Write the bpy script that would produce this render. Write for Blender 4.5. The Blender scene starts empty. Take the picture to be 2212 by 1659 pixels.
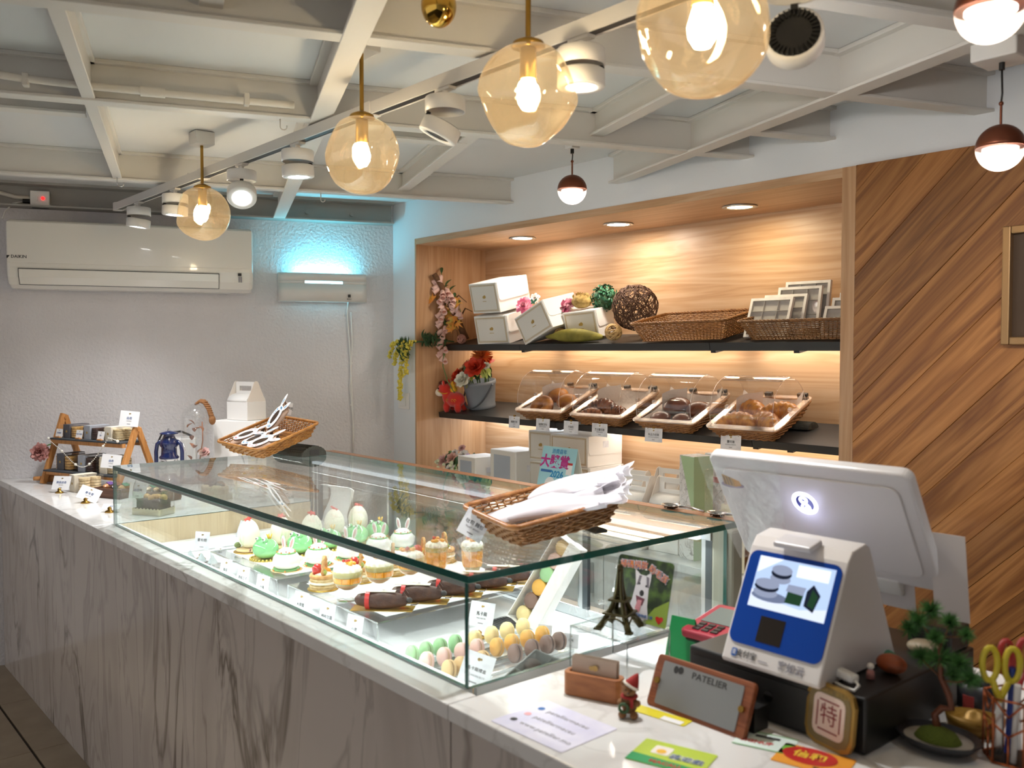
import bpy, math, random
from mathutils import Vector, Matrix, Euler
random.seed(7)
SC = bpy.context.scene
COL = SC.collection
PI = math.pi
R = math.radians

# ---------------------------------------------------------------- camera, world, exposure
cam_d = bpy.data.cameras.new('camera')
cam_d.sensor_width = 36.0
cam_d.lens = 32.0
cam_d.clip_start = 0.02
cam = bpy.data.objects.new('camera', cam_d)
COL.objects.link(cam)
cam.location = (0, 0, 1.55)
fwd = Vector((-0.76297, 0.64538, -0.03685))
cam.rotation_euler = fwd.to_track_quat('-Z', 'Y').to_euler()
cam_d.dof.use_dof = True
cam_d.dof.focus_distance = 3.3
cam_d.dof.aperture_fstop = 4.5
SC.camera = cam

world = bpy.data.worlds.new('world')
SC.world = world
world.use_nodes = True
bg = world.node_tree.nodes['Background']
bg.inputs[0].default_value = (1.0, 0.96, 0.955, 1)
bg.inputs[1].default_value = 0.72
vs = SC.view_settings
vs.view_transform = 'Standard'
vs.look = 'None'
vs.exposure = 0.25
vs.gamma = 1.0
vs.use_curve_mapping = False

# ---------------------------------------------------------------- tagging helpers
def tag(o, label=None, cat=None, group=None, kind=None):
    if label: o['label'] = label
    if cat: o['category'] = cat
    if group: o['group'] = group
    if kind: o['kind'] = kind
    return o
def thing(name, label, cat, loc=(0, 0, 0), rot=(0, 0, 0), group=None):
    o = bpy.data.objects.new(name, None)
    o.empty_display_size = 0.02
    COL.objects.link(o)
    o.location = loc
    o.rotation_euler = rot
    return tag(o, label, cat, group)
def dup(o, loc=None, rot=None, label=None, group=None, parent=None, scale=None):
    c = o.copy()
    COL.objects.link(c)
    if parent is not None: c.parent = parent
    if loc is not None: c.location = loc
    if rot is not None: c.rotation_euler = rot
    if scale is not None: c.scale = scale
    if label: c['label'] = label
    if group: c['group'] = group
    for ch in list(o.children): dup(ch, parent=c)
    return c
ORD = ['first', 'second', 'third', 'fourth', 'fifth', 'sixth', 'seventh', 'eighth', 'ninth', 'tenth', 'eleventh', 'twelfth']

# ---------------------------------------------------------------- mesh builder
def TM(loc=(0, 0, 0), rot=(0, 0, 0), sc=1.0):
    s = (sc, sc, sc) if isinstance(sc, (int, float)) else sc
    return Matrix.LocRotScale(Vector(loc), Euler(rot), Vector(s))
class G:
    def __init__(s):
        s.v = []; s.f = []; s.sm = []; s.mi = []; s.cur = 0; s.M = None
    def add(s, vs_, fs, smooth=False, M=None):
        b = len(s.v)
        for p in vs_:
            p = Vector(p)
            if M is not None: p = M @ p
            if s.M is not None: p = s.M @ p
            s.v.append(p)
        for f in fs:
            s.f.append([i + b for i in f]); s.sm.append(smooth); s.mi.append(s.cur)
        return s
    def box(s, x0, x1, y0, y1, z0, z1, M=None):
        return s.add([(x0, y0, z0), (x1, y0, z0), (x1, y1, z0), (x0, y1, z0), (x0, y0, z1), (x1, y0, z1), (x1, y1, z1), (x0, y1, z1)],
                     [(0, 3, 2, 1), (4, 5, 6, 7), (0, 1, 5, 4), (1, 2, 6, 5), (2, 3, 7, 6), (3, 0, 4, 7)], False, M)
    def cb(s, c, sz, M=None):
        return s.box(c[0] - sz[0] / 2, c[0] + sz[0] / 2, c[1] - sz[1] / 2, c[1] + sz[1] / 2, c[2] - sz[2] / 2, c[2] + sz[2] / 2, M)
    def lathe(s, prof, n=24, c=(0, 0, 0), M=None, smooth=True, a0=0, a1=2 * PI, sx=1, sy=1):
        full = abs(a1 - a0 - 2 * PI) < 1e-6
        m = n if full else n + 1
        V = []
        for r, z in prof:
            for i in range(m):
                a = a0 + (a1 - a0) * i / n
                V.append((c[0] + r * math.cos(a) * sx, c[1] + r * math.sin(a) * sy, c[2] + z))
        F = []
        for j in range(len(prof) - 1):
            for i in range(n):
                k = (i + 1) % m
                F.append((j * m + i, j * m + k, (j + 1) * m + k, (j + 1) * m + i))
        return s.add(V, F, smooth, M)
    def cyl(s, p, q, r, r2=None, n=12, caps=True, smooth=True):
        p = Vector(p); q = Vector(q); d = q - p; L = d.length
        if L < 1e-9: return s
        M = Matrix.Translation(p) @ d.to_track_quat('Z', 'Y').to_matrix().to_4x4()
        r2 = r if r2 is None else r2
        s.lathe([(r, 0), (r2, L)], n, M=M, smooth=smooth)
        if caps:
            s.add([(r * math.cos(2 * PI * i / n), r * math.sin(2 * PI * i / n), 0) for i in range(n)], [list(range(n))[::-1]], False, M)
            s.add([(r2 * math.cos(2 * PI * i / n), r2 * math.sin(2 * PI * i / n), L) for i in range(n)], [list(range(n))], False, M)
        return s
    def sph(s, c, r, nu=16, nv=10, M=None):
        r = (r, r, r) if isinstance(r, (int, float)) else r
        V = []; F = []
        for j in range(nv + 1):
            t = PI * j / nv
            for i in range(nu):
                a = 2 * PI * i / nu
                V.append((c[0] + r[0] * math.sin(t) * math.cos(a), c[1] + r[1] * math.sin(t) * math.sin(a), c[2] - r[2] * math.cos(t)))
        for j in range(nv):
            for i in range(nu):
                k = (i + 1) % nu
                F.append((j * nu + i, j * nu + k, (j + 1) * nu + k, (j + 1) * nu + i))
        return s.add(V, F, True, M)
    def tube(s, pts, r, n=6, closed=False, M=None):
        P = [Vector(p) for p in pts]; m = len(P)
        rr = r if isinstance(r, (list, tuple)) else [r] * m
        V = []; ref = Vector((0, 0, 1)); prev = None
        for i in range(m):
            if closed: d = P[(i + 1) % m] - P[i - 1]
            else: d = P[min(i + 1, m - 1)] - P[max(i - 1, 0)]
            if d.length < 1e-9: d = Vector((0, 0, 1))
            d.normalize()
            if prev is None:
                u = d.cross(ref)
                if u.length < 1e-3: u = d.cross(Vector((1, 0, 0)))
            else:
                u = prev - d * prev.dot(d)
                if u.length < 1e-6: u = d.cross(ref)
            u.normalize(); prev = u; w = d.cross(u)
            for k in range(n):
                a = 2 * PI * k / n
                V.append(P[i] + (u * math.cos(a) + w * math.sin(a)) * rr[i])
        F = []
        for i in range(m if closed else m - 1):
            j = (i + 1) % m
            for k in range(n):
                l = (k + 1) % n
                F.append((i * n + k, i * n + l, j * n + l, j * n + k))
        if not closed:
            F.append(list(range(n))[::-1]); F.append([(m - 1) * n + k for k in range(n)])
        return s.add(V, F, True, M)
    def prism(s, poly, z0, z1, M=None, smooth=False):
        n = len(poly)
        V = [(x, y, z0) for x, y in poly] + [(x, y, z1) for x, y in poly]
        F = [list(range(n))[::-1], [n + i for i in range(n)]]
        for i in range(n):
            j = (i + 1) % n
            F.append((i, j, n + j, n + i))
        return s.add(V, F, smooth, M)
    def plate(s, poly, t=0.0006, M=None):
        return s.prism(poly, 0, t, M)
    def patch(s, fn, nu, nv, M=None, smooth=True, closed_u=False):
        V = []; F = []
        for j in range(nv + 1):
            for i in range(nu + 1): V.append(fn(i / nu, j / nv))
        for j in range(nv):
            for i in range(nu):
                a = j * (nu + 1) + i
                F.append((a, a + 1, a + nu + 2, a + nu + 1))
        return s.add(V, F, smooth, M)
    def build(s, name, mat=None, parent=None, loc=None, rot=None, bevel=0, seg=2, solid=0, sub=0):
        me = bpy.data.meshes.new(name)
        me.from_pydata([tuple(v) for v in s.v], [], s.f)
        mats = mat if isinstance(mat, (list, tuple)) else [mat]
        for m in mats:
            if m: me.materials.append(m)
        me.polygons.foreach_set('use_smooth', s.sm)
        me.polygons.foreach_set('material_index', s.mi)
        me.update()
        o = bpy.data.objects.new(name, me)
        COL.objects.link(o)
        if parent is not None: o.parent = parent
        if loc is not None: o.location = loc
        if rot is not None: o.rotation_euler = rot
        if solid:
            md = o.modifiers.new('s', 'SOLIDIFY'); md.thickness = solid; md.offset = 0
        if bevel:
            md = o.modifiers.new('b', 'BEVEL'); md.width = bevel; md.segments = seg; md.limit_method = 'ANGLE'; md.angle_limit = R(40)
        if sub:
            md = o.modifiers.new('u', 'SUBSURF'); md.levels = sub; md.render_levels = sub
        return o
def rrect(w, h, r, n=5, cx=0, cy=0):
    out = []
    for (sx, sy, a0) in ((1, 1, 0), (-1, 1, 90), (-1, -1, 180), (1, -1, 270)):
        for i in range(n + 1):
            a = R(a0 + 90 * i / n)
            out.append((cx + sx * (w / 2 - r) + r * math.cos(a), cy + sy * (h / 2 - r) + r * math.sin(a)))
    return out
def circ(r, n=20, cx=0, cy=0, ry=None, a0=0, a1=360):
    ry = r if ry is None else ry
    m = n if abs(a1 - a0) >= 360 else n + 1
    return [(cx + r * math.cos(R(a0 + (a1 - a0) * i / n)), cy + ry * math.sin(R(a0 + (a1 - a0) * i / n))) for i in range(m)]
FRONT = Matrix.Rotation(PI / 2, 4, 'X')      # drawing plane xy -> xz, facing -y
def front(x=0, y=0, z=0): return Matrix.Translation((x, y, z)) @ FRONT
def text(body, size, mat, parent, M, name='lettering', ext=0.0004, align='CENTER', bold=0.0, sx=1.0):
    cu = bpy.data.curves.new('t', 'FONT')
    cu.body = body; cu.size = size; cu.align_x = align; cu.align_y = 'CENTER'; cu.extrude = ext; cu.offset = bold
    cu.resolution_u = 2
    tmp = bpy.data.objects.new('t', cu)
    me = bpy.data.meshes.new_from_object(tmp)
    bpy.data.objects.remove(tmp)
    me.transform(M @ Matrix.Diagonal((sx, 1, 1, 1)))
    me.materials.clear(); me.materials.append(mat)
    o = bpy.data.objects.new(name, me)
    COL.objects.link(o)
    if parent is not None: o.parent = parent
    return o

# ---------------------------------------------------------------- materials
def nodes(name):
    m = bpy.data.materials.new(name); m.use_nodes = True
    nt = m.node_tree
    return m, nt, nt.nodes['Principled BSDF']
def rgba(c): return (c[0], c[1], c[2], 1)
def hexc(h):
    h = h.lstrip('#'); out = []
    for i in (0, 2, 4):
        v = int(h[i:i + 2], 16) / 255
        out.append(v / 12.92 if v <= 0.04045 else ((v + 0.055) / 1.055) ** 2.4)
    return tuple(out)
def mat(name, col, rough=0.5, metal=0.0, var=None, bump=None, emis=None, spec=None, coat=0, sss=0, trans=0, sheen=0, coord='Object', alpha=1.0):
    if isinstance(col, str): col = hexc(col)
    m, nt, p = nodes(name)
    p.inputs['Base Color'].default_value = rgba(col)
    p.inputs['Roughness'].default_value = rough
    p.inputs['Metallic'].default_value = metal
    if spec is not None: p.inputs['Specular IOR Level'].default_value = spec
    if coat: p.inputs['Coat Weight'].default_value = coat
    if sss:
        p.inputs['Subsurface Weight'].default_value = sss; p.inputs['Subsurface Scale'].default_value = 0.01
    if alpha < 1: p.inputs['Alpha'].default_value = alpha
    if trans: p.inputs['Transmission Weight'].default_value = trans
    if sheen: p.inputs['Sheen Weight'].default_value = sheen
    if emis:
        p.inputs['Emission Color'].default_value = rgba(hexc(emis[0]) if isinstance(emis[0], str) else emis[0]); p.inputs['Emission Strength'].default_value = emis[1]
    if var or bump:
        tc = nt.nodes.new('ShaderNodeTexCoord')
    if var:   # (scale, second colour, low, high[, stretch])
        sc, c2, lo, hi = var[:4]
        if isinstance(c2, str): c2 = hexc(c2)
        nz = nt.nodes.new('ShaderNodeTexNoise'); nz.inputs['Scale'].default_value = sc; nz.inputs['Detail'].default_value = 4
        src = tc.outputs[coord]
        if len(var) > 4:
            mp = nt.nodes.new('ShaderNodeMapping'); mp.inputs['Scale'].default_value = var[4]
            nt.links.new(src, mp.inputs[0]); src = mp.outputs[0]
        nt.links.new(src, nz.inputs['Vector'])
        cr = nt.nodes.new('ShaderNodeValToRGB')
        cr.color_ramp.elements[0].position = lo; cr.color_ramp.elements[0].color = rgba(col)
        cr.color_ramp.elements[1].position = hi; cr.color_ramp.elements[1].color = rgba(c2)
        nt.links.new(nz.outputs['Fac'], cr.inputs[0]); nt.links.new(cr.outputs[0], p.inputs['Base Color'])
    if bump:  # (scale, strength[, distance])
        nb = nt.nodes.new('ShaderNodeTexNoise'); nb.inputs['Scale'].default_value = bump[0]; nb.inputs['Detail'].default_value = 3
        nt.links.new(tc.outputs[coord], nb.inputs['Vector'])
        bp = nt.nodes.new('ShaderNodeBump'); bp.inputs['Strength'].default_value = bump[1]; bp.inputs['Distance'].default_value = bump[2] if len(bump) > 2 else 0.004
        nt.links.new(nb.outputs['Fac'], bp.inputs['Height']); nt.links.new(bp.outputs[0], p.inputs['Normal'])
    return m
def clear(name, tint=(1, 1, 1), f0=0.04, rough=0.02, gl=(1, 1, 1), bump=None):
    """thin clear sheet: see-through with a Schlick reflection on top"""
    m = bpy.data.materials.new(name); m.use_nodes = True
    nt = m.node_tree; nt.nodes.clear()
    out = nt.nodes.new('ShaderNodeOutputMaterial'); mix = nt.nodes.new('ShaderNodeMixShader')
    tr = nt.nodes.new('ShaderNodeBsdfTransparent'); tr.inputs[0].default_value = rgba(tint)
    gs = nt.nodes.new('ShaderNodeBsdfGlossy'); gs.inputs['Color'].default_value = rgba(gl); gs.inputs['Roughness'].default_value = rough
    lw = nt.nodes.new('ShaderNodeLayerWeight'); lw.inputs[0].default_value = 0.5
    pw = nt.nodes.new('ShaderNodeMath'); pw.operation = 'POWER'; pw.inputs[1].default_value = 5
    ma = nt.nodes.new('ShaderNodeMath'); ma.operation = 'MULTIPLY_ADD'; ma.inputs[1].default_value = 1 - f0; ma.inputs[2].default_value = f0
    nt.links.new(lw.outputs['Facing'], pw.inputs[0]); nt.links.new(pw.outputs[0], ma.inputs[0])
    nt.links.new(ma.outputs[0], mix.inputs[0]); nt.links.new(tr.outputs[0], mix.inputs[1]); nt.links.new(gs.outputs[0], mix.inputs[2])
    nt.links.new(mix.outputs[0], out.inputs[0])
    if bump:
        tc = nt.nodes.new('ShaderNodeTexCoord'); nb = nt.nodes.new('ShaderNodeTexNoise'); nb.inputs['Scale'].default_value = bump[0]
        bp = nt.nodes.new('ShaderNodeBump'); bp.inputs['Strength'].default_value = bump[1]; bp.inputs['Distance'].default_value = 0.01
        nt.links.new(tc.outputs['Object'], nb.inputs['Vector']); nt.links.new(nb.outputs['Fac'], bp.inputs['Height'])
        nt.links.new(bp.outputs[0], gs.inputs['Normal']); nt.links.new(bp.outputs[0], lw.inputs['Normal'])
    return m
def wood(name, c1, c2, c3, grain='X', scale=1.0, rough=0.45, rnd=False):
    m, nt, p = nodes(name)
    tc = nt.nodes.new('ShaderNodeTexCoord')
    src = tc.outputs['Object']
    if rnd:
        oi = nt.nodes.new('ShaderNodeObjectInfo'); va = nt.nodes.new('ShaderNodeVectorMath'); va.operation = 'MULTIPLY_ADD'
        va.inputs[1].default_value = (7, 3, 5); cb = nt.nodes.new('ShaderNodeCombineXYZ')
        for i in range(3): nt.links.new(oi.outputs['Random'], cb.inputs[i])
        nt.links.new(cb.outputs[0], va.inputs[0]); nt.links.new(src, va.inputs[2]); src = va.outputs[0]
    mp = nt.nodes.new('ShaderNodeMapping')
    k = {'X': (0.9, 14, 14), 'Y': (14, 0.9, 14), 'Z': (14, 14, 0.9)}[grain]
    mp.inputs['Scale'].default_value = tuple(q * scale for q in k)
    nt.links.new(src, mp.inputs[0])
    nz = nt.nodes.new('ShaderNodeTexNoise'); nz.inputs['Scale'].default_value = 1.0; nz.inputs['Detail'].default_value = 3; nz.inputs['Distortion'].default_value = 0.9
    nt.links.new(mp.outputs[0], nz.inputs['Vector'])
    mu = nt.nodes.new('ShaderNodeMath'); mu.operation = 'MULTIPLY'; mu.inputs[1].default_value = 7.0
    fr = nt.nodes.new('ShaderNodeMath'); fr.operation = 'PINGPONG'; fr.inputs[1].default_value = 1.0
    nt.links.new(nz.outputs['Fac'], mu.inputs[0]); nt.links.new(mu.outputs[0], fr.inputs[0])
    mp2 = nt.nodes.new('ShaderNodeMapping'); mp2.inputs['Scale'].default_value = tuple(q * scale * (1.5 if q < 1 else 9) for q in k)
    nt.links.new(src, mp2.inputs[0])
    n2 = nt.nodes.new('ShaderNodeTexNoise'); n2.inputs['Scale'].default_value = 1.0; n2.inputs['Detail'].default_value = 2
    nt.links.new(mp2.outputs[0], n2.inputs['Vector'])
    mx = nt.nodes.new('ShaderNodeMath'); mx.operation = 'MULTIPLY_ADD'; mx.inputs[1].default_value = 0.55
    m3 = nt.nodes.new('ShaderNodeMath'); m3.operation = 'MULTIPLY'; m3.inputs[1].default_value = 0.5
    nt.links.new(n2.outputs['Fac'], m3.inputs[0])
    nt.links.new(fr.outputs[0], mx.inputs[0]); nt.links.new(m3.outputs[0], mx.inputs[2])
    cr = nt.nodes.new('ShaderNodeValToRGB')
    cr.color_ramp.elements[0].position = 0.12; cr.color_ramp.elements[0].color = rgba(hexc(c1))
    cr.color_ramp.elements[1].position = 0.85; cr.color_ramp.elements[1].color = rgba(hexc(c3))
    e = cr.color_ramp.elements.new(0.45); e.color = rgba(hexc(c2))
    nt.links.new(mx.outputs[0], cr.inputs[0])
    last = cr.outputs[0]
    if rnd:
        hs = nt.nodes.new('ShaderNodeHueSaturation'); mr = nt.nodes.new('ShaderNodeMapRange')
        mr.inputs[3].default_value = 0.72; mr.inputs[4].default_value = 1.28
        nt.links.new(oi.outputs['Random'], mr.inputs[0]); nt.links.new(mr.outputs[0], hs.inputs['Value']); nt.links.new(last, hs.inputs['Color']); last = hs.outputs[0]
    nt.links.new(last, p.inputs['Base Color'])
    p.inputs['Roughness'].default_value = rough
    bp = nt.nodes.new('ShaderNodeBump'); bp.inputs['Strength'].default_value = 0.06; bp.inputs['Distance'].default_value = 0.002
    nt.links.new(mx.outputs[0], bp.inputs['Height']); nt.links.new(bp.outputs[0], p.inputs['Normal'])
    return m
def marble(name, base, vein, vein2, sc, rough=0.12, amt=1.0, warm=None):
    m, nt, p = nodes(name)
    tc = nt.nodes.new('ShaderNodeTexCoord'); mp = nt.nodes.new('ShaderNodeMapping'); mp.inputs['Scale'].default_value = sc
    mp.inputs['Rotation'].default_value = (0, R(9), 0)
    nt.links.new(tc.outputs['Object'], mp.inputs[0])
    def band(scale, dist, w):
        nz = nt.nodes.new('ShaderNodeTexNoise'); nz.inputs['Scale'].default_value = scale; nz.inputs['Detail'].default_value = 5; nz.inputs['Distortion'].default_value = dist
        nt.links.new(mp.outputs[0], nz.inputs['Vector'])
        a = nt.nodes.new('ShaderNodeMath'); a.operation = 'SUBTRACT'; a.inputs[1].default_value = 0.5
        b = nt.nodes.new('ShaderNodeMath'); b.operation = 'ABSOLUTE'
        c = nt.nodes.new('ShaderNodeMapRange'); c.inputs[1].default_value = 0; c.inputs[2].default_value = w; c.inputs[3].default_value = 1; c.inputs[4].default_value = 0
        nt.links.new(nz.outputs['Fac'], a.inputs[0]); nt.links.new(a.outputs[0], b.inputs[0]); nt.links.new(b.outputs[0], c.inputs[0])
        return c.outputs[0], nz.outputs['Fac']
    v1, f1 = band(1.0, 1.2, 0.022); v2, f2 = band(2.6, 0.8, 0.03)
    base_c = nt.nodes.new('ShaderNodeMix'); base_c.data_type = 'RGBA'
    base_c.inputs[6].default_value = rgba(hexc(base)); base_c.inputs[7].default_value = rgba(hexc(vein2))
    mrx = nt.nodes.new('ShaderNodeMapRange'); mrx.inputs[1].default_value = 0.5; mrx.inputs[2].default_value = 0.75; mrx.inputs[4].default_value = 0.5 * amt
    nt.links.new(f2, mrx.inputs[0]); nt.links.new(mrx.outputs[0], base_c.inputs[0])
    mxa = nt.nodes.new('ShaderNodeMix'); mxa.data_type = 'RGBA'; mxa.inputs[7].default_value = rgba(hexc(vein))
    mul = nt.nodes.new('ShaderNodeMath'); mul.operation = 'MULTIPLY'
    gate = nt.nodes.new('ShaderNodeTexNoise'); gate.inputs['Scale'].default_value = 1.7
    nt.links.new(mp.outputs[0], gate.inputs['Vector'])
    gr = nt.nodes.new('ShaderNodeMapRange'); gr.inputs[1].default_value = 0.42; gr.inputs[2].default_value = 0.62; gr.inputs[4].default_value = amt
    nt.links.new(gate.outputs['Fac'], gr.inputs[0]); nt.links.new(gr.outputs[0], mul.inputs[0]); nt.links.new(v1, mul.inputs[1])
    nt.links.new(base_c.outputs[2], mxa.inputs[6]); nt.links.new(mul.outputs[0], mxa.inputs[0])
    mxb = nt.nodes.new('ShaderNodeMix'); mxb.data_type = 'RGBA'; mxb.inputs[7].default_value = rgba(hexc(vein))
    m2 = nt.nodes.new('ShaderNodeMath'); m2.operation = 'MULTIPLY'; m2.inputs[1].default_value = 0.35 * amt
    nt.links.new(v2, m2.inputs[0]); nt.links.new(m2.outputs[0], mxb.inputs[0]); nt.links.new(mxa.outputs[2], mxb.inputs[6])
    nt.links.new(mxb.outputs[2], p.inputs['Base Color'])
    p.inputs['Roughness'].default_value = rough
    return m
def emit(name, col, strength):
    m = bpy.data.materials.new(name); m.use_nodes = True
    nt = m.node_tree; nt.nodes.clear()
    o = nt.nodes.new('ShaderNodeOutputMaterial'); e = nt.nodes.new('ShaderNodeEmission')
    e.inputs[0].default_value = rgba(hexc(col) if isinstance(col, str) else col); e.inputs[1].default_value = strength
    nt.links.new(e.outputs[0], o.inputs[0])
    return m
def lamp(kind, name, loc, energy, col=(1, 1, 1), parent=None, aim=None, size=None, spot=None, blend=0.5, sizey=None):
    d = bpy.data.lights.new(name, kind); d.energy = energy; d.color = col
    if kind == 'SPOT':
        d.spot_size = R(spot or 60); d.spot_blend = blend; d.shadow_soft_size = size or 0.03
    elif kind == 'AREA':
        d.size = size or 0.1
        if sizey: d.shape = 'RECTANGLE'; d.size_y = sizey
    else: d.shadow_soft_size = size or 0.03
    o = bpy.data.objects.new(name, d); COL.objects.link(o)
    if parent is not None: o.parent = parent
    o.location = loc
    if aim is not None: o.rotation_euler = (Vector(aim)).to_track_quat('-Z', 'Y').to_euler()
    return o
# palette
M_wall = mat('wall_stucco', '#dddadb', 0.85, var=(3, '#d3d0d1', 0.3, 0.7), bump=(70, 0.9, 0.006))
M_wallw = mat('wall_white_paint', '#e2e4e6', 0.8, bump=(90, 0.25, 0.002))
M_ceil = mat('ceiling_white', '#d8d8d6', 0.8, bump=(50, 0.1, 0.002))
M_beam = mat('beam_paint', '#d6d2cb', 0.55, bump=(40, 0.15, 0.002))
M_marblef = marble('marble_front', '#c4bbb4', '#756b64', '#9f958d', (2.0, 2.0, 0.55), 0.14)
M_marblet = marble('marble_top', '#e6e4e1', '#a9a39c', '#cfcac4', (1.6, 1.6, 1.6), 0.12, 0.8)
M_oak = wood('oak_laminate', '#b0875f', '#c19a74', '#cba886', 'X', 1.0, 0.42)
M_oakv = wood('oak_laminate_upright', '#ac8159', '#bb9169', '#c59d78', 'Z', 1.1, 0.42)
M_plank = wood('brown_plank', '#74441f', '#95602f', '#b37a42', 'X', 1.1, 0.4, rnd=True)
M_rack = wood('rack_wood', '#a86c35', '#bd8247', '#c98f55', 'Z', 3.0, 0.5)
M_walnut = wood('walnut', '#4a2c1c', '#5f3a26', '#6e4730', 'X', 4.0, 0.5)
M_qrwood = wood('sapele', '#6e3a1e', '#86492a', '#965735', 'X', 5.0, 0.4)
M_black = mat('black_board', '#2b2a29', 0.45)
M_blk = mat('black_plastic', '#191817', 0.4)
M_white = mat('white_plastic', '#e9e7e2', 0.3)
M_card = mat('white_card', '#efece8', 0.6)
M_cream = mat('cream_card', '#efe6dc', 0.6)
M_paper = mat('white_paper', '#f3f2f2', 0.7)
M_ink = mat('dark_ink', '#2d2b2a', 0.6)
M_gold = mat('gold_foil', '#b89a5c', 0.35, 0.8)
M_brass = mat('aged_brass', '#a5813f', 0.32, 1.0)
M_alu = mat('aluminium', '#c9ccce', 0.3, 0.9)
M_steel = mat('steel', '#cfcfcf', 0.18, 1.0)
M_glass = clear('case_glass', (0.955, 0.985, 0.975), 0.045, 0.01)
M_gedge = mat('glass_edge', '#1f5a52', 0.12, coat=0.5)
M_acr = clear('clear_acrylic', (0.985, 0.985, 0.985), 0.05, 0.02)
M_acre = clear('acrylic_edge', (0.72, 0.77, 0.77), 0.35, 0.1)
M_cello = clear('cellophane', (0.97, 0.97, 0.97), 0.06, 0.12, bump=(60, 0.6))
def amberglass():
    m = clear('amber_glass', (0.965, 0.89, 0.76), 0.10, 0.015, (1.0, 0.94, 0.84), bump=(9, 0.5))
    nt = m.node_tree; out = [n for n in nt.nodes if n.type == 'OUTPUT_MATERIAL'][0]; old = out.inputs[0].links[0].from_node
    tl = nt.nodes.new('ShaderNodeBsdfTranslucent'); tl.inputs[0].default_value = (1.0, 0.72, 0.40, 1)
    mx = nt.nodes.new('ShaderNodeMixShader'); mx.inputs[0].default_value = 0.045
    nt.links.new(old.outputs[0], mx.inputs[1]); nt.links.new(tl.outputs[0], mx.inputs[2]); nt.links.new(mx.outputs[0], out.inputs[0])
    return m
M_amber = amberglass()
# ================================================================ THE SETTING
DA = Vector((0.3451, 0.9386, 0)); NA = Vector((0.9386, -0.3451, 0)); AC0 = Vector((-5.0, 0.955, 0))
ROTA = math.atan2(0.9386, 0.3451)
def WA(s, n, z): p = AC0 + DA * s + NA * n; return (p.x, p.y, z)
YB = 2.79; ZC = 2.36; ZB = 2.242
M_floor = mat('floor_tile', '#a2937c', 0.35, var=(9, '#94846c', 0.35, 0.7))
M_grout = mat('dark_grout', '#3a332b', 0.8)
fl = G().box(-7, 3, -4, 3.4, -0.06, -0.006).build('floor', M_grout); tag(fl, kind='structure')
tile_me = None
for ix in range(9):
    for iy in range(5):
        x1 = -3.842 + 0.6 * (ix - 3); y1 = 0.817 - 0.6 * (iy - 1)
        if tile_me is None:
            t = G().box(-0.599, -0.001, -0.59, 0, -0.006, 0.0).build('tile', M_floor, fl, bevel=0.0015, seg=1); tile_me = t.data
        else:
            t = bpy.data.objects.new('tile', tile_me); COL.objects.link(t); t.parent = fl
        t.location = (x1, y1, 0)
# wall A (left wall, stucco)
w = G().box(-5.2, 2.02, 0, 0.12, 0, ZC).build('wall_left', M_wall, loc=WA(0, 0, 0), rot=(0, 0, ROTA)); tag(w, kind='structure')
# wall B: white masonry around the wooden niche
NX0, NX1 = -4.107, -1.584
g = G(); g.box(-4.42, NX0, YB, YB + 0.6, 0, 2.151); g.box(-4.42, 3, YB, YB + 0.6, 2.151, ZC); g.box(NX1 + 0.03, 3, YB + 0.02, YB + 0.6, 0, 2.151)
w = g.build('wall_right', M_wallw); tag(w, kind='structure'); WALLR = w
w = G().box(2.4, 2.5, -4, YB, 0, ZC).build('wall_side', M_wallw); tag(w, kind='structure')
# niche lining
nb = G().box(NX0, NX1, 3.265, 3.285, 0.5, 2.13).build('wall_niche', M_oak); tag(nb, kind='structure')
G().box(NX0, NX0 + 0.012, YB - 0.004, 3.265, 0.5, 2.151).build('side_panel', M_oakv, nb)
G().box(NX1 - 0.02, NX1 + 0.03, YB - 0.008, 3.265, 0.5, 2.151).build('side_panel', M_oakv, nb)
G().box(NX0 + 0.012, NX1 - 0.02, YB - 0.004, 3.265, 2.12, 2.151).build('head_panel', M_oak, nb)
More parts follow.
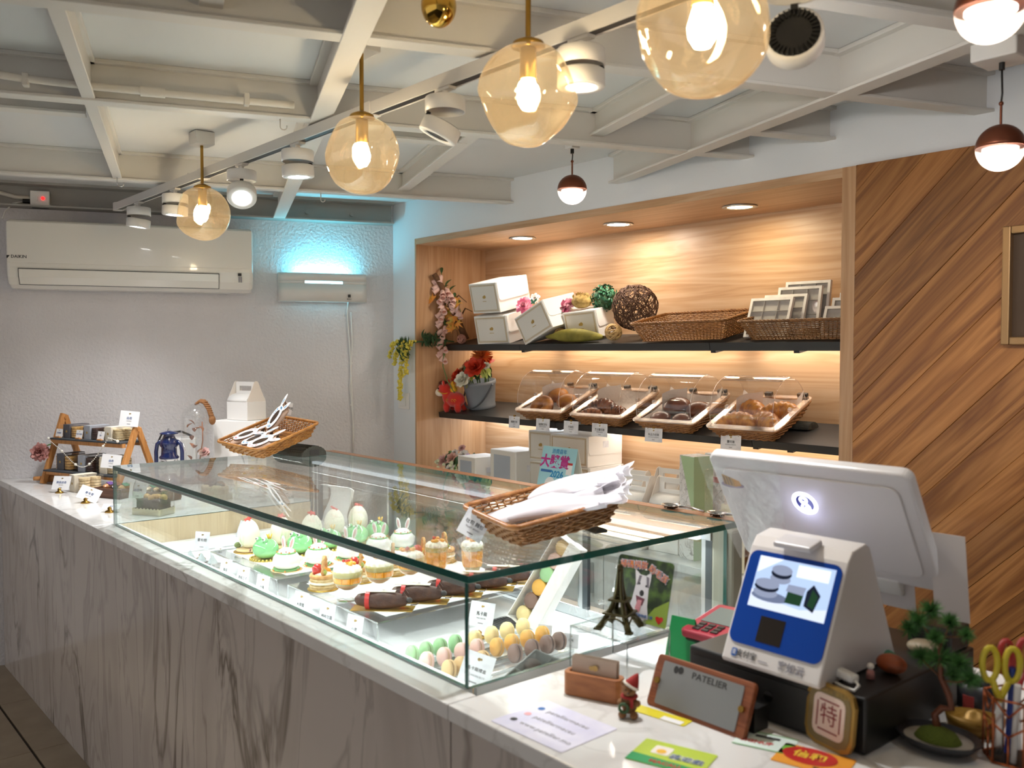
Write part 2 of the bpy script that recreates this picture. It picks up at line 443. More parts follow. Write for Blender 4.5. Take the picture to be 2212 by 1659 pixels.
# diagonal plank cladding, each board its own piece
M_pback = mat('plank_shadow_gap', '#2a180c', 0.9)
clad = G().box(NX1 + 0.03, 3, YB - 0.002, YB + 0.02, 0, 2.152).build('wall_cladding', M_pback); tag(clad, kind='structure')
ang = R(45); ca, sa = math.cos(ang), math.sin(ang)
def clip(poly, a, b, c):   # keep a*x+b*y<=c
    out = []
    for i in range(len(poly)):
        p, q = poly[i], poly[(i + 1) % len(poly)]
        dp, dq = a * p[0] + b * p[1] - c, a * q[0] + b * q[1] - c
        if dp <= 0: out.append(p)
        if dp * dq < 0:
            t = dp / (dp - dq); out.append((p[0] + t * (q[0] - p[0]), p[1] + t * (q[1] - p[1])))
    return out
rp = random.Random(3)
off = -2.2
while off < 2.4:
    wd = rp.choice((0.085, 0.092, 0.1))
    # board as a strip along the diagonal direction (u) between v offsets, origin at (NX1+.03, 1.2)
    L0, L1 = -3.0, 4.5
    poly = [(L0, off + 0.0003), (L1, off + 0.0003), (L1, off + wd - 0.0003), (L0, off + wd - 0.0003)]
    P = [(u * ca - v * sa, u * sa + v * ca) for u, v in poly]
    P = clip(P, -1, 0, 0); P = clip(P, 1, 0, 1.9); P = clip(P, 0, 1, 2.151 - 1.2); P = clip(P, 0, -1, 1.2 - 0.3)
    if len(P) >= 3:
        # local frame along the grain
        Q = [(x * ca + y * sa, -x * sa + y * ca) for x, y in P]
        cx = sum(q[0] for q in Q) / len(Q); cy = sum(q[1] for q in Q) / len(Q)
        Q = [(x - cx, y - cy) for x, y in Q]
        b = G().prism(Q, 0, 0.012 + rp.uniform(-0.002, 0.002)).build('plank', M_plank, clad, bevel=0.0012, seg=1)
        b.matrix_local = Matrix.Translation((NX1 + 0.031 + cx * ca - cy * sa, YB - 0.003, 1.2 + cx * sa + cy * ca)) @ FRONT @ Matrix.Rotation(ang, 4, 'Z')
    off += wd
# skirting cap over the planks
# ceiling and its steel frame (each member a piece of the ceiling)
CE = G().box(-7, 3, -4, 3.4, ZC, ZC + 0.06).build('ceiling', M_ceil); tag(CE, kind='structure')
def ibeam(p, q, z0, z1, fw=0.055, ft=0.009, wt=0.012, top=True):
    p = Vector(p); q = Vector(q); d = q - p; L = d.length
    g = G(); g.box(0, L, -fw / 2, fw / 2, z0, z0 + ft); g.box(0, L, -wt / 2, wt / 2, z0 + ft, z1)
    if top: g.box(0, L, -fw / 2, fw / 2, z1 - 0.012, z1)
    return g.build('beam', M_beam, CE, loc=(p.x, p.y, 0), rot=(0, 0, math.atan2(d.y, d.x)), bevel=0.0015, seg=1)
def wp(s, n): return WA(s, n, 0)
for s0, s1, n, z0 in [(-2.2, 2.36, 0.95, ZB), (-2.2, 2.84, 2.2, ZB), (-2.2, 3.3, 2.97, ZB), (1.7, 3.5, 3.5, ZB), (-2.2, 0.56, 1.83, 2.29), (1.52, 1.78, 1.93, 2.27),
                      (0.6, 2.5, 3.5, 2.25), (2.55, 3.15, 2.5, 2.25), (-2.2, 3.6, 4.4, ZB), (-2.2, 3.6, 5.6, ZB), (0, 2.5, 6.8, ZB)]:
    ibeam(wp(s0, n), wp(s1, n), z0, ZC)
ibeam(wp(1.325, 0.12), wp(1.16, 4.0), ZB - 0.003, ZC - 0.001, 0.06)
ibeam(wp(0.6, 0.95), wp(0.6, 4.3), ZB + 0.006, ZC, 0.035)
ibeam(wp(1.79, 0.95), wp(1.77, 2.2), ZB + 0.03, ZC, 0.05)
ibeam(wp(2.53, 1.6), wp(2.53, 6.5), ZB - 0.003, ZC - 0.001, 0.06)
ibeam(wp(2.16, 2.2), wp(2.16, 2.97), ZB + 0.03, ZC, 0.05)
ibeam(wp(0.9, 2.97), wp(0.9, 5.5), ZB + 0.03, ZC, 0.05)
# edge channel along wall A with bolt heads
M_chan = mat('channel_paint', '#a39f98', 0.5)
g = G(); g.box(-1.6, 1.94, -0.10, -0.015, ZB, ZB + 0.008); g.box(-1.6, 1.94, -0.022, -0.001, ZB, ZC); g.box(-1.6, 1.94, -0.10, -0.001, ZC - 0.012, ZC)
ch = g.build('edge_channel', M_chan, CE, loc=WA(0, 0, 0), rot=(0, 0, ROTA))
for s in (0.63, 1.48, 1.72, 0.2):
    G().cyl((s, -0.022, 2.292), (s, -0.034, 2.292), 0.012, n=6).build('bolt', M_chan, CE, loc=WA(0, 0, 0), rot=(0, 0, ROTA))

# ================================================================ COUNTER
CY, CZ = 0.945, 0.92
cx0 = -5.0
ct = thing('display_counter', 'long counter clad in grey veined marble below the glass case', 'counter', (0, 0, 0))
for a, b in [(-4.982, -4.62), (-4.62, -3.72), (-3.72, -2.52), (-2.52, -1.295), (-1.293, 0.2), (0.2, 1.2)]:
    G().box(a + 0.0008, b - 0.0008, CY + 0.006, CY + 0.026, 0, CZ - 0.032).build('front_slab', M_marblef, ct, bevel=0.001, seg=1)
G().box(-4.9, 1.2, CY + 0.027, CY + 0.045, 0.0, CZ - 0.04).build('carcass', M_oakv, ct)
cbn = thing('counter_cabinet', 'plain cabinet under the worktop that carries the till', 'cabinet', (0, 0, 0)); G().box(-1.29, 1.2, 1.0, 1.84, 0.0, CZ - 0.0305).build('body', M_oakv, cbn)
cbn = thing('counter_cabinet', 'plain cabinet under the worktop at the left wall', 'cabinet', (0, 0, 0)); G().prism([(-4.88, 1.0), (-3.47, 1.0), (-3.47, 2.08), (-4.55, 2.08)], 0, CZ - 0.0305).build('body', M_oakv, cbn)
def wallx(y): return -5.0 + (y - 0.955) * 0.3677
g = G()
g.prism([(-4.983, CY), (-3.455, CY), (-3.455, 2.1), (wallx(2.1) + 0.003, 2.1), (wallx(0.97) + 0.003, 0.97)], CZ - 0.03, CZ)
g.box(-3.4535, -1.296, CY, 1.012, CZ - 0.03, CZ)
wt = g.build('worktop', M_marblet, None, bevel=0.003)
tag(wt, 'white marble worktop beside and in front of the glass case', 'worktop')
g = G(); g.prism([(-1.2945, CY), (1.2, CY), (1.2, 1.86), (-1.2945, 1.86)], CZ - 0.03, CZ)
wt2 = g.build('worktop', M_marblet, None, bevel=0.003)
tag(wt2, 'white marble worktop carrying the till and the small signs', 'worktop')
# back counter inside the niche
M_pale = marble('pale_stone', '#d9dcdc', '#a9a8a4', '#c6c8c6', (1.2, 1.2, 1.2), 0.3, 0.6)
bc = thing('back_counter', 'low pale counter at the foot of the wooden niche behind the case', 'counter', (0, 0, 0))
G().box(NX0 + 0.014, NX1 - 0.022, 2.5, 3.262, 0.77, 0.80).build('counter_top', M_pale, bc, bevel=0.002)
for a, b in [(-4.09, -3.27), (-3.265, -2.445), (-2.44, -1.61)]:
    d = G().box(a, b, 2.53, 2.55, 0.06, 0.765).build('door', M_pale, bc, bevel=0.002)
    G().box(b - 0.06, b - 0.05, 2.515, 2.53, 0.6, 0.72).build('handle', M_steel, d)
G().box(-4.09, -1.61, 2.555, 3.26, 0.0, 0.765).build('body', M_pale, bc)

# ================================================================ NICHE SHELVES (tilted towards the shop)
TH = R(9.2)
M_led_w = emit('led_strip_warm', '#ffe2b8', 8.0); M_led_c = emit('led_strip_cool', '#e4f0ff', 8.0)
def shelf(label, y0, ztop, t, splits, led):
    th = thing('wall_shelf', label, 'shelf', (0, y0, ztop), (TH, 0, 0))
    xs = [NX0 + 0.014] + splits + [NX1 - 0.022]
    L = (3.262 - y0) / math.cos(TH) - 0.008
    for a, b in zip(xs[:-1], xs[1:]):
        G().box(a + 0.001, b - 0.001, 0, L, -t, 0).build('board', M_black, th, bevel=0.001, seg=1)
    for x in splits + [-1.9]:
        G().box(x - 0.012, x + 0.012, 0.02, L, -t - 0.012, -t - 0.0005).build('bracket', M_blk, th)
    for a, b, m in led:
        G().box(a, b, L - 0.075, L - 0.055, -t - 0.01, -t - 0.0005).build('light_strip', m, th)
    return th
US = shelf('upper black shelf holding boxes and baskets', 2.965, 1.581, 0.033, [-3.45, -2.28], [(NX0 + 0.02, -3.5, M_led_w), (-3.42, -2.33, M_led_w), (-2.25, -1.62, M_led_w)])
LS = shelf('lower black shelf holding the pastry domes', 2.93, 1.21, 0.03, [-3.15, -2.05], [(NX0 + 0.02, -3.3, M_led_c), (-3.05, -1.62, M_led_w)])
def SP(lv, x, s, h=0.0):
    y0, z0 = ((2.965, 1.581), (2.93, 1.21))[lv]
    return (x, y0 + s * math.cos(TH) - h * math.sin(TH), z0 + s * math.sin(TH) + h * math.cos(TH))
for (x0, x1, e, c) in [(-4.05, -3.5, 0.65, (1.0, 0.92, 0.8)), (-3.42, -2.33, 1.6, (1.0, 0.92, 0.8)), (-2.25, -1.62, 1.1, (1.0, 0.93, 0.83))]:
    lamp('AREA', 'shelf_light', SP(0, (x0 + x1) / 2, 0.235, -0.047), e, c, aim=(0, -0.1, -1), size=x1 - x0, sizey=0.02)
for (x0, x1, e, c) in [(-4.05, -3.3, 1.6, (0.9, 0.95, 1.0)), (-3.05, -2.2, 1.2, (1.0, 0.96, 0.9)), (-2.2, -1.62, 0.9, (1.0, 0.9, 0.68))]:
    lamp('AREA', 'shelf_light', SP(1, (x0 + x1) / 2, 0.26, -0.044), e, c, aim=(0, -0.1, -1), size=x1 - x0, sizey=0.02)
# recessed downlights in the niche head
M_down = emit('downlight_glow', '#fff3df', 30.0)
M_downy = emit('downlight_glow_yellow', '#ffe9a8', 22.0)
for i, (x, pos, m, c, e) in enumerate([(-3.50, 'left', M_down, (1, 0.91, 0.79), 9), (-2.84, 'middle', M_down, (1, 0.91, 0.79), 12), (-2.186, 'right', M_downy, (1, 0.88, 0.66), 7)]):
    t = thing('downlight', ['leftmost recessed downlight in the oak niche head', 'middle recessed downlight in the oak niche head', 'rightmost yellowish recessed downlight in the oak niche head'][i], 'light', (x, 3.03, 2.12), group='niche downlights')
    G().lathe([(0.066, -0.001), (0.07, -0.004), (0.052, -0.006), (0.050, 0.0)], 32).build('trim_ring', M_alu, t)
    G().add([(0.05 * math.cos(a * PI / 12), 0.05 * math.sin(a * PI / 12), -0.003) for a in range(24)], [list(range(24))[::-1]]).build('lens', m, t)
    lamp('AREA', 'downlight_lamp', (0, 0, -0.012), e * 0.27, c, t, aim=(0, 0, -1), size=0.095).data.shape = 'DISK'
# ================================================================ GLASS CASE
GX0, GX1, GY0, GY1, GT = -3.44, -1.327, 1.016, 1.83, 1.133
case = thing('glass_display_case', 'long glass cake case with green glass edges set into the marble counter', 'display case', (0, 0, 0))
def pane(x0, x1, y0, y1, z0, z1, thin, name='pane'):
    g = G().box(x0, x1, y0, y1, z0, z1)
    # big faces clear, edges green
    for i, f in enumerate(g.f):
        ax = [2, 2, 1, 0, 1, 0][i]
        g.mi[i] = 0 if ax == thin else 1
    return g.build(name, [M_glass, M_gedge], case)
T_ = 0.010
pane(GX0, GX1, GY0, GY1 + 0.01, GT - 0.014, GT, 2)
pane(GX0 + T_, GX1 - T_, GY0, GY0 + T_, CZ + 0.0005, GT - 0.0148, 1)
pane(GX0, GX0 + T_, GY0, GY1 - 0.03, CZ + 0.0005, GT - 0.0148, 0)
pane(GX1 - T_, GX1, GY0, GY1 - 0.03, CZ + 0.0005, GT - 0.0148, 0)
M_pit = mat('case_white_enamel', '#f4f6f6', 0.25)
M_pitwood = wood('pale_ash', '#bda67f', '#cbb591', '#d3bf9c', 'Z', 2.0, 0.5)
PZ = 0.79
G().box(GX0 + 0.012, GX1 - 0.012, GY0 + 0.03, GY1 - 0.03, PZ - 0.02, PZ).build('deck', M_pit, case)
G().box(GX0 + 0.012, GX1 - 0.012, GY0 + 0.002, GY0 + 0.02, PZ - 0.02, CZ - 0.0005).build('front_lining', M_pit, case)
G().box(GX0 + 0.001, GX0 + 0.011, GY0 + 0.021, GY1 - 0.032, PZ - 0.02, CZ - 0.0005).build('end_lining', M_pitwood, case)
G().box(GX1 - 0.011, GX1 - 0.001, GY0 + 0.021, GY1 - 0.032, PZ - 0.02, CZ - 0.0005).build('end_lining', M_pit, case)
G().box(GX0 + 0.012, GX0 + 0.055, GY0 + 0.03, GY1 - 0.035, PZ + 0.0005, PZ + 0.042).build('ledge', M_pit, case, bevel=0.003)
# rear frame and sliding doors
M_fr = mat('dark_anodised', '#565d62', 0.35, 0.7)
M_olive = mat('grey_post', '#8b8a7c', 0.45)
g = G(); g.box(GX0, GX1 - 0.05, GY1 - 0.028, GY1 + 0.008, GT - 0.05, GT - 0.0148); g.box(GX0, GX1 - 0.05, GY1 - 0.028, GY1 + 0.008, PZ - 0.02, PZ + 0.03)
g.build('rear_rail', M_alu, case, bevel=0.001, seg=1)
G().box(GX1 - 0.05, GX1 + 0.012, GY1 - 0.026, GY1 + 0.02, PZ - 0.02, GT - 0.0148).build('rear_post', M_olive, case, bevel=0.008)
G().box(GX0, GX0 + 0.03, GY1 - 0.026, GY1 + 0.006, PZ - 0.02, GT - 0.0148).build('rear_post', M_alu, case, bevel=0.002)
for a, b, yy in [(-3.40, -2.79, GY1 - 0.012), (-2.84, -1.80, GY1 - 0.024), (-1.85, -1.38, GY1 - 0.012)]:
    d = G().box(a + 0.03, b - 0.03, yy - 0.003, yy + 0.003, PZ + 0.05, GT - 0.06).build('sliding_door', M_glass, case)
    for x in (a, b - 0.032):
        G().box(x, x + 0.012, yy - 0.006, yy + 0.006, PZ + 0.03, GT - 0.05).build('stile', M_alu, d)
        G().box(x + 0.012, x + 0.032, yy - 0.006, yy + 0.006, PZ + 0.03, GT - 0.05).build('stile', M_fr, d)
G().box(GX0 + 0.02, GX1 - 0.02, GY0 + 0.02, GY1 - 0.02, 0.0, PZ - 0.021).build('plinth', M_pit, case)
# slim LED channel under the front and right top edges
M_bar = emit('case_led', '#f2f8ff', 6.0)
G().box(GX0 + 0.02, GX1 - 0.02, GY0 + 0.0105, GY0 + 0.0125, GT - 0.028, GT - 0.0148).build('light_channel', M_alu, case)
G().box(GX0 + 0.03, GX1 - 0.03, GY0 + 0.0126, GY0 + 0.019, GT - 0.021, GT - 0.0149).build('light_bar', M_bar, case)
lamp('AREA', 'case_light', ((GX0 + GX1) / 2, GY0 + 0.022, GT - 0.024), 3.2, (0.95, 0.98, 1.0), aim=(0, 0.75, -1), size=2.0, sizey=0.012)
lamp('AREA', 'case_light', ((GX0 + GX1) / 2, GY1 - 0.045, GT - 0.055), 4.0, (0.95, 0.98, 1.0), aim=(0, -0.5, -1), size=2.0, sizey=0.012)  # added fill lamp, brightens the rear half of the case
G().box(GX0 + 0.05, GX1 - 0.08, GY1 - 0.044, GY1 - 0.0285, GT - 0.05, GT - 0.040).build('light_bar', emit('case_fill_rear', '#f2f8ff', 1.6), case)  # glowing strip added to go with the rear fill lamp
# acrylic risers
def riser(name, label, x0, x1, y0, y1, z0, z1, t=0.004):
    th = thing(name, label, 'riser', ((x0 + x1) / 2, (y0 + y1) / 2, z0))
    w, d, h = (x1 - x0) / 2, (y1 - y0) / 2, z1 - z0
    def sheet(nm, a, thin):
        g = G().box(*a)
        for i in range(6): g.mi[i] = 0 if [2, 2, 1, 0, 1, 0][i] == thin else 1
        g.build(nm, [M_acr, M_acre], th)
    sheet('top_sheet', (-w, w, -d, d, h - t, h), 2)
    sheet('front_sheet', (-w, w, -d, -d + t, 0, h - t - 0.0003), 1)
    sheet('back_sheet', (-w, w, d - t, d, 0, h - t - 0.0003), 1)
    for y_ in (-d, d):
        G().tube([(-w, y_, 0), (-w, y_, h - 0.001), (w, y_, h - 0.001), (w, y_, 0)], 0.0016, 6).build('polished_edge', M_acre, th)
    return th
riser('acrylic_riser', 'clear acrylic riser under the egg, frog and rabbit cakes', -3.04, -2.53, 1.215, 1.78, PZ + 0.0005, 0.86)
riser('acrylic_riser', 'clear acrylic riser under the fruit baskets, trifles and eclairs', -2.46, -1.965, 1.215, 1.78, PZ + 0.0005, 0.86)
# white boards laid on the risers
for (a, b, lab) in [(-3.03, -2.54, 'thin white board on the riser under the egg and frog cakes'), (-2.45, -1.975, 'thin white board on the riser under the trifles and eclairs')]:
    G().box(a + 0.02, b - 0.02, 1.26, 1.775, 0.8603, 0.8612).build('cake_board', M_pit) and None
    tag(bpy.data.objects[-1] if False else COL.objects[-1], lab, 'board')

# ================================================================ CEILING LIGHTS
M_wmetal = mat('white_powder_coat', '#dedbd6', 0.4)
M_rail = mat('white_rail', '#cfccc7', 0.3)
tr = thing('track_rail', 'white lighting track running above the counter', 'track', (0, 1.35, 2.2))
g = G(); g.box(-4.42, 0.6, -0.017, -0.0115, 0, 0.032); g.box(-4.42, 0.6, 0.0115, 0.017, 0, 0.032); g.box(-4.42, 0.6, -0.0114, 0.0114, 0.026, 0.032)
g.build('channel', M_rail, tr)
G().box(-4.42, 0.6, -0.011, 0.011, 0.001, 0.0255).build('conductor', M_blk, tr)
for x in (-4.42, -3.4, -2.2, -1.0):
    G().box(x - 0.02, x + 0.02, -0.019, 0.019, -0.002, 0.034).build('coupler', M_rail, tr)
for x in (-3.55, -2.3, -1.5, -0.9):
    G().cyl((x, 0, 0.032), (x, 0, 0.042), 0.006, n=8).build('hanger', M_rail, tr)
M_spot = emit('spot_lens', '#ffffff', 40.0)
def spot(label, x, zc, tilt, az, lit, R_=0.05, back=False, energy=30, dz=0.0):
    t = thing('track_spotlight', label, 'spotlight', (x, 1.35, 2.2), group='spotlights on the white track')
    G().box(-0.03, 0.03, -0.011, 0.011, -0.006, 0.012).build('adapter', M_wmetal, t)
    G().cyl((0, 0, -0.006), (0, 0, -0.022), 0.008, n=10).build('neck', M_wmetal, t)
    u = G(); u.lathe([(0.0, 0.036), (R_ - 0.002, 0.036), (R_, 0.034), (R_, 0.0), (R_ - 0.004, 0.0), (R_ - 0.004, 0.004), (0, 0.004)], 32)
    up = u.build('driver_puck', M_wmetal, t, loc=(0, 0, -0.058)); 
    G().lathe([(R_ - 0.004, 0.0045), (0, 0.0045)], 24).build('recess', M_blk, up)
    # head hinged at one edge
    hd = G(); hd.lathe([(0, 0.0), (R_ - 0.005, 0.0), (R_, -0.003), (R_, -0.034), (R_ - 0.002, -0.037), (R_ * 0.66, -0.037), (R_ * 0.62, -0.034)], 32)
    h = hd.build('lamp_head', M_wmetal, t)
    q = Matrix.Rotation(az, 4, 'Z') @ Matrix.Rotation(-tilt, 4, 'Y') @ Matrix.Translation((-R_ * 0.9, 0, 0))
    h.matrix_local = Matrix.Translation((R_ * math.cos(az) * 0.9, R_ * math.sin(az) * 0.9, -0.066 - dz)) @ q
    G().add([(R_ * 0.62 * math.cos(a * PI / 12), R_ * 0.62 * math.sin(a * PI / 12), -0.033) for a in range(24)], [list(range(24))[::-1]]).build('lens', M_spot if lit else M_blk, h)
    G().lathe([(R_ - 0.006, 0.0006), (R_ * 0.55, 0.0006), (0, 0.001)], 24).build('heat_sink', M_blk, h)
    if back:
        for k in range(30):
            a = 2 * PI * k / 30
            G().box(R_ * 0.6, R_ * 0.86, -0.0012, 0.0012, 0.001, 0.007, Matrix.Rotation(a, 4, 'Z')).build('fin', M_blk, h)
    G().box(-0.004, 0.006, -0.006, 0.006, -0.004, 0.010).build('hinge', M_blk, h, loc=(R_ * 0.85, 0, 0.0))
    if lit:
        lamp('SPOT', 'spot_lamp', (0, 0, -0.042), energy, (0.97, 0.98, 1.0), h, size=0.025, spot=110, blend=1.0)
    return t
SPW = 58
spot('leftmost track spotlight, hanging in front of the air conditioner', -4.14, 2.13, R(7), R(229), True, energy=SPW * 0.55)
spot('track spotlight half hidden behind the smallest globe pendant', -3.70, 2.13, R(3), R(229), True, energy=SPW * 0.7)
spot('track spotlight swung out with its bright lens towards us', -3.06, 2.10, R(42), R(-24), True, energy=SPW, dz=0.0)
spot('track spotlight with a lit lens between the two left globes', -2.64, 2.12, R(3), R(90), True, energy=SPW)
spot('unlit track spotlight hinged open between the two middle globes', -1.853, 2.13, R(26), R(229), False)
spot('track spotlight seen beside the large central globe', -1.373, 2.12, R(0), R(60), True, energy=SPW * 0.62)
spot('tilted track spotlight showing its finned black back at top right', -0.873, 2.07, R(76), R(118), True, back=True, energy=8)
spot('track spotlight beyond the right edge, turned towards the plank wall', -0.15, 2.1, R(48), R(95), True, energy=40)
# globe pendants
M_bulb = emit('bulb_glow', '#fff0d0', 55.0)
def globe(label, x, y, z, r=0.1, top=ZC, sd=0):
    t = thing('globe_pendant', label, 'pendant lamp', (x, y, z), group='amber glass globe pendants')
    rr = random.Random(sd)
    dents = [(Vector((rr.uniform(-1, 1), rr.uniform(-1, 1), rr.uniform(-0.9, 0.5))).normalized(), rr.uniform(0.05, 0.11)) for _ in range(7)]
    def fn(u, v):
        th = 0.32 + (PI - 0.32) * v
        d = Vector((math.sin(th) * math.cos(2 * PI * u), math.sin(th) * math.sin(2 * PI * u), math.cos(th)))
        k = 1.0
        for c, a in dents:
            q = d.dot(c)
            if q > 0.78: k -= a * 0.9 * ((q - 0.78) / 0.22) ** 2 * (3 - 2 * (q - 0.78) / 0.22)
        return d * r * k
    G().patch(fn, 56, 36).build('glass_globe', M_amber, t)
    G().lathe([(0.0, 0.018), (r * 0.12, 0.017), (r * 0.30, 0.009), (r * 0.335, 0.0), (0.0, -0.002)], 28, c=(0, 0, r * 0.93)).build('cap', M_brass, t)
    G().cyl((0, 0, r * 0.93), (0, 0, top - z - 0.05), 0.0055, n=10).build('stem', M_brass, t)
    G().box(-0.036, 0.036, -0.036, 0.036, top - z - 0.05, top - z - 0.002).build('ceiling_box', M_wmetal, t, bevel=0.003)
    G().cyl((0, 0, r * 0.9), (0, 0, r * 0.3), 0.016, 0.017, n=16).build('socket', M_brass, t)
    G().lathe([(0.0, -0.062), (0.012, -0.058), (0.02, -0.045), (0.022, -0.03), (0.017, -0.012), (0.013, 0.0)], 18, c=(0, 0, r * 0.3)).build('bulb', M_bulb, t)
    lamp('POINT', 'pendant_lamp', (0, 0, -0.01), 13, (1.0, 0.84, 0.62), t, size=0.022)
    return t
globe('smallest looking amber globe pendant, farthest, in front of the air conditioner', -3.348, 1.323, 2.058, sd=1)
globe('second amber globe pendant from the left wall', -2.051, 1.23, 2.052, sd=2)
globe('large amber globe pendant in the middle, before a track spotlight', -1.359, 1.191, 2.051, sd=5)
globe('largest looking amber globe pendant cut off by the top edge', -0.849, 1.082, 2.021, sd=4)
# brass ball (end of a stem lamp) near the top edge
t = thing('brass_pendant', 'small shiny brass ball hanging at the top edge', 'pendant lamp', (-1.52, 1.092, 2.245))
G().sph((0, 0, 0), (0.036, 0.036, 0.043), 24, 16).build('ball', mat('polished_brass', '#caa24a', 0.08, 1.0), t)
G().cyl((0, 0, 0.04), (0, 0, 0.113), 0.005, n=8).build('stem', M_brass, t)
# copper half pendants
M_copper = mat('brown_copper', '#7a4632', 0.35, 0.75)
M_frost = mat('frosted_glass', '#e9ddd4', 0.3, alpha=0.55)
M_cled = emit('pendant_led', '#fff1e2', 9.0)
def copper(label, x, y, z, top, r=0.0525, e=3.0):
    t = thing('copper_pendant', label, 'pendant lamp', (x, y, z), group='copper capped ball pendants')
    G().lathe([(r * math.sin(a * PI / 24), r * math.cos(a * PI / 24)) for a in range(0, 13)] + [(r * 0.96, 0.0)], 32).build('copper_cap', M_copper, t)
    G().lathe([(r * 0.98 * math.sin(a * PI / 24), r * 0.98 * math.cos(a * PI / 24) - 0.0005) for a in range(12, 25)], 32).build('glass_bowl', M_frost, t)
    G().cyl((0, 0, r * 0.97), (0, 0, r + 0.045), 0.003, n=8).build('rod', M_copper, t)
    G().sph((0, 0, r + 0.047), 0.0055, 10, 8).build('ball_joint', M_copper, t)
    G().tube([(0, 0, r + 0.05), (0.002, 0, r + 0.07), (0, 0, top - z - 0.012)], 0.0022, 6).build('cord', M_blk, t)
    G().cyl((0, 0, top - z - 0.016), (0, 0, top - z), 0.0065, n=10).build('cord_grip', M_blk, t)
    G().cyl((0, 0, -0.001), (0, 0, -0.006), r * 0.72, n=24).build('led_disc', M_cled, t)
    lamp('POINT', 'pendant_lamp', (0, 0, -r * 0.35), e * 0.45, (1.0, 0.88, 0.78), t, size=0.015)
copper('small copper and glass ball pendant above the white cake boxes', -2.343, 2.261, 2.119, 2.262)
copper('copper and glass ball pendant against the brown planks', -0.875, 2.191, 2.009, 2.20)
copper('copper and glass ball pendant cut off by the top right corner', -0.615, 1.494, 2.08, 2.24)
t = G().box(-0.05, 0.05, -0.05, 0.05, 0, ZC - 2.201).build('junction_box', M_wmetal, loc=(-0.875, 2.191, 2.2005), bevel=0.004)
tag(t, 'white ceiling box above the copper pendant by the planks', 'box')
t = G().box(-0.02, 0.02, -0.02, 0.02, 0, ZC - 2.263).build('junction_box', M_wmetal, loc=(-2.343, 2.261, 2.2625), bevel=0.004)
tag(t, 'small white ceiling box above the small copper pendant', 'box')
t = G().box(-0.03, 0.03, -0.03, 0.03, 0, ZC - 2.241).build('junction_box', M_wmetal, loc=(-0.615, 1.494, 2.2405), bevel=0.004)
tag(t, 'white ceiling box above the top right copper pendant', 'box')

# conduit and hooks
M_pvc = mat('pvc_conduit', '#d9d2c6', 0.45)
cd = thing('conduit', 'white plastic conduit bowed along the ceiling beam', 'pipe', (0, 0, 0))
G().tube([WA(0.12, 2.27, 2.30), WA(0.30, 2.262, 2.288), WA(0.44, 2.258, 2.278), WA(0.62, 2.256, 2.274), WA(0.9, 2.256, 2.272), WA(1.12, 2.256, 2.272), WA(1.155, 2.256, 2.272)], 0.0105, 10).build('pipe', M_pvc, cd)
for s in (0.45, 1.02):
    G().box(-0.008, 0.008, -0.014, 0.014, -0.015, 0.02).build('clip', M_pvc, cd, loc=WA(s, 2.254, 2.273), rot=(0, 0, ROTA), bevel=0.003)
G().cyl(WA(0.735, 2.256, 2.273), WA(0.80, 2.256, 2.273), 0.0145, n=12).build('coupling', M_pvc, cd)
def hook(label, s, n, z, r, mt):
    P = [(0, 0, 0.03), (0, 0, 0.0)] + [(r - r * math.cos(a), 0, -r * math.sin(a)) for a in [k * PI / 8 for k in range(1, 10)]]
    o = G().tube(P, 0.0022, 6).build('ceiling_hook', mt, None, loc=WA(s, n, z), rot=(0, 0, ROTA)); tag(o, label, 'hook', 'ceiling hooks')
hook('open steel hook under the end of the left ceiling rib', 0.6, 1.0, 2.225, 0.013, M_steel)
hook('white hook under the conduit near the long ceiling beam', 1.12, 2.2, 2.22, 0.01, M_rail)
hook('small white ring hook above the insect lamp', 1.42, 0.95, 2.212, 0.009, M_rail)
# ================================================================ SHARED KITS
M_rat = mat('rattan', '#9a6a38', 0.5, var=(35, '#7a4d24', 0.35, 0.7))
M_ratd = mat('rattan_dark', '#8a5f33', 0.5, var=(35, '#66411f', 0.35, 0.7))
M_rato = mat('rattan_orange', '#b57c3c', 0.45, var=(35, '#8f5c28', 0.35, 0.7))
M_ratrim = mat('rattan_rim', '#8f5a2e', 0.4, var=(60, '#b0763c', 0.4, 0.65))
def rpath(w, d, r, N):
    r = min(r, w / 2 - 0.001, d / 2 - 0.001)
    segs = [('l', w - 2 * r), ('a', r * PI / 2), ('l', d - 2 * r), ('a', r * PI / 2)] * 2
    tot = sum(s[1] for s in segs); out = []
    st = [((-w / 2 + r, -d / 2), (1, 0)), ((w / 2 - r, -d / 2 + r), -90), ((w / 2, -d / 2 + r), (0, 1)), ((w / 2 - r, d / 2 - r), 0),
          ((w / 2 - r, d / 2), (-1, 0)), ((-w / 2 + r, d / 2 - r), 90), ((-w / 2, d / 2 - r), (0, -1)), ((-w / 2 + r, -d / 2 + r), 180)]
    for i in range(N):
        q = tot * i / N; k = 0
        while q > segs[k][1] + 1e-12: q -= segs[k][1]; k += 1
        if segs[k][0] == 'l':
            (x, y), (dx, dy) = st[k]; out.append(((x + dx * q, y + dy * q), (dy, -dx)))
        else:
            (x, y), a0 = st[k]; a = R(a0) + q / r; out.append(((x + r * math.cos(a), y + r * math.sin(a)), (math.cos(a), math.sin(a))))
    return out
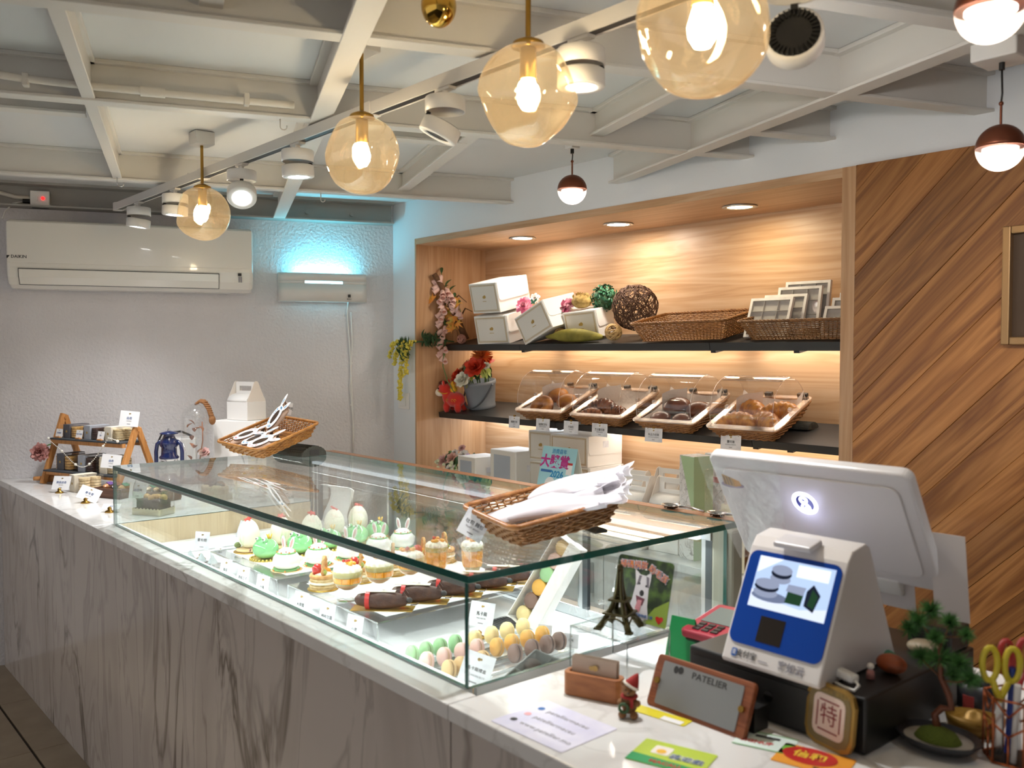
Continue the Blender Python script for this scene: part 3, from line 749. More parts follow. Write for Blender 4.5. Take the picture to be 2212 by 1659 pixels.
def basket(t, w, d, h, k=0.8, rows=8, N=56, sr=0.0027, m=None, mr=None, rim=0.0065, braid=False, cr=0.025, loc=None, rot=None):
    m = m or M_rat; mr = mr or m
    hold = t
    g = G()
    for j in range(rows):
        f = (j + 0.6) / (rows + 0.4); ww = w * (k + (1 - k) * f); dd = d * (k + (1 - k) * f)
        pts = []
        for i, ((x, y), (nx, ny)) in enumerate(rpath(ww, dd, cr, N)):
            o = sr * 1.15 * (1 if (i + j) % 2 else -1)
            pts.append((x + nx * o, y + ny * o, h * f))
        g.tube(pts, sr, 5, closed=True)
    tag(g.build('weave', m, hold), kind='stuff')
    g = G()
    A_ = rpath(w * k, d * k, cr, N); B_ = rpath(w * 0.99, d * 0.99, cr, N)
    for i in range(N):
        g.tube([(A_[i][0][0], A_[i][0][1], 0.002), (B_[i][0][0], B_[i][0][1], h)], sr * 0.8, 4)
    tag(g.build('stakes', m, hold), kind='stuff')
    g = G()
    if braid:
        P = rpath(w, d, cr, N * 3)
        for ph in (0, 2.1, 4.2):
            g.tube([(x + nx * rim * 0.6 * math.sin(i * 0.75 + ph), y + ny * rim * 0.6 * math.sin(i * 0.75 + ph), h + rim * 0.55 * math.cos(i * 0.75 + ph)) for i, ((x, y), (nx, ny)) in enumerate(P)], rim * 0.55, 5, closed=True)
    else:
        P = rpath(w, d, cr, N * 4)
        g.tube([(x, y, h) for (x, y), n_ in P], [rim * (1.0 if i % 2 else 0.86) for i in range(len(P))], 7, closed=True)
    g.build('rim', mr, hold)
    g = G(); nb_ = int(d * k / (sr * 4.2))
    for i in range(nb_):
        y = -d * k / 2 + (i + 0.5) * d * k / nb_
        g.box(-w * k / 2 + 0.003, w * k / 2 - 0.003, y - sr * 1.7, y + sr * 1.7, 0.0005 + 0.001 * (i % 2), 0.003 + 0.001 * (i % 2))
    tag(g.build('woven_base', m, hold), kind='stuff')
M_greyink = mat('grey_print', '#8d8a90', 0.6)
M_tagp = mat('tag_marble_paper', '#e9e9ed', 0.5, var=(30, '#d2d2da', 0.45, 0.7))
M_bluepr = mat('blue_print', '#5a6f9c', 0.6)
def tagcard(t, w, h, title, sub='', M=None, m=None, big=0.2, ink=None, th=0.0008, wide=False):
    """upright printed card standing in the xz plane, facing -y; M places it"""
    M = M or Matrix.Identity(4)
    c = G().box(-w / 2, w / 2, 0, th, 0, h, M).build('card', m or M_tagp, t)
    k = M @ front(0, -0.0003, h * 0.52)
    text(title, h * big, ink or M_ink, c, k, ext=0.0002)
    if sub: text(sub, h * 0.085, M_greyink, c, M @ front(0, -0.0003, h * 0.34), ext=0.0002)
    g = G(); g.plate(circ(h * 0.05, 10), 0.0003, M @ front(-h * 0.015, 0, h * 0.82)); g.plate(circ(h * 0.035, 8), 0.0003, M @ front(h * 0.05, 0, h * 0.83))
    g.build('emblem', M_gold, c)
    G().box(-h * 0.12, h * 0.12, -0.0003, 0, h * 0.13, h * 0.17, M).build('price_print', M_greyink, c)
    return c
def petals(g, M, layers, jit=0.0, rnd=None):
    rnd = rnd or random
    for (n, l, w, tilt, curl) in layers:
        for i in range(n):
            a0 = 2 * PI * (i + 0.5 * (l * 1000 % 2)) / n + rnd.uniform(-jit, jit); tl = R(tilt) + rnd.uniform(-jit, jit) * 0.6; cu = R(curl) + rnd.uniform(-jit, jit)
            ll = l * (1 + rnd.uniform(-jit, jit) * 0.3)
            pts = [(0, 0)]; 
            for k in range(1, 5):
                a = tl + cu * (k - 0.5) / 4
                pts.append((pts[-1][0] + ll / 4 * math.sin(a), pts[-1][1] + ll / 4 * math.cos(a)))
            def fn(u, v, pts=pts, w=w):
                q = v * 4; k = min(int(q), 3); f = q - k
                rr = pts[k][0] + f * (pts[k + 1][0] - pts[k][0]); zz = pts[k][1] + f * (pts[k + 1][1] - pts[k][1])
                pr = math.sin(PI * (0.12 + 0.80 * v)) ** 0.8
                x = (u - 0.5) * w * pr
                return (rr - abs(u - 0.5) ** 2 * w * 0.5 * (1 - v * 0.5), x, zz)
            g.patch(fn, 4, 4, M @ Matrix.Rotation(a0, 4, 'Z'))
def leaf(g, M, l, w, bend=0.3):
    def fn(u, v):
        pr = math.sin(PI * min(1, 0.03 + 0.97 * v)) ** 0.7
        return ((u - 0.5) * w * pr, l * v, -bend * l * v * v + abs(u - 0.5) * w * 0.35 * pr)
    g.patch(fn, 2, 5, M)
_leafme = {}
def leafobj(parent, M, l, w, bend, m, name='leaf'):
    k = (m.name, round(bend, 2))
    if k not in _leafme:
        g = G(); leaf(g, Matrix.Identity(4), 1.0, 1.0, bend); o = g.build(name, m, parent); _leafme[k] = o.data
    else:
        o = bpy.data.objects.new(name, _leafme[k]); COL.objects.link(o); o.parent = parent
    o.matrix_local = M @ Matrix.Diagonal((w, l, l, 1))
    return o
def aim(loc, d, roll=0):
    return Matrix.Translation(Vector(loc)) @ Vector(d).to_track_quat('Z', 'Y').to_matrix().to_4x4() @ Matrix.Rotation(roll, 4, 'Z')
ROSE = lambda r: [(3, r * 0.8, r * 0.8, 4, 18), (5, r * 0.95, r * 0.95, 14, 30), (6, r * 1.1, r * 1.05, 30, 40), (7, r * 1.15, r * 1.1, 52, 45)]
PEONY = lambda r: [(8, r * 0.8, r * 0.6, 8, 30), (10, r * 0.95, r * 0.62, 22, 40), (11, r * 1.08, r * 0.66, 42, 45), (12, r * 1.12, r * 0.66, 66, 40)]
MUM = lambda r: [(12, r * 0.8, r * 0.16, 8, 20), (18, r * 0.95, r * 0.17, 28, 25), (22, r * 1.05, r * 0.17, 50, 25), (24, r * 1.1, r * 0.17, 74, 20)]
def bloom(parent, loc, d, r, m, kind=ROSE, jit=0.12, sd=1, name='bloom'):
    g = G(); petals(g, aim(loc, d), kind(r), jit, random.Random(sd))
    return g.build(name, m, parent)

# ================================================================ ON THE LEFT WALL
M_acw = mat('air_con_white', '#e6e2d8', 0.22, coat=0.3)
ac = thing('air_conditioner', 'wide white wall air conditioner high on the left wall', 'air conditioner', WA(0.628, 0.003, 1.845), (0, 0, ROTA))
AW = 0.558
prof = [(0, 0.0), (-0.10, 0.002), (-0.15, 0.016), (-0.178, 0.05), (-0.19, 0.1), (-0.192, 0.29), (-0.182, 0.318), (-0.15, 0.325), (0, 0.325)]
def xprism(prof, x0, x1):
    return G().add([(x0, y, z) for y, z in prof] + [(x1, y, z) for y, z in prof],
                   [list(range(len(prof))), [len(prof) * 2 - 1 - i for i in range(len(prof))]] + [(i, len(prof) + i, len(prof) + (i + 1) % len(prof), (i + 1) % len(prof)) for i in range(len(prof))])
xprism(prof, -AW, AW).build('body', M_acw, ac, bevel=0.018, seg=4)
G().box(-AW + 0.006, AW - 0.006, -0.1975, -0.192, 0.118, 0.31).build('front_panel', M_acw, ac, bevel=0.003)
lv = xprism([(-0.155, 0.016), (-0.1835, 0.05), (-0.1935, 0.092), (-0.18, 0.092), (-0.15, 0.02)], -AW + 0.05, AW - 0.165).build('outlet_slot', mat('dark_gap', '#4a4a48', 0.6), ac)
xprism([(-0.158, 0.019), (-0.1865, 0.052), (-0.1965, 0.088), (-0.19, 0.088), (-0.155, 0.022)], -AW + 0.053, AW - 0.168).build('louver', M_acw, ac)
text('DAIKIN', 0.02, M_ink, ac, front(-AW + 0.055, -0.1977, 0.145), ext=0.0003, bold=0.0004)
G().plate([(0, 0), (0.014, 0), (0.004, -0.014), (0.0, -0.014)], 0.0004, front(-AW + 0.004, -0.1977, 0.151)).build('emblem', M_ink, ac)
dp = G().box(AW - 0.075, AW - 0.058, -0.1935, -0.19, 0.082, 0.096).build('display', M_ink, ac)
G().box(AW - 0.072, AW - 0.066, -0.192, -0.186, 0.05, 0.078).build('indicator', M_greyink, ac); G().box(AW - 0.062, AW - 0.056, -0.192, -0.186, 0.05, 0.078).build('indicator', M_greyink, ac)
M_trapw = mat('insect_lamp_white', '#d9d6d0', 0.35)
tp = thing('insect_lamp', 'white wall mounted insect lamp glowing cyan', 'insect trap', WA(1.559, 0.003, 1.81), (0, 0, ROTA))
def bowed(x0, x1, z0, z1, dep, t=0.004, n=14):
    g = G()
    def fn(u, v): return (x0 + (x1 - x0) * u, -dep * math.sin(PI * (0.12 + 0.76 * u)) ** 0.45, z0 + (z1 - z0) * v)
    g.patch(fn, n, 1); return g
bowed(-0.233, 0.233, 0.002, 0.098, 0.085).build('front_shell', M_trapw, tp, solid=0.004)
bowed(-0.233, 0.233, 0.112, 0.153, 0.085).build('front_shell', M_trapw, tp, solid=0.004)
g = G()
for s in (-1, 1):
    def fn(u, v, s=s): 
        x = s * (0.10 + 0.133 * u); uu = (x + 0.233) / 0.466
        return (x, -0.085 * math.sin(PI * (0.12 + 0.76 * uu)) ** 0.45, 0.098 + 0.014 * v)
    g.patch(fn, 6, 1)
g.build('front_shell', M_trapw, tp, solid=0.004)
G().box(-0.233, 0.233, -0.006, 0, 0.002, 0.15).build('back_plate', M_trapw, tp)
for s in (-1, 1): G().box(s * 0.231 - 0.003, s * 0.231 + 0.003, -0.052, -0.006, 0.002, 0.153).build('end_cap', M_trapw, tp)
G().cyl((-0.16, -0.045, 0.104), (0.16, -0.045, 0.104), 0.008, n=12).build('tube', emit('uv_tube', '#9fe8ff', 9.0), tp)
G().box(0.128, 0.142, -0.0845, -0.078, 0.026, 0.042).build('emblem', M_ink, tp)
text('害虫灯', 0.009, M_ink, tp, front(0.135, -0.0842, 0.016), ext=0.0006)
lamp('AREA', 'uv_glow', (0, -0.04, 0.15), 1.7, (0.12, 0.75, 1.0), tp, aim=(0, 0.35, 1), size=0.3, sizey=0.03)
cb_ = thing('lamp_cable', 'thin white cable hanging down the wall from the insect lamp', 'cable', (0, 0, 0))
G().tube([WA(1.70, 0.012, 1.815), WA(1.695, 0.008, 1.76), WA(1.712, 0.008, 1.5), WA(1.722, 0.008, 1.2), WA(1.722, 0.008, 0.93)], 0.0035, 6).build('wire', M_white, cb_)
G().tube([WA(1.715, 0.01, 1.76), WA(1.722, 0.008, 1.6), WA(1.708, 0.008, 1.35), WA(1.728, 0.008, 1.1), WA(1.715, 0.008, 0.93)], 0.0028, 6).build('wire', M_white, cb_)
for z in (1.48, 1.25): G().box(-0.008, 0.008, -0.012, 0, -0.004, 0.004).build('clip', M_white, cb_, loc=WA(1.716, 0, z), rot=(0, 0, ROTA))
sb = thing('switch_box', 'white surface switch box with a red light above the air conditioner', 'switch', WA(0.20, 0.025, 2.278), (0, 0, ROTA))
G().box(-0.042, 0.042, -0.035, 0, -0.036, 0.046).build('box', M_white, sb, bevel=0.003)
G().box(-0.018, -0.008, -0.039, -0.035, 0.0, 0.018).build('rocker', M_white, sb, bevel=0.001)
G().cyl((0.014, -0.035, 0.01), (0.014, -0.039, 0.01), 0.008, n=14).build('indicator', emit('red_indicator', '#ff2020', 3.0), sb)
G().cyl((-0.042, -0.018, -0.005), (-0.075, -0.018, -0.005), 0.011, n=10).build('plug', M_blk, sb)
o = G().tube([WA(-0.15, 0.03, 2.33), WA(0.02, 0.03, 2.31), WA(0.09, 0.03, 2.292), WA(0.155, 0.03, 2.29)], 0.011, 8).build('conduit', M_pvc); tag(o, 'short white pipe running into the switch box with the red light', 'pipe')
o = G().tube([WA(0.12, 0.03, 2.27), WA(0.08, 0.035, 2.26), WA(0.05, 0.05, 2.22), WA(0.04, 0.07, 2.18)], 0.004, 6).build('power_cord', M_white); tag(o, 'white power cord curving from the switch box to the air conditioner', 'cable')
ws = thing('wall_switch', 'double white wall switch beside the wooden niche', 'switch', (-4.217, YB - 0.001, 1.272))
G().box(-0.05, 0.05, -0.009, 0, -0.044, 0.044).build('plate', M_white, ws, bevel=0.002)
G().box(-0.035, 0.028, -0.013, -0.009, -0.03, 0.03).build('rocker', M_white, ws, bevel=0.002)

# ================================================================ LEFT END OF THE COUNTER
# two-tier A-frame rack
RX = thing('display_rack', 'two tier wooden A-frame rack with slate shelves by the left wall', 'rack', (-4.51, 1.275, CZ), (0, 0, R(21.8)))
M_slate = mat('slate', '#3c4146', 0.7, bump=(60, 0.5, 0.002))
def bar(p, q, a, b, m, nm, par):
    p = Vector(p); q = Vector(q); d = q - p
    M = Matrix.Translation(p) @ d.to_track_quat('Z', 'Y').to_matrix().to_4x4()
    return G().box(-a / 2, a / 2, -b / 2, b / 2, 0, d.length, M).build(nm, m, par, bevel=0.002)
for sx, ht in ((-1, 0.325), (1, 0.285)):
    x = sx * 0.255
    bar((x, -0.115, 0.0), (x, -0.0, ht), 0.018, 0.026, M_rack, 'leg', RX)
    bar((x, 0.115, 0.0), (x, 0.006, ht - 0.01), 0.018, 0.026, M_rack, 'leg', RX)
    G().cyl((x - 0.014, 0.002, ht - 0.02), (x + 0.014, 0.002, ht - 0.02), 0.006, n=8).build('pivot', M_rack, RX)
G().box(-0.25, 0.25, -0.075, -0.057, 0.19, 0.208).build('rail', M_rack, RX); G().box(-0.25, 0.25, 0.045, 0.06, 0.19, 0.208).build('rail', M_rack, RX)
G().box(-0.246, 0.246, -0.085, 0.06, 0.2085, 0.216).build('shelf', M_slate, RX, bevel=0.001)
G().box(-0.25, 0.25, -0.105, -0.09, 0.045, 0.06).build('rail', M_rack, RX)
G().box(-0.246, 0.246, -0.12, 0.08, 0.0605, 0.068).build('shelf', M_slate, RX, bevel=0.001)
RM = TM((-4.51, 1.275, CZ), (0, 0, R(21.8)))
def rk(x, y, z): return tuple(RM @ Vector((x, y, z)))
M_bisc = mat('biscuit', '#e0b46c', 0.7, var=(90, '#bd8848', 0.4, 0.65)); M_choc = mat('chocolate_biscuit', '#4a2a20', 0.6, var=(90, '#341b14', 0.4, 0.65)); M_palebisc = mat('pale_biscuit', '#e2cda2', 0.7, var=(80, '#cbb080', 0.4, 0.65))
M_sl = [mat('grey_sleeve', '#5b5a60', 0.6), mat('silver_sleeve', '#a9adb6', 0.5), mat('cream_sleeve', '#ebe2cf', 0.6)]
def cookiebox(label, loc, rot, food, sleeve, sx=0.115, dep=0.075, h=0.072, rows=5, shift=0.0):
    t = thing('biscuit_box', label, 'box', loc, rot, 'clear boxes of biscuits')
    G().box(-sx / 2, sx / 2, -dep / 2, dep / 2, 0, h).build('clear_box', M_acr, t, bevel=0.004)
    g = G(); n = 2
    for i in range(n):
        for j in (-1, 1):
            for k in range(rows):
                x_ = -sx / 2 + sx * (i + 0.5) / n; g.cyl((x_, j * dep / 4, 0.004 + k * (h - 0.012) / rows), (x_, j * dep / 4, 0.004 + (k + 0.82) * (h - 0.012) / rows), min(sx / n, dep / 2) * 0.48, n=14)
    g.build('biscuits', food, t)
    x = sx * shift
    s = G().box(x - 0.022, x + 0.022, -dep / 2 - 0.0012, dep / 2 + 0.0012, -0.0 + 0.0003, h + 0.0012).build('sleeve', sleeve, t)
    G().plate(circ(0.006, 10), 0.0004, front(x, -dep / 2 - 0.0014, h * 0.5)).build('emblem', M_gold, s)
    return t
ra = R(21.8)
for k, (x, f, s, sh, lab) in enumerate([(-0.15, M_bisc, M_sl[0], 0.25, 'clear box of golden biscuits, grey sleeve, on the rack top shelf'), (-0.005, M_choc, M_sl[1], 0.2, 'clear box of chocolate biscuits, silver sleeve, on the rack top shelf'), (0.14, M_palebisc, M_sl[2], 0.2, 'clear box of pale biscuits, cream sleeve, on the rack top shelf')]):
    cookiebox(lab, rk(x, -0.002, 0.2165), (0, 0, ra), f, s, 0.125, 0.105, 0.062, shift=-0.08)
for k, (x, f, s, lab) in enumerate([(-0.155, M_bisc, M_sl[0], 'clear box of golden biscuits, grey sleeve, on the rack bottom shelf'), (-0.005, M_choc, M_sl[1], 'clear box of chocolate biscuits, silver sleeve, on the rack bottom shelf'), (0.145, M_palebisc, M_sl[2], 'clear box of pale biscuits, cream sleeve, on the rack bottom shelf')]):
    cookiebox(lab, rk(x, -0.03, 0.0685), (0, 0, ra), f, s, 0.125, 0.115, 0.075, shift=-0.08)
cookiebox('clear box of pale sandwich biscuits, cream sleeve, standing on the marble', (-4.33, 1.165, CZ + 0.0005), (0, 0, R(12)), M_palebisc, M_sl[2], 0.13, 0.1, 0.075, shift=-0.2)
def stand_card(label, loc, rz, w, h, title, sub='', tilt=0, base=None, m=None, ink=None, big=0.2, lift=0.0, roll=0):
    t = thing('price_card', label, 'price card', loc, (0, 0, rz), 'white price cards')
    M = Matrix.Translation((0, 0, lift)) @ Matrix.Rotation(roll, 4, 'Y') @ Matrix.Rotation(-tilt, 4, 'X')
    tagcard(t, w, h, title, sub, M, m or M_paper, big, ink)
    if base == 'gold':
        G().lathe([(0.0, 0.0), (0.016, 0.0), (0.014, 0.006), (0.006, 0.01), (0.007, 0.018), (0.0, 0.024)], 12, c=(0, -0.003, 0), sx=1.2).build('clip', M_brass, t)
    elif base == 'wood':
        G().box(-0.016, 0.016, -0.008, 0.008, 0, 0.007).build('block', M_rack, t, bevel=0.001)
    return t
for x, tt, lab in [(-0.2, '牛油曲奇', 'small price card before the golden biscuits on the rack top shelf'), (-0.055, '朱古力曲奇', 'small price card before the chocolate biscuits on the rack top shelf'), (0.095, '杏仁', 'small price card before the pale biscuits on the rack top shelf')]:
    stand_card(lab, rk(x, -0.07, 0.2165), ra, 0.045, 0.04, tt, tilt=R(12), base='wood', ink=M_bluepr, big=0.2, lift=0.003)
stand_card('large price card clipped on top of the right rack frame', rk(0.235, -0.03, 0.285), R(40), 0.095, 0.07, '曲奇', 'COOKIES', tilt=R(10), ink=M_bluepr, roll=R(4))
stand_card('large price card low on the right rack frame by the lantern', rk(0.235, -0.13, 0.105), R(40), 0.095, 0.062, '曲奇', 'COOKIES', tilt=R(12), ink=M_bluepr, roll=R(4))
stand_card('price card on a gold clip at the far left end of the worktop', (-4.35, 1.06, CZ + 0.0005), R(40), 0.085, 0.062, '脆脆曲奇', 'BISCUITS', tilt=R(22), base='gold', ink=M_bluepr, lift=0.014)
stand_card('tilted price card on a gold clip before the walnut tray', (-3.99, 1.07, CZ + 0.0005), R(55), 0.085, 0.06, '費南雪', 'FINANCIER', tilt=R(35), base='gold', ink=M_bluepr, lift=0.012, roll=R(20))
stand_card('small price card on a gold clip nearest the case on the left worktop', (-3.70, 1.08, CZ + 0.0005), R(50), 0.07, 0.03, '蛋糕', '', tilt=R(55), base='gold', ink=M_bluepr, lift=0.012)
stand_card('price card leaning on the bagged cake by the glass end', (-3.66, 1.17, CZ + 0.0005), R(45), 0.07, 0.06, '磅蛋糕', '', tilt=R(15), ink=M_bluepr, lift=0.05)
# carnation and beads on the rack
cf = thing('artificial_carnation', 'dusty pink artificial carnation on the left of the rack', 'flower', rk(-0.29, -0.10, 0.145))
M_dpink = mat('dusty_pink_petal', '#c98f88', 0.7, var=(25, '#b0736c', 0.4, 0.65))
bloom(cf, (0, 0, 0), (0.6, -0.75, 0.25), 0.044, M_dpink, PEONY, 0.35, 3); bloom(cf, (0.0, 0.0, 0.0), (0.9, -0.4, 0.5), 0.04, M_dpink, PEONY, 0.4, 4, 'petals')
G().tube([(0, 0, 0), (-0.01, 0.03, 0.03), (0.02, 0.06, 0.045), (0.06, 0.07, 0.047)], 0.003, 6).build('stem', mat('bright_stem', '#5a9a3a', 0.5), cf)
bd = thing('bead_garland', 'string of small clear beads draped across the rack', 'garland', rk(0, -0.10, 0))
M_bead = mat('clear_bead', '#efe9dc', 0.15, coat=0.6)
gb = G(); gp = []
for i in range(56):
    u = i / 55; x = -0.23 + 0.48 * u; z = 0.215 - 0.105 * math.sin(PI * min(1, u * 1.15)) ** 0.8 + 0.02 * math.sin(u * 9)
    gp.append((x * math.cos(ra), x * math.sin(ra), z - 0.0)); gb.sph(gp[-1], 0.0028 if i % 11 else 0.007, 6, 5)
tag(gb.build('beads', M_bead, bd), kind='stuff'); G().tube(gp, 0.0007, 4).build('wire', M_steel, bd)
# rolling pin at the wall
t = thing('rolling_pin', 'old wooden rolling pin with dried flowers at the far left corner', 'rolling pin', (-4.74, 1.10, CZ + 0.021), (0, 0, R(70)))
G().lathe([(0, -0.06), (0.009, -0.058), (0.011, -0.03), (0.009, -0.015), (0.02, -0.012), (0.021, 0.10), (0.0, 0.102)], 16, M=Matrix.Rotation(PI / 2, 4, 'Y')).build('pin', M_rack, t)
# walnut trays and packets
M_pack = [mat('purple_pack', '#5d3a7e', 0.5), mat('green_pack', '#2e7a5e', 0.5), mat('brown_pack', '#7a4630', 0.5), mat('orange_pack', '#d08a50', 0.6)]
def wtray(label, loc, rz, L=0.15, W=0.1, H=0.042):
    t = thing('walnut_tray', label, 'tray', loc, (0, 0, rz), 'walnut trays')
    G().box(-L / 2, L / 2, -W / 2, W / 2, 0, 0.006).build('base', M_walnut, t)
    for s in (-1, 1):
        G().box(-L / 2, L / 2, s * W / 2 - 0.003, s * W / 2 + 0.003, 0.0062, H).build('side', M_walnut, t)
        G().box(s * L / 2 - 0.003, s * L / 2 + 0.003, -W / 2 + 0.0032, W / 2 - 0.0032, 0.0062, H).build('end', M_walnut, t)
wtray('dark walnut tray of wrapped cakes on the left worktop', (-4.08, 1.22, CZ + 0.0005), R(25))
wtray('second dark walnut tray of wrapped cakes closer to the case', (-3.88, 1.33, CZ + 0.0005), R(25))
def packet(label, loc, rot, mcol, mfood, L=0.085, W=0.034, H=0.024):
    t = thing('wrapped_cake', label, 'cake', loc, rot, 'wrapped finger cakes')
    G().sph((0, 0, H * 0.5), (L * 0.42, W * 0.42, H * 0.45), 14, 8).build('cake', mfood, t)
    def fn(u, v):
        x = (u - 0.5) * L; k = math.sin(PI * u) ** 0.35; a = 2 * PI * v
        return (x, W * 0.5 * math.cos(a) * (0.8 + 0.2 * k) , H * 0.5 + H * 0.56 * math.sin(a) * k)
    G().patch(fn, 12, 14).build('wrapper', M_cello, t)
    G().box(-0.014, 0.014, -W * 0.36, W * 0.36, H * 0.98, H * 1.06).build('label_band', mcol, t)
for k, (x, y, c, f, lab) in enumerate([(-0.045, 0.0, 0, M_pack[3], 'wrapped finger cake with a purple label in the front walnut tray'), (0.0, 0.0, 2, M_choc, 'wrapped chocolate finger cake in the front walnut tray'), (0.045, 0.0, 1, M_bisc, 'wrapped finger cake with a green label in the front walnut tray')]):
    packet(lab, (-4.08 + x * math.cos(R(25)), 1.22 + x * math.sin(R(25)), CZ + 0.034), (R(24), 0, R(25 + 90)), M_pack[c], f)
for k, (x, c, f, lab) in enumerate([(-0.04, 1, M_palebisc, 'wrapped finger cake with a green label in the rear walnut tray'), (0.0, 2, M_bisc, 'wrapped finger cake with a brown label in the rear walnut tray'), (0.042, 3, M_dpink, 'wrapped finger cake with an orange label in the rear walnut tray')]):
    packet(lab, (-3.88 + x * math.cos(R(25)), 1.33 + x * math.sin(R(25)), CZ + 0.034), (R(24), 0, R(25 + 90)), M_pack[c], f)
# bagged cakes behind the glass end
M_pbase = mat('cake_card_base', '#eadfbf', 0.6)
def bagged(label, loc, rz, food, top, L=0.13, W=0.085, H=0.17):
    t = thing('bagged_cake', label, 'cake', loc, (0, 0, rz), 'loaf cakes in clear bags')
    g = G(); n = 16
    for sx in (-1, 1):
        pts = [(-L / 2 + L * i / n, 0.022 + (0.006 if i % 2 else 0)) for i in range(n + 1)]
        g.prism([(-L / 2, 0)] + [(L / 2, 0)] + pts[::-1], -0.0004, 0.0004, front(0, sx * W / 2, 0))
    for sx in (-1, 1):
        g.box(sx * L / 2 - 0.0004, sx * L / 2 + 0.0004, -W / 2, W / 2, 0, 0.025)
    g.box(-L / 2, L / 2, -W / 2, W / 2, 0, 0.001)
    g.build('scalloped_tray', M_pbase, t)
    G().box(-L * 0.44, L * 0.44, -W * 0.42, W * 0.42, 0.0012, 0.06).build('loaf', food, t, bevel=0.012, seg=3)
    g = G(); rr = random.Random(len(label))
    for i in range(9): g.sph((rr.uniform(-L * 0.34, L * 0.34), rr.uniform(-W * 0.3, W * 0.3), 0.062), rr.uniform(0.009, 0.016), 10, 7)
    g.build('topping', top, t)
    def fn(u, v):
        a = 2 * PI * u; k = 1 - 0.75 * max(0, (v - 0.55) / 0.45); sq = 1 / max(abs(math.cos(a)), abs(math.sin(a)))
        sq = min(sq, 1.3)
        return (L * 0.52 * math.cos(a) * sq * (1 - 0.25 * max(0, v - 0.6)), W * 0.54 * math.sin(a) * sq * k, 0.001 + H * v)
    G().patch(fn, 28, 8).build('bag', M_cello, t)
bagged('bagged loaf cake with nuts just inside the left glass end', (-3.56, 1.20, CZ + 0.0005), R(30), M_choc, M_bisc)
bagged('bagged loaf cake further back behind the left glass end', (-3.75, 1.52, CZ + 0.0005), R(10), M_palebisc, M_choc)
# storm lantern
M_navy = mat('navy_enamel', '#16234f', 0.18, coat=0.6)
ln = thing('storm_lantern', 'dark blue enamel storm lantern behind the case', 'lantern', (-4.245, 1.505, CZ + 0.0005))
G().lathe([(0, 0), (0.055, 0), (0.058, 0.01), (0.055, 0.035), (0.035, 0.045), (0.03, 0.055)], 28).build('tank', M_navy, ln)
G().lathe([(0.026, 0.05), (0.038, 0.075), (0.04, 0.10), (0.032, 0.135), (0.026, 0.14)], 24).build('glass_chimney', M_acr, ln)
G().lathe([(0.042, 0.128), (0.045, 0.135), (0.036, 0.145), (0.034, 0.18), (0.042, 0.19), (0.04, 0.21), (0.03, 0.222), (0.024, 0.236), (0.026, 0.24), (0.042, 0.243), (0.04, 0.248), (0.012, 0.256), (0, 0.257)], 28).build('hood', M_navy, ln)
for s in (-1, 1):
    G().tube([(s * 0.05 * 0.64, s * 0.05 * 0.76, 0.02), (s * 0.06 * 0.64, s * 0.06 * 0.76, 0.06), (s * 0.061 * 0.64, s * 0.061 * 0.76, 0.16), (s * 0.055 * 0.64, s * 0.055 * 0.76, 0.195), (s * 0.036 * 0.64, s * 0.036 * 0.76, 0.21)], 0.0095, 8).build('side_tube', M_navy, ln)
G().tube([(0.041 + 0.0, 0.049, 0.2), (0.05, 0.06, 0.16), (0.05, 0.06, 0.12), (0.045, 0.05, 0.1)], 0.0015, 5).build('bail', M_steel, ln)
G().tube([(-0.012, 0, 0.256), (-0.008, 0, 0.266), (0.008, 0, 0.266), (0.012, 0, 0.256)], 0.0016, 5).build('top_loop', M_steel, ln)
g = G()
for k in range(4):
    a = k * PI / 2 + 0.4; g.tube([(0.043 * math.cos(a), 0.043 * math.sin(a), 0.06), (0.046 * math.cos(a + 0.7), 0.046 * math.sin(a + 0.7), 0.095), (0.043 * math.cos(a + 1.5), 0.043 * math.sin(a + 1.5), 0.125)], 0.0012, 4)
g.build('guard_wire', M_steel, ln)
# white appliance with black cable
ap = thing('white_appliance', 'small white electrical box with a black cable behind the lantern', 'appliance', WA(0.83, 0.14, CZ + 0.0005), (0, 0, ROTA))
G().box(-0.07, 0.07, -0.05, 0.05, 0, 0.19).build('body', M_white, ap, bevel=0.006)
G().tube([(-0.07, -0.03, 0.15), (-0.11, -0.04, 0.17), (-0.09, -0.05, 0.215), (0.0, -0.045, 0.225), (0.05, -0.04, 0.20)], 0.006, 8).build('cable', M_blk, ap)
g = G()
for k in range(3): g.tube([(-0.09 + 0.02 * math.cos(a * PI / 8), -0.07 - 0.003 * k, 0.06 + 0.02 * math.sin(a * PI / 8)) for a in range(16)], 0.003, 5, closed=True)
g.build('cable_coil', M_blk, ap)
# bell jar with dried flowers and rope
bj = thing('bell_jar', 'tall glass bell jar with dried flowers and a rope handle', 'bell jar', WA(0.905, 0.42, CZ + 0.0005))
G().lathe([(0.085, 0), (0.085, 0.012), (0, 0.013)], 32).build('base', M_walnut, bj)
jr = [(0.077, 0.013)] + [(0.077, 0.1), (0.077, 0.2), (0.076, 0.28)] + [(0.077 * math.cos(a), 0.30 + 0.077 * math.sin(a)) for a in [k * PI / 20 for k in range(1, 11)]]
G().lathe(jr, 36).build('glass_dome', clear('bell_glass', (0.96, 0.965, 0.965), 0.09, 0.01), bj)
M_dry = mat('dried_petal', '#9a6a50', 0.8); M_pinkp = mat('pale_pink_petal', '#e3b9b4', 0.7); M_mauve = mat('mauve_petal', '#c99bb6', 0.7)
bloom(bj, (0.035, 0.02, 0.14), (0.5, -0.6, 0.6), 0.026, M_pinkp, ROSE, 0.1, 5); bloom(bj, (0.03, -0.02, 0.085), (0.6, -0.7, 0.4), 0.026, M_mauve, MUM, 0.15, 6)
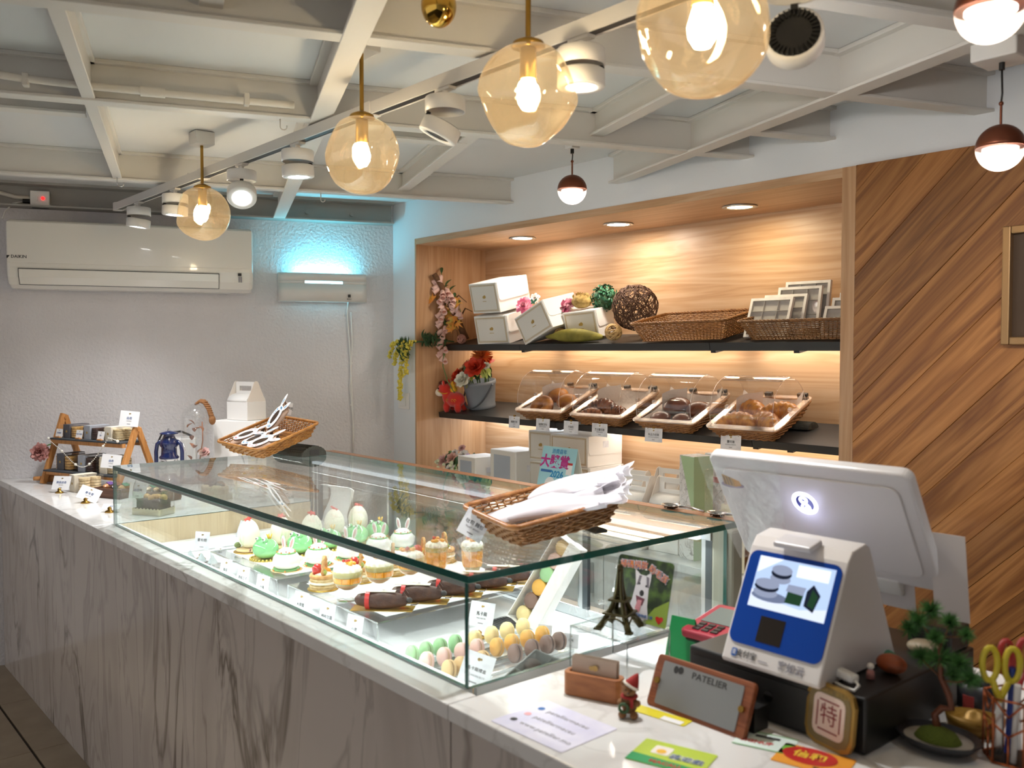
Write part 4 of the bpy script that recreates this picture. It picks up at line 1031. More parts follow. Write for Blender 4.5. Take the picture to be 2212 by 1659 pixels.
bloom(bj, (0.05, 0.02, 0.07), (0.6, -0.6, 0.4), 0.018, M_pinkp, PEONY, 0.2, 7)
g = G(); rr = random.Random(5)
for i in range(14): leafobj(bj, aim((rr.uniform(-0.04, 0.05), rr.uniform(-0.04, 0.04), rr.uniform(0.06, 0.29)), (rr.uniform(-1, 1), rr.uniform(-1, 1), 0.6)), 0.035, 0.022, 0.3, M_dry, 'dried_leaf')
G().tube([(0, 0, 0.02), (0.02, 0.0, 0.1), (0.035, 0.01, 0.2), (0.03, 0.01, 0.29)], 0.003, 6).build('stem', M_dry, bj)
M_rope = mat('jute_rope', '#8a5c33', 0.8, bump=(120, 0.8, 0.003))
g = G()
hp = [(-0.005, 0, 0.377), (0.01, 0.01, 0.39), (0.04, 0.02, 0.385), (0.065, 0.03, 0.355), (0.078, 0.035, 0.325), (0.082, 0.04, 0.30)]
for ph in (0, 2.1, 4.2):
    pts = []
    for i in range(36):
        q = i / 35 * 5; k = min(int(q), 4); f = q - k; p = Vector(hp[k]).lerp(Vector(hp[k + 1]), f)
        pts.append(p + Vector((0.007 * math.cos(i * 0.9 + ph), 0.007 * math.sin(i * 0.9 + ph), 0.005 * math.sin(i * 0.9 + ph))))
    g.tube(pts, 0.0055, 6)
g.sph((0.08, 0.04, 0.30), (0.016, 0.016, 0.024), 12, 8)
g.build('rope_handle', M_rope, bj)
# white carton, cellophane, gable box
M_polka = mat('yellow_dot', '#e4c81e', 0.6)
wb = thing('white_carton', 'white cake carton with a dark lined panel under the gable box', 'box', WA(1.125, 0.36, CZ + 0.0005), (0, 0, ROTA - R(38)))
G().box(-0.12, 0.12, -0.085, 0.085, 0, 0.288).build('carton', M_card, wb, bevel=0.003)
def framelines(g, w, h, ins, t, M):
    for o_, tt in ((ins, t), (ins + t * 2.2, t * 0.7)):
        a, b = w / 2 - o_, h / 2 - o_
        g.plate([(-a, -b), (a, -b), (a, -b + tt), (-a, -b + tt)], 0.0005, M); g.plate([(-a, b - tt), (a, b - tt), (a, b), (-a, b)], 0.0005, M)
        g.plate([(-a, -b + tt), (-a + tt, -b + tt), (-a + tt, b - tt), (-a, b - tt)], 0.0005, M); g.plate([(a - tt, -b + tt), (a, -b + tt), (a, b - tt), (a - tt, b - tt)], 0.0005, M)
M_brline = mat('brown_line', '#6b5047', 0.6)
SIDE_L = Matrix.Rotation(-PI / 2, 4, 'Z')
g = G(); framelines(g, 0.155, 0.26, 0.008, 0.003, Matrix.Translation((-0.1203, 0, 0.145)) @ SIDE_L @ FRONT); g.build('printed_frame', M_brline, wb)
g = G(); g.plate(circ(0.009, 12, 0, 0, 0.012), 0.0005, Matrix.Translation((-0.1203, 0, 0.13)) @ SIDE_L @ FRONT); g.build('emblem', M_ink, wb)
def gablebox(label, loc, rz, L, W, H, hw=0.5, rotx=0, seal=True, grp='white gable boxes with handles'):
    t = thing('gable_box', label, 'box', loc, (rotx, 0, rz), grp)
    hb = H - 0.1; H0 = H; z_ = lambda f: hb + 0.2 * (f - 0.5)
    G().box(-L / 2, L / 2, -W / 2, W / 2, 0, hb).build('body', M_card, t, bevel=0.002)
    # curved shoulders
    g = G()
    for s in (-1, 1):
        def fn(u, v, s=s): return ((u - 0.5) * L * 0.96, s * W / 2 * math.cos(v * PI / 2), hb + 0.038 * math.sin(v * PI / 2))
        g.patch(fn, 2, 8)
    g.build('roof', M_card, t, solid=0.0012)
    # end ears
    for s in (-1, 1):
        P = [(-W / 2, hb - 0.0), (W / 2, hb - 0.0), (W * 0.16, z_(0.9))] + [(W * 0.15 * math.cos(a), z_(0.9) + 0.02 * math.sin(a)) for a in [k * PI / 8 for k in range(1, 8)]] + [(-W * 0.16, z_(0.9))]
        G().prism(P, -0.0012, 0.0012, Matrix.Translation((s * (L / 2 - 0.003), 0, 0)) @ Matrix.Rotation(PI / 2, 4, 'Z') @ FRONT).build('end_ear', M_cream, t)
    # handle: strip with a slot
    g = G(); a = L * 0.46
    for s in (-1, 1):
        y = s * 0.004
        g.box(-a, a, y - 0.001, y + 0.001, z_(0.88), z_(0.98)); g.box(-a, -a * 0.62, y - 0.001, y + 0.001, z_(0.69), z_(0.88)); g.box(a * 0.62, a, y - 0.001, y + 0.001, z_(0.69), z_(0.88)); g.box(-a * 0.62, a * 0.62, y - 0.001, y + 0.001, z_(0.69), z_(0.76))
    g.build('handle', M_card, t)
    if seal:
        st = G().box(-W * 0.2, W * 0.2, 0, 0.0005, 0, W * 0.26, Matrix.Translation((L / 2 + 0.0015, 0, hb - 0.035)) @ Matrix.Rotation(PI / 2, 4, 'Z')).build('label_sticker', M_tagp, t)
    return t
gablebox('white gable box with a handle on top of the white carton', WA(1.135, 0.355, CZ + 0.2895), ROTA - R(52), 0.145, 0.12, 0.19, seal=False)
cp = thing('cellophane_bag', 'clear bag with yellow dots slumped behind the rattan tray', 'bag', (-3.62, 1.62, CZ + 0.0005))
rr = random.Random(11)
def fnb(u, v):
    a = 2 * PI * u; k = 1 - 0.6 * v * v
    return ((0.09 * k + 0.008 * math.sin(a * 5)) * math.cos(a), (0.06 * k + 0.006 * math.sin(a * 4)) * math.sin(a), 0.27 * v)
G().patch(fnb, 26, 8).build('film', M_cello, cp)
for i in range(18):
    u, v = rr.random(), rr.uniform(0.15, 0.95); p = Vector(fnb(u, v)); G().plate(circ(0.008, 10), 0.0006, aim(p * 1.01, (p.x, p.y, 0.2))).build('dot', M_polka, cp)
# bunny tray on the case
T1 = TM((-3.317, 1.572, 1.185), (R(17.3), R(3.1), R(9.4)))
t1 = thing('rattan_tray', 'orange rattan tray of bunny bags on the far end of the case', 'tray', (-3.317, 1.572, 1.185), (R(17.3), R(3.1), R(9.4)), 'rattan trays')
basket(t1, 0.285, 0.289, 0.05, 0.8, 7, 60, 0.0026, M_rato, M_rato, 0.006)
M_prop = mat('dark_woven_prop', '#3a3a34', 0.7, bump=(80, 0.8, 0.004))
def prop(label, loc, rz, r=0.035, L=0.16):
    t = thing('tray_prop', label, 'prop', loc, (0, 0, rz), 'dark ribbed tray props')
    g = G(); n = 22
    prof = [(r * math.cos(R(20 + 160 * i / n)) * 1.4, r * math.sin(R(20 + 160 * i / n)) * (1.0 if i % 2 else 0.92)) for i in range(n + 1)]
    prof = [(r * 1.35, 0.0005)] + prof + [(-r * 1.35, 0.0005)]
    g.add([(-L / 2, a, b) for a, b in prof] + [(L / 2, a, b) for a, b in prof], [list(range(len(prof))), [2 * len(prof) - 1 - i for i in range(len(prof))]] + [(i, len(prof) + i, len(prof) + (i + 1) % len(prof), (i + 1) % len(prof)) for i in range(len(prof))])
    g.build('ribbed_shell', M_prop, t)
    G().box(L / 2, L / 2 + 0.001, -r * 0.5, r * 0.5, 0.006, r * 0.6).build('paper_label', M_ink, t)
prop('dark ribbed block propping up the back of the bunny tray', (-3.33, 1.70, GT + 0.0005), R(8), 0.042, 0.2)
M_kraft = mat('pale_kraft_bag', '#b79a86', 0.7); M_bwin = clear('brown_window', (0.55, 0.47, 0.4), 0.12, 0.05); M_bluepatch = mat('blue_patch', '#7fb0d2', 0.6); M_pinkpatch = mat('pink_patch', '#e8a9ab', 0.6)
def bunny(label, lx, ly, lz, rot, patch, s=1.0):
    M = T1 @ TM((lx, ly, lz), rot)
    t = thing('bunny_bag', label, 'bag', M.to_translation(), M.to_euler(), 'bunny faced biscuit bags')
    def fn(u, v):
        a = 2 * PI * v; x = (u - 0.5) * 0.125 * s; k = math.sin(PI * (0.08 + 0.84 * u)) ** 0.4
        return (x, 0.042 * s * math.cos(a), -0.012 * s + 0.013 * s * math.sin(a) * k)
    G().patch(fn, 10, 14).build('bag', M_kraft, t)
    N = 32; g = G()
    out = [(0.056 * s * math.cos(2 * PI * i / N), 0.036 * s * math.sin(2 * PI * i / N)) for i in range(N)]
    inn = [(0.034 * s * math.cos(2 * PI * i / N), 0.018 * s * math.sin(2 * PI * i / N)) for i in range(N)]
    V = [(x, y, 0.0022) for x, y in out] + [(x, y, 0.0022) for x, y in inn] + [(x, y, 0.001) for x, y in out] + [(x, y, 0.001) for x, y in inn]
    F = [(i, (i + 1) % N, N + (i + 1) % N, N + i) for i in range(N)] + [(2 * N + i, i, (i + 1) % N, 2 * N + (i + 1) % N)[::-1] for i in range(N)] + [(N + i, N + (i + 1) % N, 3 * N + (i + 1) % N, 3 * N + i) for i in range(N)]
    g.add(V, F)
    for q in (-1, 1): g.prism([(x * 1.0, y) for x, y in circ(0.03 * s, 16, 0.074 * s, 0, 0.0095 * s)], 0.001, 0.0026, Matrix.Rotation(q * R(20), 4, 'Z'))
    f = g.build('bunny_card', M_paper, t)
    G().plate([(x, y) for x, y in inn], 0.0004, Matrix.Translation((0, 0, 0.0012))).build('window', M_bwin, f)
    g = G(); rr = random.Random(int(lx * 1000))
    for i in range(12):
        a = rr.uniform(0, 2 * PI); g.plate(circ(rr.uniform(0.003, 0.006) * s, 8, 0.046 * s * math.cos(a), 0.027 * s * math.sin(a)), 0.0004, Matrix.Translation((0, 0, 0.0023)))
    for q in (-1, 1): g.plate(circ(0.011 * s, 8, 0.072 * s, 0, 0.004 * s), 0.0004, Matrix.Rotation(q * R(20), 4, 'Z') @ Matrix.Translation((0, 0, 0.0027)))
    g.build('patches', patch, f)
bunny('pink patched bunny bag at the left of the tray', -0.085, -0.045, 0.048, (R(8), R(-10), R(28)), M_pinkpatch)
bunny('blue patched bunny bag lying in the middle of the tray', -0.01, -0.06, 0.045, (R(8), R(-12), R(30)), M_bluepatch)
bunny('pink patched bunny bag nearest the front of the tray', 0.055, -0.075, 0.048, (R(10), R(-10), R(32)), M_pinkpatch)
bunny('blue patched bunny bag standing up at the back of the tray', -0.03, 0.065, 0.085, (R(20), R(-42), R(45)), M_bluepatch)
stand_card('price card poking up behind the standing bunny bag', tuple(T1 @ Vector((-0.085, 0.15, 0.05))), R(45), 0.042, 0.05, '造型餅乾', '22', tilt=R(-8), roll=R(14), lift=0.01, big=0.26)
# ================================================================ CAKES IN THE CASE
ZR = 0.8613
FR = ['nearest the front glass', 'second from the front glass', 'third from the front glass', 'fourth from the front glass', 'farthest from the front glass']
M_egg = mat('egg_chocolate', '#f3ecd9', 0.4, var=(22, '#a9cf86', 0.63, 0.70, (1, 1, 0.25)))
M_coralr = mat('red_coral', '#e0473a', 0.5); M_coraly = mat('yellow_coral', '#f1b92b', 0.5)
M_goldb = mat('gold_board', '#caa34a', 0.3, 0.7); M_moss = mat('moss', '#7a8a4a', 0.8, bump=(200, 1.0, 0.004))
M_cookie = mat('pale_cookie', '#e0c48e', 0.7)
def star(g, c, r, n, m_=None, h=0.006):
    P = []
    for i in range(2 * n): P.append(((r if i % 2 == 0 else r * 0.38) * math.cos(PI * i / n), (r if i % 2 == 0 else r * 0.38) * math.sin(PI * i / n)))
    g.prism(P, 0, h, Matrix.Translation(c) @ Matrix.Rotation(0.5, 4, 'X'))
def egg(mc):
    t = thing('egg_cake', 'egg', 'cake', (0, 0, 0), (0, 0, 0), 'egg shaped white cakes')
    G().lathe([(0.046, 0), (0.047, 0.001), (0.046, 0.002), (0, 0.002)], 28).build('gold_board', M_goldb, t)
    G().lathe([(0, 0.0022), (0.036, 0.0022), (0.04, 0.006), (0.036, 0.011), (0, 0.012)], 28).build('biscuit_base', M_cookie, t)
    H = 0.088; pr = []
    for i in range(19):
        a = PI * i / 18; z = (1 - math.cos(a)) / 2; pr.append((0.0345 * math.sin(a) * (1.08 - 0.22 * z), 0.011 + H * z))
    pr[0] = (0, pr[0][1]); pr[-1] = (0, pr[-1][1])
    G().lathe(pr, 28).build('egg', M_egg, t)
    g = G(); star(g, (0, 0, 0.097), 0.015, 5); g.build('coral', mc, t)
    G().sph((-0.028, -0.024, 0.018), (0.011, 0.011, 0.009), 10, 8).build('moss_ball', M_moss, t)
    return t
e0 = egg(M_coralr)
for i, (x, y) in enumerate([(-2.95, 1.313), (-2.93, 1.423), (-2.91, 1.53), (-2.945, 1.64), (-2.955, 1.745)]):
    lab = 'white egg shaped cake with a red coral top, ' + FR[i]
    if i == 0: e0.location = (x, y, ZR); e0['label'] = lab; e0.scale = (1.1, 1.1, 1.12)
    else: dup(e0, (x, y, ZR), (0, 0, i * 0.9), lab)
M_frog = mat('frog_glaze', '#7cc47f', 0.12, coat=0.6, var=(12, '#9bdc98', 0.45, 0.7)); M_eye = mat('eye_white', '#f2f2ea', 0.3)
M_doily = mat('gold_doily', '#d9bd5e', 0.35, 0.6)
def doily(t, r, m, nm='doily'):
    g = G(); N = 26
    P = []
    for i in range(N * 4):
        a = 2 * PI * i / (N * 4); P.append((r * (1 + 0.035 * math.cos(N * a)) * math.cos(a), r * (1 + 0.035 * math.cos(N * a)) * math.sin(a)))
    g.prism(P, 0, 0.002); return g.build(nm, m, t)
def frog():
    t = thing('frog_cake', 'frog', 'cake', (0, 0, 0), (0, 0, 0), 'green frog cakes')
    doily(t, 0.046, M_doily)
    g = G(); 
    for i in range(26): a = 2 * PI * i / 26; g.sph((0.044 * math.cos(a), 0.044 * math.sin(a), 0.004), 0.0034, 6, 5)
    g.build('gold_beads', M_doily, t)
    pr = [(0, 0.0022)] + [(0.038 * math.sin(a) ** 0.85, 0.031 - 0.029 * math.cos(a)) for a in [PI * k / 16 for k in range(1, 16)]] + [(0, 0.06)]
    G().lathe(pr, 30).build('body', M_frog, t)
    for s in (-1, 1):
        e = G().sph((s * 0.013, -0.014, 0.058), 0.0085, 12, 9).build('eye', M_frog, t)
        G().sph((s * 0.0135, -0.0195, 0.0615), 0.005, 10, 7).build('eyeball', M_eye, e); G().sph((s * 0.0137, -0.0235, 0.0625), 0.0024, 8, 6).build('pupil', M_ink, e)
    G().tube([(0.022 * math.sin(a), -0.0375 * math.cos(a) + 0.002, 0.041 - 0.004 * math.cos(a * 1.2)) for a in [R(-50 + 10 * k) for k in range(11)]], 0.0009, 5).build('mouth', mat('frog_mouth', '#3d6e44', 0.4), t)
    g = G()
    for k in range(5): g.tube([(0.006 + 0.003 * math.cos(k * 1.25), 0.01 + 0.003 * math.sin(k * 1.25), 0.058), (0.006 + 0.008 * math.cos(k * 1.25), 0.01 + 0.008 * math.sin(k * 1.25), 0.073)], [0.0022, 0.0014], 5)
    g.build('crown', M_coraly, t)
    bloom(t, (-0.032, -0.026, 0.026), (-0.7, -0.6, 0.3), 0.008, M_pinkp, PEONY, 0.2, 2, 'flower')
    return t
f0 = frog()
for i, (x, y) in enumerate([(-2.806, 1.307), (-2.805, 1.429), (-2.81, 1.545), (-2.815, 1.655), (-2.83, 1.752)]):
    lab = 'glossy green frog cake with a yellow crown, ' + FR[i]
    if i == 0: f0.location = (x, y, ZR); f0.rotation_euler = (0, 0, R(20)); f0['label'] = lab; f0.scale = (1.12, 1.12, 1.12)
    else: dup(f0, (x, y, ZR), (0, 0, R(20 + i * 3)), lab)
M_rab = mat('rabbit_glaze', '#f4f1ea', 0.15, coat=0.5, sss=0.1); M_earp = mat('ear_pink', '#dba5a0', 0.6); M_ggreen = mat('green_jelly', '#7fb96f', 0.3); M_or = mat('orange_dot', '#ee8a3a', 0.4)
def rabbit():
    t = thing('rabbit_cake', 'rabbit', 'cake', (0, 0, 0), (0, 0, 0), 'white rabbit cakes')
    doily(t, 0.045, M_cookie, 'biscuit_base')
    G().lathe([(0.036, 0.0022), (0.041, 0.003), (0.038, 0.006), (0.0, 0.006)], 28).build('green_ring', M_ggreen, t)
    G().lathe([(0, 0.0062), (0.03, 0.0065), (0.038, 0.014), (0.041, 0.026), (0.038, 0.04), (0.031, 0.049), (0.026, 0.0515)], 30).build('body', M_rab, t)
    G().lathe([(0.029, 0.05), (0.0295, 0.053), (0.024, 0.054), (0.0, 0.054)], 28).build('green_collar', M_ggreen, t)
    G().lathe([(0.025, 0.0535), (0.022, 0.06), (0.012, 0.065), (0, 0.066)], 26).build('face', M_rab, t)
    for s in (-1, 1):
        e = G().sph((0, 0, 0.018), (0.0075, 0.0035, 0.02), 12, 10, TM((s * 0.011, 0.004, 0.062), (R(-8), s * R(14), 0))).build('ear', M_rab, t)
        G().sph((0, -0.0025, 0.018), (0.0042, 0.0016, 0.014), 10, 8, TM((s * 0.011, 0.004, 0.062), (R(-8), s * R(14), 0))).build('inner_ear', M_earp, e)
        G().sph((s * 0.013, -0.018, 0.0575), (0.003, 0.002, 0.0022), 8, 6).build('cheek', mat('cheek', '#d96a62', 0.5), t)
    G().sph((0.026, 0.03, 0.03), 0.009, 10, 8).build('tail', M_rab, t)
    g = G()
    for k in range(7):
        a = k * 0.9 + 0.3; g.sph((0.027 * math.cos(a), 0.027 * math.sin(a), 0.055), 0.0026, 6, 5); g.sph((0.042 * math.cos(a * 1.1), 0.042 * math.sin(a * 1.1), 0.004), 0.0026, 6, 5)
    g.build('sugar_flowers', M_or, t)
    return t
r0 = rabbit()
for i, (x, y) in enumerate([(-2.625, 1.292), (-2.62, 1.40), (-2.63, 1.52), (-2.635, 1.635), (-2.655, 1.745)]):
    lab = 'white glazed rabbit cake with upright ears, ' + FR[i]
    if i == 0: r0.location = (x, y, ZR); r0.rotation_euler = (0, 0, R(25)); r0['label'] = lab; r0.scale = (1.06, 1.06, 1.06)
    else: dup(r0, (x, y, ZR), (0, 0, R(25 + 4 * i)), lab)
M_puff = mat('puff_pastry', '#d3a668', 0.6, var=(60, '#b57e42', 0.4, 0.65)); M_puffp = mat('puff_side', '#e4cc9b', 0.65, var=(70, '#cba96c', 0.4, 0.65))
M_straw = mat('strawberry', '#c22a20', 0.2, coat=0.5, bump=(220, 0.6, 0.002)); M_mango = mat('mango', '#f2a01d', 0.3, coat=0.2, var=(30, '#f6b93c', 0.4, 0.6)); M_creamw = mat('whipped_cream', '#f6efdc', 0.5, sss=0.1)
M_kiwi = mat('green_grape', '#a9b85a', 0.3)
def ring(n, r, wob, k, ph=0): return [(r * (1 + wob * math.cos(k * 2 * PI * i / n + ph)) * math.cos(2 * PI * i / n), r * (1 + wob * math.cos(k * 2 * PI * i / n + ph)) * math.sin(2 * PI * i / n)) for i in range(n)]
def btart():
    t = thing('basket_pastry', 'basket', 'pastry', (0, 0, 0), (0, 0, 0), 'fruit basket puff pastries')
    G().lathe([(0.04, 0), (0.041, 0.0015), (0, 0.0016)], 26).build('gold_board', M_goldb, t)
    g = G()
    for k in range(5):
        P = ring(44, 0.0335 + 0.0012 * (k % 2), 0.03, 11, k * PI); g.prism(P, 0.0018 + 0.0056 * k, 0.0018 + 0.0056 * k + 0.0052)
    g.build('woven_side', M_puffp, t, bevel=0.001, seg=1)
    G().lathe([(0.024, 0.0302), (0.034, 0.030), (0.036, 0.034), (0.033, 0.039), (0.026, 0.0395), (0.022, 0.036)], 28).build('crust', M_puff, t)
    G().lathe([(0.03, 0.0165), (0.0362, 0.0165), (0.0362, 0.0215), (0.03, 0.0215)], 28).build('cream_band', M_creamw, t)
    G().lathe([(0.026, 0.034), (0.018, 0.042), (0, 0.045)], 20).build('filling', M_creamw, t)
    st = G().lathe([(0, 0.034), (0.009, 0.036), (0.0145, 0.046), (0.0135, 0.056), (0.007, 0.063), (0, 0.064)], 18, c=(0.002, -0.014, 0)).build('strawberry', M_straw, t)
    g = G()
    for k in range(3): g.sph((-0.019 + 0.004 * k, -0.004 + 0.007 * k, 0.044), (0.009, 0.009, 0.007), 8, 6)
    g.build('mango_pieces', M_mango, t)
    G().sph((0.018, 0.006, 0.046), 0.008, 10, 8).build('grape', M_kiwi, t)
    g = G()
    for ph in (0, PI):
        g.tube([(0.0235 * math.cos(a) * 1.0 + 0.002 * math.cos(a * 9 + ph), 0.004 + 0.002 * math.sin(a * 9 + ph), 0.038 + 0.043 * math.sin(a)) for a in [PI * k / 18 for k in range(19)]], 0.0032, 6)
    g.build('pastry_handle', M_puff, t)
    return t
b0 = btart()
for i, (x, y) in enumerate([(-2.345, 1.268), (-2.355, 1.395), (-2.365, 1.515), (-2.375, 1.635), (-2.40, 1.735)]):
    lab = 'puff pastry basket with strawberry and a handle, ' + FR[i]
    if i == 0: b0.location = (x, y, ZR); b0.rotation_euler = (0, 0, R(-40)); b0['label'] = lab; b0.scale = (1.1, 1.1, 1.15)
    else: dup(b0, (x, y, ZR), (0, 0, R(-40 + 5 * i)), lab)
M_sponge = mat('sponge_layer', '#b98a4e', 0.7); M_cust = mat('green_custard', '#b7ac6e', 0.5); M_gobl = clear('goblet_glass', (0.98, 0.98, 0.98), 0.07, 0.01)
def topping(t, R_, z):
    g = G(); n = 14
    P = ring(n * 6, R_ * 0.93, 0.05, n); Q = ring(n * 6, R_ * 0.7, 0.1, n); 
    N = n * 6; V = [(x, y, z) for x, y in P] + [(x * 0.98, y * 0.98, z + 0.006) for x, y in P] + [(x, y, z + 0.012) for x, y in Q] + [(x * 0.5, y * 0.5, z + 0.014) for x, y in Q]
    F = [(r * N + i, r * N + (i + 1) % N, (r + 1) * N + (i + 1) % N, (r + 1) * N + i) for r in range(3) for i in range(N)] + [[3 * N + i for i in range(N)]]
    g.add(V, F, True); g.build('cream_ruffle', M_creamw, t)
    g = G(); rr = random.Random(int(R_ * 1e4))
    for k in range(7): g.sph((rr.uniform(-0.5, 0.5) * R_, rr.uniform(-0.5, 0.5) * R_, z + 0.016 + 0.003 * (k % 2)), (0.0075, 0.006, 0.005), 8, 6)
    g.build('mango_pieces', M_mango, t)
    g = G()
    for k in range(3): g.sph((rr.uniform(-0.4, 0.4) * R_, rr.uniform(-0.4, 0.4) * R_, z + 0.0225), 0.0042, 8, 6)
    g.build('red_berries', M_straw, t)
def mangoring(t, r, z0, z1, n=10):
    g = G()
    for k in range(n):
        a = 2 * PI * k / n; g.box(r - 0.012, r, -PI * r / n * 0.92, PI * r / n * 0.92, z0, z1, Matrix.Rotation(a, 4, 'Z'))
    g.build('mango_cubes', M_mango, t, bevel=0.0015, seg=1)
def goblet():
    t = thing('goblet_trifle', 'goblet', 'dessert', (0, 0, 0), (0, 0, 0), 'mango trifles in stemmed glasses')
    G().lathe([(0, 0), (0.025, 0.0), (0.026, 0.002), (0.008, 0.006), (0.0055, 0.012), (0.007, 0.022), (0.013, 0.026), (0.026, 0.034), (0.034, 0.045), (0.038, 0.062), (0.0385, 0.076)], 32).build('glass', M_gobl, t)
    G().lathe([(0, 0.0275), (0.012, 0.0275), (0.024, 0.0345), (0.030, 0.042), (0, 0.042)], 26).build('sponge', M_sponge, t)
    G().lathe([(0.0302, 0.0421), (0.0325, 0.046), (0, 0.046)], 26).build('custard', M_cust, t)
    mangoring(t, 0.0345, 0.0462, 0.0605)
    G().lathe([(0, 0.0606), (0.0355, 0.0606), (0.0368, 0.067), (0.0372, 0.0745), (0, 0.0745)], 26).build('custard', M_cust, t)
    topping(t, 0.037, 0.0746)
    return t
g0 = goblet()
for i, (x, y) in enumerate([(-2.195, 1.262), (-2.20, 1.368), (-2.225, 1.49)]):
    lab = 'mango trifle in a stemmed glass, ' + ['nearest the front glass', 'in the middle of three', 'farthest of the three'][i]
    if i == 0: g0.location = (x, y, ZR); g0['label'] = lab; g0.scale = (1.1, 1.1, 1.1)
    else: dup(g0, (x, y, ZR), (0, 0, i * 0.7), lab)
def tumbler():
    t = thing('tumbler_trifle', 'tumbler', 'dessert', (0, 0, 0), (0, 0, 0), 'tall mango trifles')
    G().lathe([(0, 0), (0.022, 0), (0.023, 0.004), (0.022, 0.014), (0.027, 0.022), (0.031, 0.034), (0.0295, 0.046), (0.0315, 0.058), (0.033, 0.086)], 32).build('glass', M_gobl, t)
    G().lathe([(0, 0.005), (0.0205, 0.005), (0.0205, 0.014), (0.025, 0.022), (0, 0.023)], 26).build('sponge', M_cust, t)
    mangoring(t, 0.0278, 0.0235, 0.045, 9); mangoring(t, 0.0295, 0.0455, 0.068, 9)
    G().lathe([(0, 0.0685), (0.0308, 0.0685), (0.0315, 0.0805), (0, 0.0806)], 26).build('custard', M_cust, t)
    topping(t, 0.0325, 0.081)
    return t
t0 = tumbler(); t0.location = (-2.265, 1.612, ZR); t0['label'] = 'tall mango trifle in a waisted tumbler, left of the two'; t0.scale = (1.08, 1.08, 1.1)
dup(t0, (-2.205, 1.705, ZR), (0, 0, 0.8), 'tall mango trifle in a waisted tumbler, right of the two')
M_ecl = mat('dark_chocolate_cake', '#3d2118', 0.55, var=(60, '#52301f', 0.4, 0.65), bump=(150, 0.7, 0.003)); M_strap = mat('red_strap', '#c22f2b', 0.35); M_wchoc = mat('white_chocolate', '#efe6d2', 0.4)
def eclair():
    t = thing('chocolate_log', 'eclair', 'pastry', (0, 0, 0), (0, 0, 0), 'chocolate log cakes with red bands')
    G().box(-0.066, 0.07, -0.024, 0.024, 0, 0.0012).build('gold_board', M_goldb, t)
    def fn(u, v):
        a = 2 * PI * v; x = -0.06 + 0.118 * u; k = min(1, (math.sin(PI * min(max(u, 0.001), 0.999))) ** 0.22)
        rr = (0.0195 + 0.0014 * math.sin(9 * u + 3 * math.sin(a))) * (1 + 0.10 * math.sin(2 * a) ** 2)
        return (x, rr * k * math.cos(a), max(0.0016, 0.0205 + rr * 0.97 * k * math.sin(a)))
    G().patch(fn, 22, 18).build('log', M_ecl, t)
    G().lathe([(0.0222, -0.005), (0.0222, 0.005)], 24, M=TM((-0.03, 0, 0.0205), (0, PI / 2, 0))).build('red_band', M_strap, t)
    G().box(-0.05, 0.03, -0.008, 0.008, 0.0415, 0.0432).build('chocolate_plate', M_wchoc, t)
    g = G(); g.cyl((0.004, 0, 0.0433), (0.004, 0, 0.0446), 0.0075, n=16); c = g.build('disc', M_wchoc, t)
    G().tube([(0.001, 0.002, 0.0448), (0.004, -0.002, 0.0448), (0.007, 0.002, 0.0448)], 0.0008, 5).build('mark', M_ink, c)
    G().sph((0.06, -0.004, 0.022), (0.008, 0.008, 0.007), 10, 8).build('nose', M_ink, t)
    g = G(); g.prism([(0, 0), (0.012, 0), (0.004, 0.012)], 0, 0.003, front(0.045, -0.012, 0.034)); g.prism([(0, 0), (0.012, 0), (0.004, 0.012)], 0, 0.003, front(0.045, 0.012, 0.034)); g.build('ears', M_ecl, t)
    G().tube([(0.062, 0.006, 0.008), (0.074, 0.006, 0.009), (0.08, 0.008, 0.014)], 0.0012, 5).build('stalk', M_ecl, t)
    return t
c0 = eclair()
for i, (x, y) in enumerate([(-2.062, 1.29), (-2.06, 1.402), (-2.055, 1.517), (-2.05, 1.63), (-2.06, 1.725)]):
    lab = 'chocolate log cake with a red band, ' + FR[i]
    if i == 0: c0.location = (x, y, ZR); c0.rotation_euler = (0, 0, R(46)); c0['label'] = lab; c0.scale = (1.22, 1.15, 1.12)
    else: dup(c0, (x, y, ZR), (0, 0, R(46 - i)), lab)
# macarons standing on edge in three clear troughs
def mac(col, fil, nm):
    t = thing('macaron', nm, 'macaron', (0, 0, 0), (0, 0, 0), nm + ' macarons')
    r = 0.0225
    for s in (-1, 1):
        G().lathe([(0, s * 0.0135), (r * 0.6, s * 0.0125), (r * 0.9, s * 0.009), (r, s * 0.0055), (r * 0.97, s * 0.0045), (r * 1.02, s * 0.003), (r * 0.96, s * 0.002), (0, s * 0.002)], 26, M=Matrix.Translation((0, 0, r * 1.02)) @ Matrix.Rotation(PI / 2, 4, 'X')).build('shell', col, t)
    G().lathe([(0, 0.002), (r * 0.92, 0.002), (r * 0.94, 0), (r * 0.92, -0.002), (0, -0.002)], 24, M=Matrix.Translation((0, 0, r * 1.02)) @ Matrix.Rotation(PI / 2, 4, 'X')).build('filling', fil, t)
    return t
MC = {}
for k, c, f in [('pale green', '#a5d19b', '#8fb27f'), ('pale pink', '#f0c9bd', '#e2c29c'), ('beige', '#dcb984', '#a98556'), ('pale yellow', '#f6dfa0', '#f2e3b4'), ('orange', '#f5bb5a', '#f3d29a'), ('brown', '#8d7064', '#4d3a36')]:
    MC[k] = mac(mat(k + '_shell', c, 0.55), mat(k + '_cream', f, 0.5), k)
WH = {4: ['nearest the front glass', 'second from the front glass', 'third from the front glass', 'fourth from the front glass']}
